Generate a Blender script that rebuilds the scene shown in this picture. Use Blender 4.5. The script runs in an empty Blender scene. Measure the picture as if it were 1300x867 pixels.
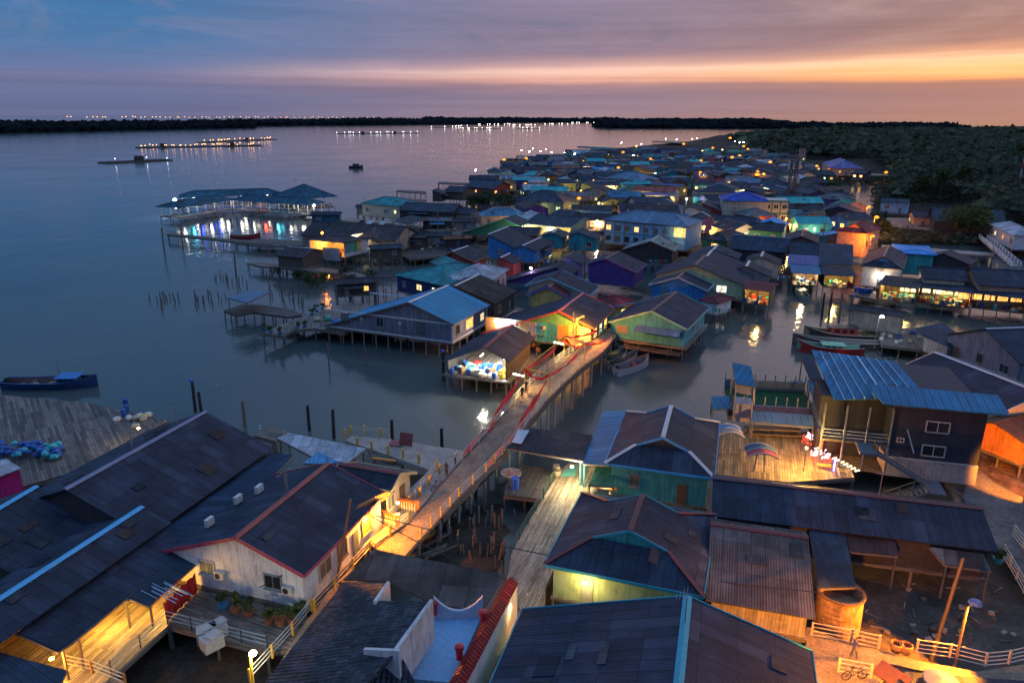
import bpy, math, random
from mathutils import Vector, Matrix
rnd = random.Random(11)
SC = bpy.context.scene
COL = SC.collection
# ---------------------------------------------------------------- camera
FPX, CAMZ = 930.0, 36.0
PITCH = math.atan(285.5/FPX); ROLL = math.radians(0.22)
CM = Matrix.Rotation(math.pi/2-PITCH, 3, 'X') @ Matrix.Rotation(ROLL, 3, 'Z')
cd = bpy.data.cameras.new('camera'); cam = bpy.data.objects.new('camera', cd); COL.objects.link(cam)
cam.matrix_world = Matrix.Translation((0, 0, CAMZ)) @ CM.to_4x4()
cd.sensor_width = 36; cd.lens = FPX/1300*36; cd.clip_start = .5; cd.clip_end = 60000
SC.camera = cam

def P(px, py, z=0.0):
    """survey point: ground position of a sighting at height z"""
    d = CM @ Vector(((px-650)/FPX, -(py-433.5)/FPX, -1))
    t = (z-CAMZ)/d.z
    return Vector((d.x*t, d.y*t, z))

# ---------------------------------------------------------------- materials
def s2l(r, g, b):
    f = lambda c: c/12.92 if c <= .04045 else ((c+.055)/1.055)**2.4
    return (f(r/255), f(g/255), f(b/255), 1)
class NT:
    def __init__(s, name, world=False):
        s.m = bpy.data.worlds.new(name) if world else bpy.data.materials.new(name)
        s.m.use_nodes = True; s.t = s.m.node_tree; s.t.nodes.clear()
    def n(s, typ, ins=None, **kw):
        nd = s.t.nodes.new(typ)
        for k, v in kw.items(): setattr(nd, k, v)
        for k, v in (ins or {}).items():
            sk = nd.inputs[k]
            if hasattr(v, 'is_output') or isinstance(v, bpy.types.NodeSocket): s.t.links.new(v, sk)
            else: sk.default_value = v
        return nd
    def math(s, op, a, b=0.0, c=None):
        d = {0: a, 1: b}
        if c is not None: d[2] = c
        return s.n('ShaderNodeMath', d, operation=op).outputs[0]
    def mix(s, f, a, b, mode='MIX'):
        nd = s.n('ShaderNodeMix', None, data_type='RGBA', blend_type=mode)
        for k, v in ((0, f), (6, a), (7, b)):
            if isinstance(v, bpy.types.NodeSocket): s.t.links.new(v, nd.inputs[k])
            else: nd.inputs[k].default_value = v
        return nd.outputs[2]
    def ramp(s, f, stops, interp='LINEAR'):
        nd = s.n('ShaderNodeValToRGB', {0: f}); cr = nd.color_ramp; cr.interpolation = interp
        while len(cr.elements) < len(stops): cr.elements.new(.5)
        for e, (p, c) in zip(cr.elements, sorted(stops, key=lambda q: q[0])):
            e.position = p; e.color = c if len(c) == 4 else (*c, 1)
        return nd.outputs[0]
    def out(s, sh):
        o = s.n('ShaderNodeOutputMaterial'); s.t.links.new(sh, o.inputs[0]); return s.m
def c4(c, k=1.0): return (c[0]*k, c[1]*k, c[2]*k, 1)
_mc = {}
def cached(fn):
    def g(*a, **k):
        key = (fn.__name__, a, tuple(sorted(k.items())))
        if key not in _mc: _mc[key] = fn(*a, **k)
        return _mc[key]
    return g
@cached
def roofmat(c, sheet=(.95, 2.3), corr=.19, var=.16, rough=.75, amp=.0075, stain=.45, metal=0.0):
    t = NT('roofing'); uv = t.n('ShaderNodeUVMap').outputs[0]
    br = t.n('ShaderNodeTexBrick', {'Vector': uv, 'Color1': c4(c, 1-var), 'Color2': c4(c, 1+var), 'Mortar': c4(c, .38),
             'Scale': 1.0, 'Mortar Size': .024, 'Mortar Smooth': .3, 'Brick Width': sheet[0], 'Row Height': sheet[1], 'Bias': 0.0}, offset=.0, squash=1)
    ob = t.n('ShaderNodeTexCoord').outputs['Object']
    n1 = t.n('ShaderNodeTexNoise', {'Vector': ob, 'Scale': .35, 'Detail': 6.0, 'Roughness': .65}).outputs[0]
    mp = t.n('ShaderNodeMapping', {'Vector': uv, 'Scale': (2.2, .22, 1)}).outputs[0]
    n2 = t.n('ShaderNodeTexNoise', {'Vector': mp, 'Scale': 1.3, 'Detail': 5.0, 'Roughness': .7}).outputs[0]
    f1 = t.ramp(n1, [(.28, (1-stain*1.2,)*3), (.5, (1, 1, 1)), (.72, (1+stain*1.5,)*3)])
    f2 = t.ramp(n2, [(.3, (.72,)*3), (.5, (1, 1, 1)), (.72, (1.3, 1.25, 1.2))])
    col = t.mix(1.0, t.mix(1.0, br.outputs[0], f1, 'MULTIPLY'), f2, 'MULTIPLY')
    wn = t.n('ShaderNodeTexBrick', {'Vector': uv, 'Color1': (0, 0, 0, 1), 'Color2': (1, 1, 1, 1), 'Mortar': (.5, .5, .5, 1), 'Scale': 1.0, 'Mortar Size': .0, 'Brick Width': sheet[0]*1.0, 'Row Height': sheet[1], 'Bias': 0.0}, offset=.0, squash=1).outputs[0]
    col = t.mix(t.ramp(wn, [(.86, (0, 0, 0)), (.9, (.5,)*3)]), col, c4([q*1.6+.012 for q in c]))
    mp3 = t.n('ShaderNodeMapping', {'Vector': uv, 'Scale': (3.1, .13, 1), 'Location': (5, 2, 0)}).outputs[0]
    n4 = t.n('ShaderNodeTexNoise', {'Vector': mp3, 'Scale': 1.0, 'Detail': 6.0, 'Roughness': .75}).outputs[0]
    col = t.mix(t.ramp(n4, [(.58, (0, 0, 0)), (.72, (.25,)*3)]), col, (.05+c[0]*.5, .028+c[1]*.4, .02+c[2]*.3, 1))
    n3 = t.n('ShaderNodeTexNoise', {'Vector': ob, 'Scale': 1.7, 'Detail': 8.0, 'Roughness': .8}).outputs[0]
    col = t.mix(t.ramp(n3, [(.66, (0, 0, 0)), (.72, (.7,)*3)]), col, c4([q*1.7+.03 for q in c]))
    sx = t.n('ShaderNodeSeparateXYZ', {0: uv}).outputs[0]
    w = t.math('SINE', t.math('MULTIPLY', sx, 2*math.pi/corr))
    h = t.math('ADD', t.math('MULTIPLY', w, amp), t.math('MULTIPLY', br.outputs[1], -.05))
    bp = t.n('ShaderNodeBump', {'Height': h, 'Strength': .8, 'Distance': 1.0}).outputs[0]
    rg = t.math('ADD', t.math('MULTIPLY', n1, .3), rough-.15)
    return t.out(t.n('ShaderNodeBsdfPrincipled', {'Base Color': col, 'Roughness': rg, 'Normal': bp, 'Metallic': metal, 'Specular IOR Level': .22}).outputs[0])
@cached
def wallmat(c, plank=.0, vert=True, dirt=.4, rough=.75):
    t = NT('wall paint'); uv = t.n('ShaderNodeUVMap').outputs[0]
    ob = t.n('ShaderNodeTexCoord').outputs['Object']
    n1 = t.n('ShaderNodeTexNoise', {'Vector': ob, 'Scale': .8, 'Detail': 6.0, 'Roughness': .7}).outputs[0]
    mp = t.n('ShaderNodeMapping', {'Vector': uv, 'Scale': (3, .3, 1)}).outputs[0]
    n2 = t.n('ShaderNodeTexNoise', {'Vector': mp, 'Scale': 1.2, 'Detail': 5.0, 'Roughness': .7}).outputs[0]
    f = t.mix(1.0, t.ramp(n1, [(.3, (1-dirt*.7,)*3), (.55, (1, 1, 1))]), t.ramp(n2, [(.3, (1-dirt,)*3), (.5, (1, 1, 1))]), 'MULTIPLY')
    base = c4(c); h = t.math('MULTIPLY', n1, .01)
    if plank:
        v = t.n('ShaderNodeMapping', {'Vector': uv, 'Rotation': (0, 0, math.pi/2 if vert else 0)}).outputs[0]
        br = t.n('ShaderNodeTexBrick', {'Vector': v, 'Color1': c4(c, .8), 'Color2': c4(c, 1.15), 'Mortar': c4(c, .4), 'Scale': 1.0,
                 'Mortar Size': .012, 'Brick Width': 3.0, 'Row Height': plank}, offset=.37)
        base = br.outputs[0]; h = t.math('MULTIPLY', br.outputs[1], -.02)
    col = t.mix(1.0, base, f, 'MULTIPLY')
    bp = t.n('ShaderNodeBump', {'Height': h, 'Strength': .7, 'Distance': 1.0}).outputs[0]
    return t.out(t.n('ShaderNodeBsdfPrincipled', {'Base Color': col, 'Roughness': rough, 'Normal': bp}).outputs[0])
@cached
def woodmat(c, w=.16, ln=3.2, var=.45):
    t = NT('timber boards'); uv = t.n('ShaderNodeUVMap').outputs[0]
    br = t.n('ShaderNodeTexBrick', {'Vector': uv, 'Color1': c4(c, 1-var), 'Color2': c4(c, 1+var), 'Mortar': c4(c, .15), 'Scale': 1.0,
             'Mortar Size': .014, 'Mortar Smooth': .1, 'Brick Width': ln, 'Row Height': w}, offset=.43)
    mp = t.n('ShaderNodeMapping', {'Vector': uv, 'Scale': (.7, 7, 1)}).outputs[0]
    n = t.n('ShaderNodeTexNoise', {'Vector': mp, 'Scale': 2.0, 'Detail': 6.0, 'Roughness': .7}).outputs[0]
    n2 = t.n('ShaderNodeTexNoise', {'Vector': uv, 'Scale': .4, 'Detail': 5.0, 'Roughness': .65}).outputs[0]
    col = t.mix(1.0, br.outputs[0], t.ramp(n, [(.3, (.5,)*3), (.5, (1,)*3), (.7, (1.6, 1.55, 1.5))]), 'MULTIPLY')
    col = t.mix(1.0, col, t.ramp(n2, [(.3, (.55,)*3), (.6, (1.15,)*3)]), 'MULTIPLY')
    h = t.math('ADD', t.math('MULTIPLY', br.outputs[1], -.03), t.math('MULTIPLY', n, .02))
    bp = t.n('ShaderNodeBump', {'Height': h, 'Strength': .9, 'Distance': 1.0}).outputs[0]
    return t.out(t.n('ShaderNodeBsdfPrincipled', {'Base Color': col, 'Roughness': .7, 'Normal': bp}).outputs[0])
@cached
def paint(c, rough=.5, metal=0.0, var=.25):
    t = NT('paint'); ob = t.n('ShaderNodeTexCoord').outputs['Object']
    n = t.n('ShaderNodeTexNoise', {'Vector': ob, 'Scale': 3.0, 'Detail': 5.0, 'Roughness': .7}).outputs[0]
    col = t.mix(1.0, c4(c), t.ramp(n, [(.3, (1-var,)*3), (.6, (1, 1, 1))]), 'MULTIPLY')
    return t.out(t.n('ShaderNodeBsdfPrincipled', {'Base Color': col, 'Roughness': rough, 'Metallic': metal}).outputs[0])
@cached
def groundmat(c, scale=.5, contrast=.5, bump=.15, rough=.85, c2=None, wet=0.0):
    t = NT('ground'); ob = t.n('ShaderNodeTexCoord').outputs['Object']
    n = t.n('ShaderNodeTexNoise', {'Vector': ob, 'Scale': scale, 'Detail': 9.0, 'Roughness': .68}).outputs[0]
    n2 = t.n('ShaderNodeTexNoise', {'Vector': ob, 'Scale': scale*7, 'Detail': 6.0, 'Roughness': .7}).outputs[0]
    a = c4(c, 1-contrast); b = c4(c2 or c, 1+contrast)
    col = t.mix(t.ramp(n, [(.32, (0, 0, 0)), (.68, (1, 1, 1))]), a, b)
    col = t.mix(1.0, col, t.ramp(n2, [(.3, (.6,)*3), (.5, (1,)*3), (.7, (1.4,)*3)]), 'MULTIPLY')
    h = t.math('ADD', t.math('MULTIPLY', n, bump*2), t.math('MULTIPLY', n2, bump*.5))
    bp = t.n('ShaderNodeBump', {'Height': h, 'Strength': .8, 'Distance': 1.0}).outputs[0]
    return t.out(t.n('ShaderNodeBsdfPrincipled', {'Base Color': col, 'Roughness': (t.math('SUBTRACT', rough, t.ramp(n, [(.3, (wet,)*3), (.45, (0, 0, 0))])) if wet else rough), 'Normal': bp, 'Specular IOR Level': .5 if wet else .15}).outputs[0])
@cached
def glow(c, s, vary=0.0):
    t = NT('glow'); col = c4(c)
    st = s
    if vary:
        ob = t.n('ShaderNodeTexCoord').outputs['Object']
        n = t.n('ShaderNodeTexNoise', {'Vector': ob, 'Scale': 1.6, 'Detail': 4.0, 'Roughness': .6}).outputs[0]
        st = t.math('MULTIPLY', t.ramp(n, [(.35, (1-vary,)*3), (.6, (1.0,)*3)]), s)
    return t.out(t.n('ShaderNodeEmission', {0: col, 1: st}).outputs[0])
@cached
def glassmat(c=(.02, .025, .035)):
    t = NT('window glass')
    return t.out(t.n('ShaderNodeBsdfPrincipled', {'Base Color': c4(c), 'Roughness': .08, 'IOR': 1.5}).outputs[0])
@cached
def leafmat(c, c2):
    t = NT('foliage'); g = t.n('ShaderNodeNewGeometry')
    ob = t.n('ShaderNodeTexCoord').outputs['Object']
    n = t.n('ShaderNodeTexNoise', {'Vector': ob, 'Scale': .16, 'Detail': 3.0}).outputs[0]
    f = t.math('ADD', t.math('MULTIPLY', g.outputs['Random Per Island'], .55), t.math('MULTIPLY', n, .5))
    col = t.mix(f, c4(c), c4(c2))
    d = t.n('ShaderNodeBsdfDiffuse', {0: col}).outputs[0]
    tr = t.n('ShaderNodeBsdfTranslucent', {0: col}).outputs[0]
    return t.out(t.n('ShaderNodeMixShader', {0: .25, 1: d, 2: tr}).outputs[0])

# roof colours
RC = dict(char=(.026, .034, .06), slate=(.03, .048, .08), night=(.016, .036, .072), brown=(.042, .038, .05), wharf=(.016, .075, .13), grey=(.12, .13, .15), pale=(.34, .36, .42),
          blue=(.035, .155, .29), sky=(.12, .36, .62), bright=(.03, .26, .66), teal=(.03, .2, .23), turq=(.03, .36, .4), maroon=(.15, .028, .04),
          red=(.3, .07, .07), royal=(.012, .06, .36), lilac=(.1, .12, .3), rust=(.17, .075, .045), green=(.04, .17, .12), steel=(.1, .18, .29))
def RM(k):
    if k in ('blue', 'sky', 'bright', 'turq', 'royal', 'lilac', 'steel'): return roofmat(RC[k], sheet=(.76, 9.0), corr=.38, var=.08, rough=.66, amp=.008, stain=.22)
    if k == 'tile': return roofmat((.05, .06, .08), sheet=(.3, .42), corr=.3, var=.4, rough=.7, amp=.11, stain=.4)
    return roofmat(RC[k])
WC = dict(white=(.72, .72, .74), cream=(.62, .55, .42), beige=(.45, .4, .33), yellow=(.7, .5, .16), orange=(.65, .25, .07), red=(.38, .06, .05), pink=(.7, .4, .38),
          magenta=(.6, .02, .22), lilac=(.35, .3, .6), purple=(.1, .05, .27), navy=(.03, .045, .17), blue=(.04, .25, .62), sky=(.2, .46, .75), teal=(.04, .33, .38),
          turq=(.06, .45, .45), mint=(.06, .38, .5), green=(.1, .35, .16), lime=(.36, .5, .18), pgreen=(.42, .5, .3), dgreen=(.03, .17, .11), grey=(.24, .24, .27),
          slate=(.19, .2, .27), mauve=(.5, .43, .43), olive=(.22, .2, .07), dteal=(.03, .14, .2), dark=(.035, .04, .065), peach=(.6, .36, .25))
def WM(k):
    if k == 'timber': return wallmat((.13, .1, .08), plank=.2, dirt=.5)
    if k == 'dtimber': return wallmat((.06, .055, .06), plank=.2, vert=False, dirt=.5)
    if k == 'board': return wallmat((.33, .3, .27), plank=.25, dirt=.55)
    if k in ('slate', 'mauve', 'teal', 'turq', 'mint', 'blue', 'dteal', 'navy'): return wallmat(WC[k], plank=.22, vert=True, dirt=.5)
    return wallmat(WC[k], dirt=.5)
DARKWOOD = (.1, .078, .065); GREYWOOD = (.2, .175, .155); PALEWOOD = (.34, .29, .23)
STILT = None
WARM = (1, .62, .25); SOD = (1, .29, .012); COOL = (.9, .95, 1.0); TUBE = (1, .93, .75); YEL = (1, .62, .16)

# ---------------------------------------------------------------- meshes
class MB:
    def __init__(s): s.v = []; s.f = []; s.uv = []; s.mi = []
    def face(s, pts, m=0, uv=None, ang=None):
        pts = [Vector(p) for p in pts]; b = len(s.v); s.v += pts
        s.f.append(list(range(b, b+len(pts)))); s.mi.append(m)
        if uv is None:
            n = Vector((0, 0, 0))
            for i in range(len(pts)):
                p, q = pts[i], pts[(i+1) % len(pts)]
                n += Vector(((p.y-q.y)*(p.z+q.z), (p.z-q.z)*(p.x+q.x), (p.x-q.x)*(p.y+q.y)))
            n = n.normalized() if n.length > 1e-12 else Vector((0, 0, 1))
            if abs(n.z) > .97:
                a = ang or 0.0; U = Vector((math.cos(a), math.sin(a), 0)); V = Vector((-U.y, U.x, 0))
            else:
                U = Vector((0, 0, 1)).cross(n).normalized(); V = n.cross(U)
            uv = [(p.dot(U), p.dot(V)) for p in pts]
        s.uv += uv
    def hexa(s, a, b, m=0, ang=None):
        """a,b: two matching loops (bottom, top)"""
        n = len(a)
        s.face(list(reversed(a)), m, ang=ang); s.face(b, m, ang=ang)
        for i in range(n):
            j = (i+1) % n; s.face([a[i], a[j], b[j], b[i]], m)
    def prism(s, poly, z0, z1, m=0, ang=None):
        s.hexa([Vector((p[0], p[1], z0)) for p in poly], [Vector((p[0], p[1], z1)) for p in poly], m, ang)
    def box(s, c, sz, a=0.0, m=0):
        c = Vector(c); u = Vector((math.cos(a), math.sin(a), 0))*sz[0]/2; v = Vector((-math.sin(a), math.cos(a), 0))*sz[1]/2; w = Vector((0, 0, sz[2]/2))
        q = [-u-v, u-v, u+v, -u+v]
        s.hexa([c+k-w for k in q], [c+k+w for k in q], m, a)
    def bar(s, p, q, w, h=None, m=0, up=(0, 0, 1)):
        p = Vector(p); q = Vector(q); h = h or w; d = (q-p)
        if d.length < 1e-6: return
        d.normalize(); x = d.cross(Vector(up))
        if x.length < 1e-3: x = d.cross(Vector((0, 1, 0)))
        x.normalize(); y = x.cross(d)
        k = [x*w/2*i+y*h/2*j for i, j in ((-1, -1), (1, -1), (1, 1), (-1, 1))]
        s.hexa([p+e for e in k], [q+e for e in k], m)
    def cyl(s, p, q, r0, r1=None, n=7, m=0, cap=True):
        p = Vector(p); q = Vector(q); r1 = r0 if r1 is None else r1; d = (q-p).normalized()
        x = d.cross(Vector((0, 0, 1)))
        if x.length < 1e-3: x = Vector((1, 0, 0))
        x.normalize(); y = d.cross(x)
        a = [p+(x*math.cos(6.2832*i/n)+y*math.sin(6.2832*i/n))*r0 for i in range(n)]
        b = [q+(x*math.cos(6.2832*i/n)+y*math.sin(6.2832*i/n))*r1 for i in range(n)]
        for i in range(n):
            j = (i+1) % n; s.face([a[i], a[j], b[j], b[i]], m)
        if cap: s.face(list(reversed(a)), m); s.face(b, m)
    def lathe(s, c, prof, n=12, m=0):
        c = Vector(c); rings = [[c+Vector((r*math.cos(6.2832*i/n), r*math.sin(6.2832*i/n), z)) for i in range(n)] for r, z in prof]
        for a, b in zip(rings, rings[1:]):
            for i in range(n):
                j = (i+1) % n; s.face([a[i], a[j], b[j], b[i]], m)
    def sheet(s, pts, t=.1, m=0):
        """sloping slab: top polygon + underside + edges, uv running down the slope"""
        pts = [Vector(p) for p in pts]
        n = Vector((0, 0, 0))
        for i in range(len(pts)):
            p, q = pts[i], pts[(i+1) % len(pts)]
            n += Vector(((p.y-q.y)*(p.z+q.z), (p.z-q.z)*(p.x+q.x), (p.x-q.x)*(p.y+q.y)))
        n.normalize()
        if n.z < 0: pts.reverse(); n = -n
        U = Vector((0, 0, 1)).cross(n)
        U = U.normalized() if U.length > .02 else (pts[1]-pts[0]).normalized()
        V = n.cross(U); o = pts[0]
        uv = [((p-o).dot(U), (p-o).dot(V)) for p in pts]
        lo = [p-n*t for p in pts]
        s.face(pts, m, uv); s.face(list(reversed(lo)), m, list(reversed(uv)))
        for i in range(len(pts)):
            j = (i+1) % len(pts); s.face([lo[i], lo[j], pts[j], pts[i]], m)
    def build(s, name, mats, parent=None, org=(0, 0, 0), smooth=False):
        org = Vector(org); me = bpy.data.meshes.new(name)
        me.from_pydata([p-org for p in s.v], [], s.f)
        ul = me.uv_layers.new(name='UVMap'); ul.data.foreach_set('uv', [k for q in s.uv for k in q])
        if not isinstance(mats, (list, tuple)): mats = [mats]
        for m in mats: me.materials.append(m)
        if len(mats) > 1: me.polygons.foreach_set('material_index', s.mi)
        if smooth: me.polygons.foreach_set('use_smooth', [True]*len(s.f))
        o = bpy.data.objects.new(name, me); COL.objects.link(o)
        if parent is not None: o.parent = parent
        else: o.location = org
        return o
class T:
    """one thing: an Empty at its base with its parts as children"""
    def __init__(s, name, label, cat, loc, group=None):
        s.loc = Vector(loc); s.e = bpy.data.objects.new(name, None); COL.objects.link(s.e)
        s.e.location = s.loc; s.e.empty_display_size = .3; s.e['label'] = label; s.e['category'] = cat
        if group: s.e['group'] = group
    def part(s, name, mb, mats, parent=None, label=None, smooth=False):
        o = mb.build(name, mats, parent or s.e, s.loc, smooth)
        if label: o['label'] = label
        return o
    def lamp(s, p, power, col, r=.12, aim=None, cone=105):
        l = bpy.data.lights.new('lamp_light', 'SPOT' if aim is not None else 'POINT'); l.energy = power; l.color = col; l.shadow_soft_size = r
        o = bpy.data.objects.new('lamp_light', l); COL.objects.link(o); o.parent = s.e; o.location = Vector(p)-s.loc
        if aim is not None: l.spot_size = math.radians(cone); l.spot_blend = .35; o.rotation_euler = (Vector(aim)-Vector(p)).to_track_quat('-Z', 'Y').to_euler()
def single(name, mb, mats, label, cat, loc, group=None, kind=None, smooth=False):
    o = mb.build(name, mats, None, loc, smooth)
    if label: o['label'] = label; o['category'] = cat
    if group: o['group'] = group
    if kind: o['kind'] = kind
    return o
def struct(name, mb, mats, smooth=False, label=None, kind='structure', cat=None):
    o = mb.build(name, mats, None, (0, 0, 0), smooth); o['kind'] = kind
    if label: o['label'] = label; o['category'] = cat or name.replace('_', ' ')
    return o
def copy_tree(o, parent=None):
    c = o.copy(); COL.objects.link(c); c.parent = parent
    for k in o.children: copy_tree(k, c)
    return c
FOOT = []   # occupied footprints (centre, radius)

# ---------------------------------------------------------------- houses
CAMXY = Vector((0, 0))
def house(label, c, ang, L, wl, wr, ze, pitch, style='gable', roof='char', wall='white', zf=2.2, ridge=None, fascia=None, open='', win='auto', lit=.15,
          st=0, name='stilt_house', cat='house', group=None, gm=None, deck=0.0, door=True, lights=None, wins=None, ov=.55, litc=None, wb=None, trim=None, ext=0):
    METALX = paint((.2, .2, .22), .5)
    if isinstance(group, str) and group == '': group = None
    u = Vector((math.cos(ang), math.sin(ang), 0)); v = Vector((-u.y, u.x, 0)); c = Vector((c[0], c[1], 0))
    W3 = lambda x, y, z: c+u*x+v*y+Vector((0, 0, z))
    tp = math.tan(math.radians(pitch)); zr = ze+wr*tp; zl = zr-wl*tp
    t = T(name, label, cat, W3(0, 0, zf), group)
    FOOT.append((Vector((c.x, c.y)), max(L, wl, wr)*.8))
    w = wr; rm = RM(roof) if isinstance(roof, str) else roof; wm = WM(wall) if isinstance(wall, str) else wall
    r = MB(); caps = MB(); fas = MB()
    Lw = L-ov*.8; yl = wl-ov; yr = wr-ov
    if style == 'gable':
        r.sheet([W3(-L, 0, zr), W3(L, 0, zr), W3(L, wl, zl), W3(-L, wl, zl)]); r.sheet([W3(-L, 0, zr), W3(L, 0, zr), W3(L, -wr, ze), W3(-L, -wr, ze)])
        caps.sheet([W3(-L-.02, 0, zr+.1), W3(L+.02, 0, zr+.1), W3(L+.02, .28, zr+.1-.28*tp), W3(-L-.02, .28, zr+.1-.28*tp)], .05)
        caps.sheet([W3(-L-.02, 0, zr+.1), W3(L+.02, 0, zr+.1), W3(L+.02, -.28, zr+.1-.28*tp), W3(-L-.02, -.28, zr+.1-.28*tp)], .05)
        for x in (-L-.05, L+.05):
            fas.bar(W3(x, 0, zr-.06), W3(x, wl, zl-.06), .07, .26); fas.bar(W3(x, 0, zr-.06), W3(x, -wr, ze-.06), .07, .26)
        fas.bar(W3(-L, -wr-.05, ze-.08), W3(L, -wr-.05, ze-.08), .07, .2); fas.bar(W3(-L, wl+.05, zl-.08), W3(L, wl+.05, zl-.08), .07, .2)
    elif style in ('hip', 'dutch'):
        wl = w; zl = ze; yl = yr
        k = min(w, L*.97) if style == 'hip' else w*.5
        zh = ze+k*tp
        for sg in (1, -1):
            if style == 'hip': r.sheet([W3(-(L-k), 0, zr), W3(L-k, 0, zr), W3(L, sg*w, ze), W3(-L, sg*w, ze)])
            else: r.sheet([W3(-(L-k), 0, zr), W3(L-k, 0, zr), W3(L-k, sg*(w-k), zh), W3(L, sg*w, ze), W3(-L, sg*w, ze), W3(-(L-k), sg*(w-k), zh)])
            if style == 'hip': r.sheet([W3(sg*L, w, ze), W3(sg*(L-k), 0, zr), W3(sg*L, -w, ze)])
            else:
                r.sheet([W3(sg*L, w, ze), W3(sg*(L-k), w-k, zh), W3(sg*(L-k), -(w-k), zh), W3(sg*L, -w, ze)])
            for s2 in (1, -1):
                yk = 0 if style == 'hip' else s2*(w-k); zk = zr if style == 'hip' else zh
                caps.bar(W3(sg*(L-k), yk, zk+.06), W3(sg*L, s2*w, ze+.06), .34, .1)
        caps.bar(W3(-(L-k), 0, zr+.05), W3(L-k, 0, zr+.05), .4, .12)
        for sg in (1, -1):
            fas.bar(W3(sg*(L+.04), -w, ze-.08), W3(sg*(L+.04), w, ze-.08), .07, .22); fas.bar(W3(-L, sg*(w+.04), ze-.08), W3(L, sg*(w+.04), ze-.08), .07, .22)
        if style == 'dutch':
            for sg in (1, -1):
                g = MB(); x = sg*(L-k-.25)
                g.hexa([W3(x, w-k, zh-.12), W3(x, -(w-k), zh-.12), W3(x, 0, zr-.15)], [W3(x+sg*.06, w-k, zh-.12), W3(x+sg*.06, -(w-k), zh-.12), W3(x+sg*.06, 0, zr-.15)])
                t.part('gablet', g, gm or wm)
                for s2 in (1, -1): fas.bar(W3(sg*(L-k+.03), 0, zr-.02), W3(sg*(L-k+.03), s2*(w-k), zh-.02), .07, .2)
        Lw = L-ov; yl = yr = w-ov
    ro = t.part('roof', r, rm)
    if ridge: t.part('ridge_cap', caps, paint(ridge), ro)
    else: t.part('ridge_cap', caps, rm, ro)
    if fascia: t.part('fascia', fas, paint(fascia), ro)
    # walls as slabs, one mesh
    wb_ = MB(); th = .12
    hz = lambda y: (zr-abs(y)*tp if style == 'gable' else ze+ov*tp)-.12
    def slab(a, b, za, zb, apex=None):
        d = (b-a).normalized(); nrm = Vector((d.y, -d.x, 0))*th
        lo = [a+Vector((0, 0, zf)), b+Vector((0, 0, zf))]; hi = [b+Vector((0, 0, zb))]+([apex] if apex is not None else [])+[a+Vector((0, 0, za))]
        pl = lo+hi; wb_.hexa([p-nrm for p in pl], pl)
    q = {'a': -1, 'b': 1}
    for key, sg in q.items():
        if key in open: continue
        a = W3(sg*Lw, -yr*sg if sg < 0 else -yr, 0); x = sg*Lw
        A, B = (W3(x, yl, 0), W3(x, -yr, 0)) if sg < 0 else (W3(x, -yr, 0), W3(x, yl, 0))
        za, zb = (hz(yl), hz(yr)) if sg < 0 else (hz(yr), hz(yl))
        slab(A, B, za, zb, W3(x, 0, zr-.12) if style == 'gable' else None)
    if 'R' not in open: slab(W3(-Lw+th, -yr, 0), W3(Lw-th, -yr, 0), hz(yr), hz(yr))
    if 'L' not in open: slab(W3(Lw-th, yl, 0), W3(-Lw+th, yl, 0), hz(yl), hz(yl))
    wo = t.part('wall', wb_, wm) if wb_.v else None
    fl = MB(); e = deck+.15
    fl.prism([W3(-Lw-e, -yr-e, 0), W3(Lw+e, -yr-e, 0), W3(Lw+e, yl+e, 0), W3(-Lw-e, yl+e, 0)], zf-.25, zf-.003, ang=ang)
    t.part('floor_platform', fl, woodmat(GREYWOOD))
    if trim:
        tr = MB()
        for x, y in ((-Lw, -yr), (Lw, -yr), (-Lw, yl), (Lw, yl)): tr.bar(W3(x*1.003, y*1.003, zf), W3(x*1.003, y*1.003, (hz(yr) if y < 0 else hz(yl))), .26)
        for z in (zf+.12, hz(yr)-.16):
            for A, B in ((W3(-Lw-.05, -yr-.05, z), W3(Lw, -yr-.05, z)), (W3(-Lw-.05, -yr, z), W3(-Lw-.05, yl, z)), (W3(Lw+.05, -yr, z), W3(Lw+.05, yl, z))): tr.bar(A, B, .1, .22)
        t.part('wall_trim', tr, paint(trim))
    # openings on walls that are seen
    def opening(kind, key, s, zc, ww, hh, on):
        if key == 'a': o, d = W3(-Lw, 0, 0), -v
        elif key == 'b': o, d = W3(Lw, 0, 0), v
        elif key == 'R': o, d = W3(0, -yr, 0), u
        else: o, d = W3(0, yl, 0), -u
        n = Vector((d.y, -d.x, 0)); p = o+d*s+n*.05+Vector((0, 0, zc))
        Z = Vector((0, 0, 1)); fr = MB()
        for k in (-1, 1):
            fr.bar(p+d*k*ww/2-Z*(hh/2+.06), p+d*k*ww/2+Z*(hh/2+.06), .1, .12, up=n); fr.bar(p-d*(ww/2-.05)+Z*k*hh/2, p+d*(ww/2-.05)+Z*k*hh/2, .12, .1)
        if kind == 'window':
            fr.bar(p-Z*(hh/2-.05), p+Z*(hh/2-.05), .06, .1, up=n)
            if rnd.random() < .45:
                for q_ in range(1, 5): fr.bar(p-d*(ww/2-.05)+Z*(q_/5-.5)*hh, p+d*(ww/2-.05)+Z*(q_/5-.5)*hh, .03, .03)
            fr.bar(p-d*(ww/2+.12)-Z*(hh/2+.09)+n*.06, p+d*(ww/2+.12)-Z*(hh/2+.09)+n*.06, .2, .07)
        pn = MB(); pn.hexa([p-d*ww/2-Z*hh/2-n*.02, p+d*ww/2-Z*hh/2-n*.02, p+d*ww/2+Z*hh/2-n*.02, p-d*ww/2+Z*hh/2-n*.02],
                           [p-d*ww/2-Z*hh/2+n*.02, p+d*ww/2-Z*hh/2+n*.02, p+d*ww/2+Z*hh/2+n*.02, p-d*ww/2+Z*hh/2+n*.02])
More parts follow.
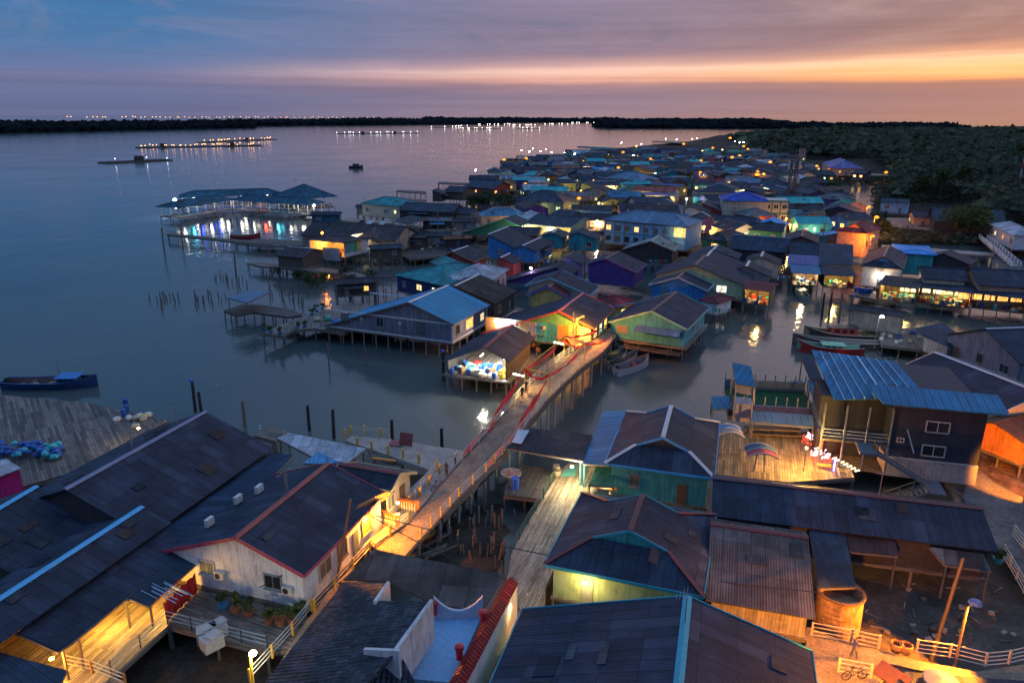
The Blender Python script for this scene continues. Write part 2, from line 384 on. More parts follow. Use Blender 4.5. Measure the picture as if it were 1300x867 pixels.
        if kind == 'window':
            f = t.part('window', fr, paint(rnd.choice([(.45, .45, .47), (.4, .38, .34), (.12, .1, .09), (.2, .26, .3)])), wo)
            cc = litc or rnd.choice([(1, .62, .2), (1, .78, .42), (1, .48, .1), (1, .55, .15), (.85, 1, .6)])
            t.part('pane', pn, glow(cc, 2.8*rnd.choice([.5, .8, 1.3]), .6) if on else rnd.choice([glassmat(), glassmat(), paint((.14, .12, .1)), paint((.1, .14, .16)), paint((.22, .2, .18))]), f)
        else:
            f = t.part('door', pn, paint(rnd.choice([(.18, .1, .06), (.3, .3, .3), (.08, .12, .2)])), wo)
    if wins is not None:
        for w_ in wins: opening(*w_)
    elif win == 'auto':
        hh = ze-zf
        for key, ln, n in (('a', yl+yr, -u), ('b', yl+yr, u), ('R', 2*Lw, -v), ('L', 2*Lw, v)):
            if key in open: continue
            if n.x*(-c.x)+n.y*(-c.y) < .25*math.hypot(c.x, c.y)*.6: continue
            k = max(1, int(ln/3.6)); dk = rnd.randrange(k) if door else -1
            off = (yl-yr)/2 if key == 'a' else (yr-yl)/2 if key == 'b' else 0
            off = -off if key == 'a' else -off
            for i in range(k):
                s = off*(-1 if key == 'b' else -1)*0+((i+.5)/k-.5)*ln
                if key == 'a': s = s-(yl-yr)/2
                if key == 'b': s = s+(yl-yr)/2
                if i == dk and rnd.random() < .6: opening('door', key, s, zf+1.0, .9, 2.0, False)
                elif rnd.random() < .85: opening('window', key, s, zf+hh*.52, rnd.choice([1.0, 1.3, 1.6]), min(1.2, hh*.42), rnd.random() < lit)
    if st:
        xs = [(-Lw+2*Lw*i/max(1, round(2*Lw/st))) for i in range(max(1, round(2*Lw/st))+1)]
        ys = [(-yr+(yl+yr)*i/max(1, round((yl+yr)/st))) for i in range(max(1, round((yl+yr)/st))+1)]
        pts = [(x, y) for i, x in enumerate(xs) for j, y in enumerate(ys) if i in (0, len(xs)-1) or j in (0, len(ys)-1) or (i % 3 == 1 and j % 3 == 1)]
        pts.sort(key=lambda q: W3(q[0], q[1], 0).length)
        for x, y in pts[:70]:
            m = MB(); g = rnd.uniform(-.04, .04); m.cyl(W3(x+g, y+g, -.5), W3(x, y, zf-.25), .12, .11, 6); t.part('stilt', m, paint((.22, .2, .18), .8))
    for q_ in (lights or []):
        x, y, dz, pw, cl = q_; tb = MB(); z = zf+dz
        tb.box(W3(x, y, z), (1.2, .1, .08), ang); t.part('ceiling_light', tb, glow(cl, 14)); t.lamp(W3(x, y, z-.25), pw, cl, .25)
    if ext:
        for _ in range(ext):
            k = rnd.choice(['aerial', 'patch', 'patch', 'patch', 'lean_to', 'pipe'] if ext < 4 else ['patch']*7+['aerial']); x = rnd.uniform(-.8, .8)*L; sg = rnd.choice([-1, 1]); wq = (wl if sg > 0 else wr); y = sg*wq*rnd.uniform(.2, .8)
            zz = zr-abs(y)*tp
            if style == 'hip' and k == 'patch' and abs(x) > L-w*.8: continue
            m = MB()
            if k == 'aerial':
                m.bar(W3(x, 0, zr), W3(x, 0, zr+2.2), .05)
                for i in range(4): m.bar(W3(x-.6+.1*i, .2*i, zr+2.1-.12*i), W3(x+.6-.1*i, .2*i, zr+2.1-.12*i), .03)
                t.part('aerial', m, METALX)
            elif k == 'patch':
                a0, b0 = rnd.uniform(.4, 1.0), rnd.uniform(.5, 1.3); f = lambda X, Y: W3(X, Y, zr-abs(Y)*tp+.07); y = sg*max(b0*.6, min(abs(y), wq-b0*.6)); x = max(-L+a0, min(L-a0, x))
                m.sheet([f(x-a0, y-b0*.5), f(x+a0, y-b0*.5), f(x+a0, y+b0*.5), f(x-a0, y+b0*.5)], .05); t.part('patch_sheet', m, roofmat(rnd.choice([(.035, .042, .06), (.055, .062, .08), (.05, .036, .034), (.014, .02, .036), (.04, .045, .055)])), ro)
            elif k == 'pipe':
                m.cyl(W3(x, y, zz-.2), W3(x, y, zz+.9), .08, .08, 6); t.part('vent_pipe', m, METALX)
            elif zf+1.9 < ze-.2:
                q = rnd.uniform(1.4, 2.4); yy = -yr if sg < 0 else yl; z1 = (ze if sg < 0 else zl)-.25; s2 = rnd.uniform(.3, .55)*L
                m.sheet([W3(x*.4-s2, yy, z1), W3(x*.4+s2, yy, z1), W3(x*.4+s2, yy+sg*q, z1-.6), W3(x*.4-s2, yy+sg*q, z1-.6)], .07); t.part('lean_to', m, RM(rnd.choice(['char', 'brown', 'slate', 'grey', 'blue'])), ro)
    t.W3 = W3; t.dims = (Lw, yl, yr, zf, ze, zr); t.u = u; t.v = v; t.ang = ang; t.wall = wo; t.opening = opening; t.slab_h = hz
    return t
def perp(p, a, b):
    d = (b-a).xy.normalized(); q = (p-a).xy; return d.x*q.y-d.y*q.x
def G(label, r1, r2, e, e2=None, ze=5.2, pitch=20, **kw):
    """gabled house from the two ridge ends and an eave corner on each side"""
    tp = math.tan(math.radians(pitch))
    def solve(f, lo, hi, n=60):
        best = None; pv = None
        for i in range(n+1):
            z = lo+(hi-lo)*i/n; q = f(z)
            if pv is not None and pv[1]*q <= 0:
                return pv[0]+(z-pv[0])*abs(pv[1])/(abs(pv[1])+abs(q)+1e-9)
            if best is None or abs(q) < best[1]: best = (z, abs(q))
            pv = (z, q)
        return best[0]
    pe = P(*e, ze); zr = solve(lambda z: z-ze-abs(perp(pe, P(*r1, z), P(*r2, z)))*tp, ze+.3, ze+5.5)
    a, b = P(*r1, zr), P(*r2, zr); sg = perp(P(*e, ze), a, b); wr = abs(sg)
    if sg > 0: a, b = b, a
    wl = wr
    if isinstance(e2, (int, float)): wl = e2
    elif e2:
        z2 = solve(lambda z: z-(zr-abs(perp(P(*e2, z), a, b))*tp), zr-5.0, zr-.2); wl = abs(perp(P(*e2, z2), a, b)); wl = min(wl, (zr-2.6)/tp)
    wr = min(wr, (zr-2.4)/tp*1.6)
    d = (b-a).xy
    return house(label, ((a.x+b.x)/2, (a.y+b.y)/2), math.atan2(d.y, d.x), d.length/2, wl, wr, ze, pitch, 'gable', **kw)
def H(label, A, B, C, ze=5.2, pitch=20, style='hip', along=None, **kw):
    """hipped house from three eave corners (AB the side towards us)"""
    a, b, c = P(*A, ze), P(*B, ze), P(*C, ze)
    d = (b-a).xy; w = abs(perp(c, a, b)); L = d.length; ang = math.atan2(d.y, d.x)
    n = Vector((-d.y, d.x)).normalized()
    if n.dot((c-a).xy) < 0: n = -n
    ctr = (a.xy+b.xy)/2+n*w/2
    if along == 'v' or (along is None and w > L): return house(label, ctr, ang+math.pi/2, w/2, L/2, L/2, ze, pitch, style, **kw)
    return house(label, ctr, ang, L/2, w/2, w/2, ze, pitch, style, **kw)
def Q(*pts): return [P(*p) for p in pts]
# ---------------------------------------------------------------- sky and sun
SUN_AZ, SUN_EL = 48.0, 2.0
wt = NT('World', world=True); SC.world = wt.m
g = wt.n('ShaderNodeTexCoord').outputs['Generated']
vn = wt.n('ShaderNodeVectorMath', {0: g}, operation='NORMALIZE').outputs[0]
sx, sy, sz = wt.n('ShaderNodeSeparateXYZ', {0: vn}).outputs
el = wt.math('MULTIPLY', wt.math('ARCSINE', sz), 57.2958)
az = wt.math('MULTIPLY', wt.math('ARCTAN2', sx, sy), 57.2958)
cv = wt.n('ShaderNodeCombineXYZ', {0: wt.math('MULTIPLY', az, .045), 1: wt.math('MULTIPLY', el, .35), 2: 0.0}).outputs[0]
n1 = wt.n('ShaderNodeTexNoise', {'Vector': cv, 'Scale': 1.6, 'Detail': 6.0, 'Roughness': .55, 'Distortion': .6}).outputs[0]
cv2 = wt.n('ShaderNodeCombineXYZ', {0: wt.math('MULTIPLY', az, .02), 1: wt.math('MULTIPLY', el, .9), 2: 3.0}).outputs[0]
n2 = wt.n('ShaderNodeTexNoise', {'Vector': cv2, 'Scale': 1.5, 'Detail': 5.0, 'Roughness': .6, 'Distortion': .8}).outputs[0]
ew = wt.math('ADD', el, wt.math('ADD', wt.math('MULTIPLY', wt.math('SUBTRACT', n1, .5), .9), wt.math('MULTIPLY', wt.math('SUBTRACT', n2, .5), .7)))
ew = wt.math('SUBTRACT', ew, wt.math('MULTIPLY', az, .010))
t_ = wt.math('POWER', wt.math('MAXIMUM', wt.math('DIVIDE', ew, 90.0), 0.0), .5)
def stops(lst): return [(min(1, math.sqrt(max(0, e)/90)), s2l(*c)) for e, c in lst]
HI = [(14, (162, 148, 168)), (25, (158, 170, 196)), (45, (124, 164, 208)), (90, (128, 184, 236))]
right = wt.ramp(t_, stops([(0, (166, 124, 112)), (1.2, (152, 118, 114)), (1.95, (160, 118, 106)), (2.25, (234, 160, 106)), (2.8, (250, 190, 128)), (3.35, (248, 202, 160)), (3.75, (206, 150, 124)),
                          (4.4, (152, 116, 112)), (6.2, (138, 112, 116)), (8.6, (150, 122, 124)), (12, (226, 196, 194)), (25, (214, 204, 214)), (45, (140, 174, 216)), (90, (128, 184, 236))]))
mid = wt.ramp(t_, stops([(0, (146, 122, 132)), (1.4, (134, 117, 134)), (2.1, (158, 124, 132)), (2.6, (216, 162, 144)), (3.15, (234, 190, 174)), (3.5, (196, 154, 150)), (4.2, (138, 118, 136)),
                        (6.2, (124, 112, 136)), (8.6, (132, 120, 146))]+HI))
left = wt.ramp(t_, stops([(0, (100, 98, 128)), (1.5, (92, 102, 138)), (2.8, (104, 110, 146)), (3.4, (92, 110, 150)), (5, (64, 108, 154)), (8.6, (44, 104, 154)), (14, (48, 106, 158)), (25, (80, 128, 176)), (45, (118, 158, 208)), (90, (128, 184, 236))]))
fl_ = wt.n('ShaderNodeMapRange', {0: az, 1: -28.0, 2: 7.0, 3: 0.0, 4: 1.0}, interpolation_type='SMOOTHSTEP').outputs[0]
fr_ = wt.n('ShaderNodeMapRange', {0: az, 1: 3.0, 2: 31.0, 3: 0.0, 4: 1.0}, interpolation_type='SMOOTHSTEP').outputs[0]
col = wt.mix(fr_, wt.mix(fl_, left, mid), right)
fb_ = wt.n('ShaderNodeMapRange', {0: sy, 1: .35, 2: -.4, 3: 0.0, 4: 1.0}, interpolation_type='SMOOTHSTEP').outputs[0]
dusk = wt.ramp(t_, stops([(0, (62, 78, 112)), (10, (60, 88, 130)), (25, (88, 122, 170)), (45, (112, 150, 206)), (90, (128, 184, 236))]))
col = wt.mix(fb_, col, dusk)
cv3 = wt.n('ShaderNodeCombineXYZ', {0: wt.math('MULTIPLY', az, .05), 1: wt.math('ADD', wt.math('MULTIPLY', el, .22), wt.math('MULTIPLY', az, .012)), 2: 7.0}).outputs[0]
n5 = wt.n('ShaderNodeTexNoise', {'Vector': cv3, 'Scale': 1.5, 'Detail': 7.0, 'Roughness': .62, 'Distortion': .9}).outputs[0]
hi_ = wt.n('ShaderNodeMapRange', {0: el, 1: 3.6, 2: 5.2, 3: 0.0, 4: 1.0}).outputs[0]
col = wt.mix(wt.math('MULTIPLY', hi_, wt.ramp(n5, [(.5, (0, 0, 0)), (.72, (.55,)*3)])), col, wt.mix(fr_, s2l(128, 124, 150), s2l(184, 152, 142)))
col = wt.mix(wt.math('MULTIPLY', hi_, wt.ramp(n5, [(.28, (.5,)*3), (.46, (0, 0, 0))])), col, wt.mix(fr_, s2l(76, 96, 130), s2l(112, 98, 108)))
col = wt.mix(1.0, col, wt.ramp(n2, [(.3, (.9,)*3), (.7, (1.08,)*3)]), 'MULTIPLY')
sk = wt.n('ShaderNodeTexSky', None, sky_type='NISHITA', sun_disc=False, sun_elevation=math.radians(SUN_EL), sun_rotation=math.radians(SUN_AZ), air_density=1.5, dust_density=2.0)
fin = wt.mix(1.0, col, wt.mix(1.0, sk.outputs[0], (.012, .012, .012, 1), 'MULTIPLY'), 'ADD')
bg = wt.n('ShaderNodeBackground', {0: fin, 1: 1.1})
wo_ = wt.n('ShaderNodeOutputWorld'); wt.t.links.new(bg.outputs[0], wo_.inputs[0])
sl = bpy.data.lights.new('sun', 'SUN'); sl.energy = .1; sl.angle = math.radians(14); sl.color = (1, .62, .42)
so = bpy.data.objects.new('sun', sl); COL.objects.link(so)
sd = Vector((math.sin(math.radians(SUN_AZ))*math.cos(math.radians(6)), math.cos(math.radians(SUN_AZ))*math.cos(math.radians(6)), math.sin(math.radians(6))))
so.rotation_euler = (-sd).to_track_quat('-Z', 'Y').to_euler()
SC.view_settings.view_transform = 'Standard'; SC.view_settings.look = 'None'; SC.view_settings.exposure = .16; SC.view_settings.gamma = 1
SC.render.engine = 'CYCLES'; SC.cycles.use_denoising = True
try: SC.cycles.denoiser = 'OPENIMAGEDENOISE'
except Exception: pass
SC.cycles.max_bounces = 5; SC.cycles.diffuse_bounces = 2; SC.cycles.glossy_bounces = 3; SC.cycles.transmission_bounces = 2; SC.cycles.sample_clamp_indirect = 4
SC.cycles.caustics_reflective = False; SC.cycles.caustics_refractive = False; SC.cycles.use_light_tree = True

# ---------------------------------------------------------------- water
t = NT('water'); ob = t.n('ShaderNodeTexCoord').outputs['Object']
m1 = t.n('ShaderNodeMapping', {'Vector': ob, 'Scale': (1, .55, 1), 'Rotation': (0, 0, .5)}).outputs[0]
w1 = t.n('ShaderNodeTexNoise', {'Vector': m1, 'Scale': .85, 'Detail': 5.0, 'Roughness': .6, 'Distortion': .6}).outputs[0]
w2 = t.n('ShaderNodeTexNoise', {'Vector': m1, 'Scale': .12, 'Detail': 4.0, 'Roughness': .5, 'Distortion': 1.0}).outputs[0]
w3 = t.n('ShaderNodeTexNoise', {'Vector': ob, 'Scale': .018, 'Detail': 4.0, 'Roughness': .6}).outputs[0]
amp = t.ramp(w3, [(.38, (.35,)*3), (.62, (1,)*3)])
hh = t.math('MULTIPLY', t.math('ADD', t.math('MULTIPLY', w1, .13), t.math('MULTIPLY', w2, .35)), amp)
bp = t.n('ShaderNodeBump', {'Height': hh, 'Strength': .55, 'Distance': 1.0}).outputs[0]
bc = t.mix(t.ramp(w3, [(.35, (0, 0, 0)), (.65, (1, 1, 1))]), (.055, .075, .082, 1), (.09, .1, .095, 1))
WATER = t.out(t.n('ShaderNodeBsdfPrincipled', {'Base Color': bc, 'Roughness': .09, 'IOR': 1.333, 'Normal': bp}).outputs[0])
m = MB(); m.face([(-26000, -300, 0), (26000, -300, 0), (26000, 40000, 0), (-26000, 40000, 0)]); struct('water', m, WATER)
# sea bed, so the sheet of water has something beneath it
m = MB(); m.face([(-26000, -300, -3), (26000, -300, -3), (26000, 40000, -3), (-26000, 40000, -3)]); struct('sea_bed', m, groundmat((.08, .07, .055)))

def ground_patch(name, poly, z, mat, res=2.0, amp=.25, thick=.6, kind='structure', seed=0, edge=3.0, label=None):
    """uneven patch of ground whose edge runs out under the water"""
    from mathutils import noise
    xs = [p[0] for p in poly]; ys = [p[1] for p in poly]
    def inside(x, y):
        c = False; n = len(poly); j = n-1
        for i in range(n):
            if (poly[i][1] > y) != (poly[j][1] > y) and x < (poly[j][0]-poly[i][0])*(y-poly[i][1])/(poly[j][1]-poly[i][1])+poly[i][0]: c = not c
            j = i
        return c
    def ed(x, y):
        best = 1e9
        for i in range(len(poly)):
            ax, ay = poly[i-1][:2]; bx, by = poly[i][:2]; dx, dy = bx-ax, by-ay; L2 = dx*dx+dy*dy or 1e-9
            k = max(0, min(1, ((x-ax)*dx+(y-ay)*dy)/L2)); best = min(best, math.hypot(x-ax-k*dx, y-ay-k*dy))
        return best if inside(x, y) else -best
    x0, x1, y0, y1 = min(xs)-res, max(xs)+res, min(ys)-res, max(ys)+res
    nx = max(3, int((x1-x0)/res)); ny = max(3, int((y1-y0)/res)); m = MB(); idx = {}
    for j in range(ny+1):
        for i in range(nx+1):
            x = x0+(x1-x0)*i/nx; y = y0+(y1-y0)*j/ny; d = ed(x, y)
            if d < -res*1.5: continue
            q = noise.noise((x*.12, y*.12, seed))*.5+noise.noise((x*.4, y*.4, seed+5))*.3+noise.noise((x*1.3, y*1.3, seed+9))*.15
            f = max(-.5, min(1, (d+q*edge*.8)/edge))
            idx[i, j] = len(m.v); m.v.append(Vector((x, y, z*f+amp*q*max(0, f))))
    for j in range(ny):
        for i in range(nx):
            k = [(i, j), (i+1, j), (i+1, j+1), (i, j+1)]
            if all(q in idx for q in k):
                ids = [idx[q] for q in k]; m.f.append(ids); m.mi.append(0); m.uv += [(m.v[q].x, m.v[q].y) for q in ids]
    return struct(name, m, mat, smooth=True, kind=kind, label=label)
MUD = groundmat((.035, .03, .027), scale=.35, contrast=.55, bump=.12, rough=1.0)
MUD2 = groundmat((.075, .058, .048), scale=.45, contrast=.6, bump=.25, rough=.9, wet=.65)

# ---------------------------------------------------------------- far shores and mangrove
LEAF_D = leafmat((.028, .042, .028), (.15, .165, .11)); LEAF_M = leafmat((.028, .048, .02), (.08, .1, .04)); LEAF_L = leafmat((.05, .075, .03), (.12, .14, .05))
def crown(mb, c, rx, rz, n, leaf, lumps=6, flat=.25):
    """leaf clumps gathered round several limbs' ends: uneven outline with gaps"""
    c = Vector(c); L = []
    for i in range(lumps):
        a = rnd.uniform(0, 6.283); q = rnd.uniform(.15, .8)
        L.append((c+Vector((math.cos(a)*rx*q, math.sin(a)*rx*q, rnd.uniform(-.5, .75)*rz)), rnd.uniform(.3, .55)*rx))
    for i in range(n):
        b, r = L[i % lumps]
        d = Vector((rnd.gauss(0, 1), rnd.gauss(0, 1), rnd.gauss(0, .75))); d = d/(d.length+1e-6)*r*rnd.uniform(.45, 1.08)
        p = b+d; nn = (d.normalized()+Vector((rnd.uniform(-.8, .8), rnd.uniform(-.8, .8), rnd.uniform(-.3, 1)))).normalized()
        x = nn.cross(Vector((0, 0, 1)))
        x = x.normalized() if x.length > .01 else Vector((1, 0, 0))
        y = nn.cross(x); s = leaf*rnd.uniform(.55, 1.3); k = rnd.uniform(.45, .8)
        b0 = len(mb.v); mb.v += [p-x*s, p-y*s*k, p+x*s, p+y*s*k]; mb.f.append([b0, b0+1, b0+2, b0+3]); mb.mi.append(0); mb.uv += [(0, 0), (1, 0), (1, 1), (0, 1)]
def tree(name, label, p, h, rx, leaf, n, mat, group=None, cat='tree', trunk_r=.18, lumps=7):
    p = Vector(p); t = T(name, label, cat, p, group); tr = MB(); b = p+Vector((rnd.uniform(-.3, .3), rnd.uniform(-.3, .3), h*.45))
    tr.cyl(p-Vector((0, 0, .6)), b, trunk_r, trunk_r*.7, 7)
    for i in range(5):
        a = i*1.257+rnd.uniform(-.4, .4); tr.cyl(b, b+Vector((math.cos(a)*rx*.6, math.sin(a)*rx*.6, h*rnd.uniform(.15, .4))), trunk_r*.6, trunk_r*.15, 5)
    t.part('trunk', tr, paint((.07, .055, .045), .9))
    cr = MB(); crown(cr, p+Vector((0, 0, h*.68)), rx, h*.33, n, leaf, lumps); t.part('crown', cr, mat); return t
from mathutils import noise as MN
def band(name, a, b, depth, h, mat, label, seed, step):
    """far wooded shore seen as one mass: banks of leaf clumps"""
    a = Vector(a); b = Vector(b); d = (b-a); L = d.length; d.normalize(); n = Vector((-d.y, d.x, 0)); m = MB()
    if n.y < 0: n = -n
    k = int(L/step); rows = 5
    for r in range(rows):
        for i in range(k):
            p = a+d*(i+rnd.random())*step+n*(depth*r/(rows-1)+rnd.uniform(-.3, .3)*step)
            hz = h*(.82+.3*MN.noise((p.x*.004, p.y*.004, seed))+.15*rnd.random())*(.75 if r == 0 else 1)
            s = step*rnd.uniform(.8, 1.3)
            for q in range(7):
                c = p+Vector((rnd.uniform(-.5, .5)*s, rnd.uniform(-.4, .4)*s, hz*(rnd.uniform(.2, .9) if q else .8)))
                nn = Vector((rnd.uniform(-.7, .7), rnd.uniform(-1, .2), rnd.uniform(.0, .9))).normalized(); x = nn.cross(Vector((0, 0, 1))).normalized(); y = nn.cross(x)
                b0 = len(m.v); e = s*.7; f = min(s*.7, hz*.28); m.v += [c-x*e, c-y*f, c+x*e, c+y*f]; m.f.append([b0, b0+1, b0+2, b0+3]); m.mi.append(0); m.uv += [(0, 0), (1, 0), (1, 1), (0, 1)]
            b0 = len(m.v); m.v += [p+Vector((-s, 0, -.2)), p+Vector((s, 0, -.2)), p+Vector((s*.8, 2, hz*.72)), p+Vector((-s*.8, 2, hz*.72))]; m.f.append([b0, b0+1, b0+2, b0+3]); m.mi.append(0); m.uv += [(0, 0), (1, 0), (1, 1), (0, 1)]
    return struct(name, m, mat, kind='stuff', label=label, cat='forest')
FAR = leafmat((.012, .02, .028), (.03, .04, .045))
band('mangrove_forest', P(-60, 170.5), P(322, 162.5), 260, 22, FAR, 'dark mangrove shore across the water on the far left', 1, 14)
band('mangrove_forest', P(300, 160.5), P(640, 157.6), 300, 26, FAR, 'low dark wooded shore behind the fish farm lights', 2, 22)
band('mangrove_forest', P(560, 155.8), P(1000, 156.2), 500, 30, FAR, 'thin far shoreline under the glowing cloud bank', 3, 40)
band('mangrove_forest', P(764, 163.0), P(1240, 165.0), 420, 23, FAR, 'dark wooded headland across the narrows at the right', 4, 20)
# land under the forest on the right
landpoly = [P(930, 176), P(1000, 168.5), P(1060, 164.5), P(1700, 160), P(1900, 330), P(1300, 330), P(1225, 298), P(1120, 290), P(1110, 262), P(1130, 240), P(1040, 218), P(1000, 208), P(965, 196)]
m = MB(); m.prism(landpoly, -1, .35); struct('mangrove_ground', m, MUD)
# mangrove canopy: one countless mass, denser and finer towards us
m = MB(); CAN = []
def land_in(p):
    c = False; n = len(landpoly); j = n-1
    for i in range(n):
        a, b = landpoly[i], landpoly[j]
        if (a.y > p.y) != (b.y > p.y) and p.x < (b.x-a.x)*(p.y-a.y)/(b.y-a.y)+a.x: c = not c
        j = i
    return c
FOOTX = [(P(1075, 218, 0).xy, 60)]
CLEAR = [(P(1075, 222, 0).xy, 55), (P(1000, 225).xy, 60)]
y = 158.0
rows = []
yy = 300.0
while yy > 160.2:
    d = P(1100, yy).y; rows.append(yy); step = max(.4, min(3.6, (yy-148)*.023)); yy -= step
for yy in rows:
    p0 = P(1100, yy); dist = p0.length; s = max(2.8, dist*.0064); x = 900.0
    while x < 1420:
        x += s*930/dist*rnd.uniform(.8, 1.2)
        p = P(x, yy+rnd.uniform(-.5, .5)*(yy-148)*.03)
        if not land_in(p) or any((p.xy-q).length < r for q, r in CLEAR): continue
        if yy > 228 and x < 1128+max(0, yy-262)*2.2: continue
        if yy > 255 and 1150 < x < 1250 and yy < 300 and x-1150 < (yy-252)*6: continue
        if 203 < yy <= 228 and x < 1110: continue
        h = 11+4*MN.noise((p.x*.012, p.y*.012, 3))+rnd.uniform(-1.5, 2.2); r_ = s*rnd.choice([.55, .7, .9, 1.0, 1.3, 1.7]); h += (r_/s-1)*4+1.5*MN.noise((p.x*.05, p.y*.05, 9))
        k = 44 if dist < 420 else 22 if dist < 800 else 11
        crown(m, (p.x, p.y, h-r_*.7), r_, min(4.5, r_*.7), k, r_*(.24 if k > 40 else .34 if k > 20 else .5), 4)
        b0 = len(m.v); q = 6
        for i in range(q): m.v.append(Vector((p.x+math.cos(i*1.047)*r_*.85, p.y+math.sin(i*1.047)*r_*.85, h-r_*1.1)))
        m.v.append(Vector((p.x, p.y, h-r_*.4)))
        for i in range(q): m.f.append([b0+i, b0+(i+1) % q, b0+q]); m.mi.append(0); m.uv += [(0, 0), (1, 0), (1, 1)]
struct('mangrove_forest', m, LEAF_D, kind='stuff', label='dense mangrove forest behind the village on the right', cat='forest')
print('forest faces', len(m.f))

m = MB()
for i in range(2600):
    x = rnd.uniform(1040, 1330); yy = rnd.uniform(214, 312)
    p = P(x, yy)
    if any((p.xy-q).length < r*.6 for q, r in FOOTX): continue
    if x < 1110 and yy > 236: continue
    if x < 1125 and yy < 226: continue
    if 1120 < x < 1290 and 258 < yy < 297: continue
    r_ = rnd.uniform(1.4, 3.0); crown(m, (p.x, p.y, .35+r_*.35), r_, r_*.55, 22, r_*.3, 3)
struct('scrub', m, LEAF_D, kind='stuff', label='low scrub covering the mud below the mangrove on the right', cat='scrub')

# taller mangrove trees standing clear of the canopy
pr_ = []
for q in range(4):
    tt = tree('mangrove_tree', 'tall mangrove tree standing clear above the canopy on the right', (0, 0, 0), rnd.uniform(13, 16), rnd.uniform(3.2, 4.6), .62, 420, rnd.choice([LEAF_D, LEAF_M]), 'tall mangrove trees above the canopy', trunk_r=.25, lumps=9); pr_.append(tt.e)
k = 0
while k < 70:
    x = rnd.uniform(960, 1310); yy = 168+rnd.random()**1.3*110
    p = P(x, yy)
    if not land_in(p) or (yy > 226 and x < 1150+max(0, yy-262)*2.2) or (yy > 202 and x < 1125): continue
    o = pr_[k] if k < 4 else copy_tree(pr_[k % 4])
    o.location = (p.x, p.y, .2); o.rotation_euler = (0, 0, rnd.uniform(0, 6.28)); s = rnd.uniform(.85, 1.2); o.scale = (s, s, s*rnd.uniform(.9, 1.15)); k += 1
def wallseg(mb, a, b, z0, h=None, th=.2):
    a, b = Vector(a), Vector(b); d = (b-a).xy.normalized(); n = Vector((-d[1], d[0], 0))*th; A = [Vector((a.x, a.y, z0)), Vector((b.x, b.y, z0)), b, a]; mb.hexa(A, [p+n for p in A])
# ================================================================ decks, jetties and the bridge
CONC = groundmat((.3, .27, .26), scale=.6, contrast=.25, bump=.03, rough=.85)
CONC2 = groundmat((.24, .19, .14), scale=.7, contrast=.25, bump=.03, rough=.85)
DECKW = woodmat((.16, .135, .12)); DECKP = woodmat((.3, .26, .2), w=.2); DECKD = woodmat((.095, .08, .075))
POST_W = paint((.15, .125, .11), .85); POST_C = paint((.3, .28, .26), .85); YELLOW = paint((.75, .42, .04)); RAILW = paint((.5, .48, .45)); DARKP = paint((.02, .022, .028), .7)
def deck(name, label, cat, pts, z, mat, th=.22, posts=4.0, postmat=None, group=None, pr=.11, kerb=False):
    """boarded or concrete deck on posts, outline given by survey sightings"""
    w = [P(p[0], p[1], p[2] if len(p) > 2 else z) for p in pts]
    c = sum(w, Vector())/len(w); t = T(name, label, cat, (c.x, c.y, 0), group)
    L = max(((w[i]-w[i-1]).length, i) for i in range(len(w)))[1]; d = w[L]-w[L-1]
    m = MB(); m.hexa([p-Vector((0, 0, th)) for p in w], w, 0, math.atan2(d.y, d.x)); s = t.part('deck_boards' if mat is not CONC and mat is not CONC2 else 'deck_slab', m, mat)
    b = MB()
    for i in range(len(w)): b.bar(w[i-1]-Vector((0, 0, th+.1)), w[i]-Vector((0, 0, th+.1)), .14, .2)
    t.part('beam', b, postmat or POST_W, s)
    if posts:
        k = 0
        for i in range(len(w)):
            a, e = w[i-1], w[i]; q = max(1, int((e-a).length/posts))
            for j in range(q):
                p = a+(e-a)*(j/q)+(c-a)*.02; mm = MB(); mm.cyl(Vector((p.x+rnd.uniform(-.1, .1), p.y, -.6)), Vector((p.x, p.y, p.z-th-.1)), pr, pr*.9, 6)
                if k < 60: t.part('deck_post', mm, postmat or POST_W)
                k += 1
    return t
def railing(label, pts, h=1.05, gap=1.6, rails=3, post=YELLOW, rail=RAILW, group='railings along the walkways', pw=.13, name='railing'):
    t = T(name, label, 'railing', pts[0], group); n = 0
    for a, b in zip(pts, pts[1:]):
        a, b = Vector(a), Vector(b); L = (b-a).length; k = max(1, round(L/gap))
        for i in range(k+1):
            if i == k and b != Vector(pts[-1]): continue
            p = a+(b-a)*i/k; m = MB(); m.box(p+Vector((0, 0, h/2)), (pw, pw, h), math.atan2((b-a).y, (b-a).x)); t.part('post', m, post); n += 1
    for r in range(rails):
        m = MB()
        for a, b in zip(pts, pts[1:]):
            z = Vector((0, 0, h*(.96-r*.3))); m.bar(Vector(a)+z, Vector(b)+z, .05)
        t.part('rail', m, rail)
    return t
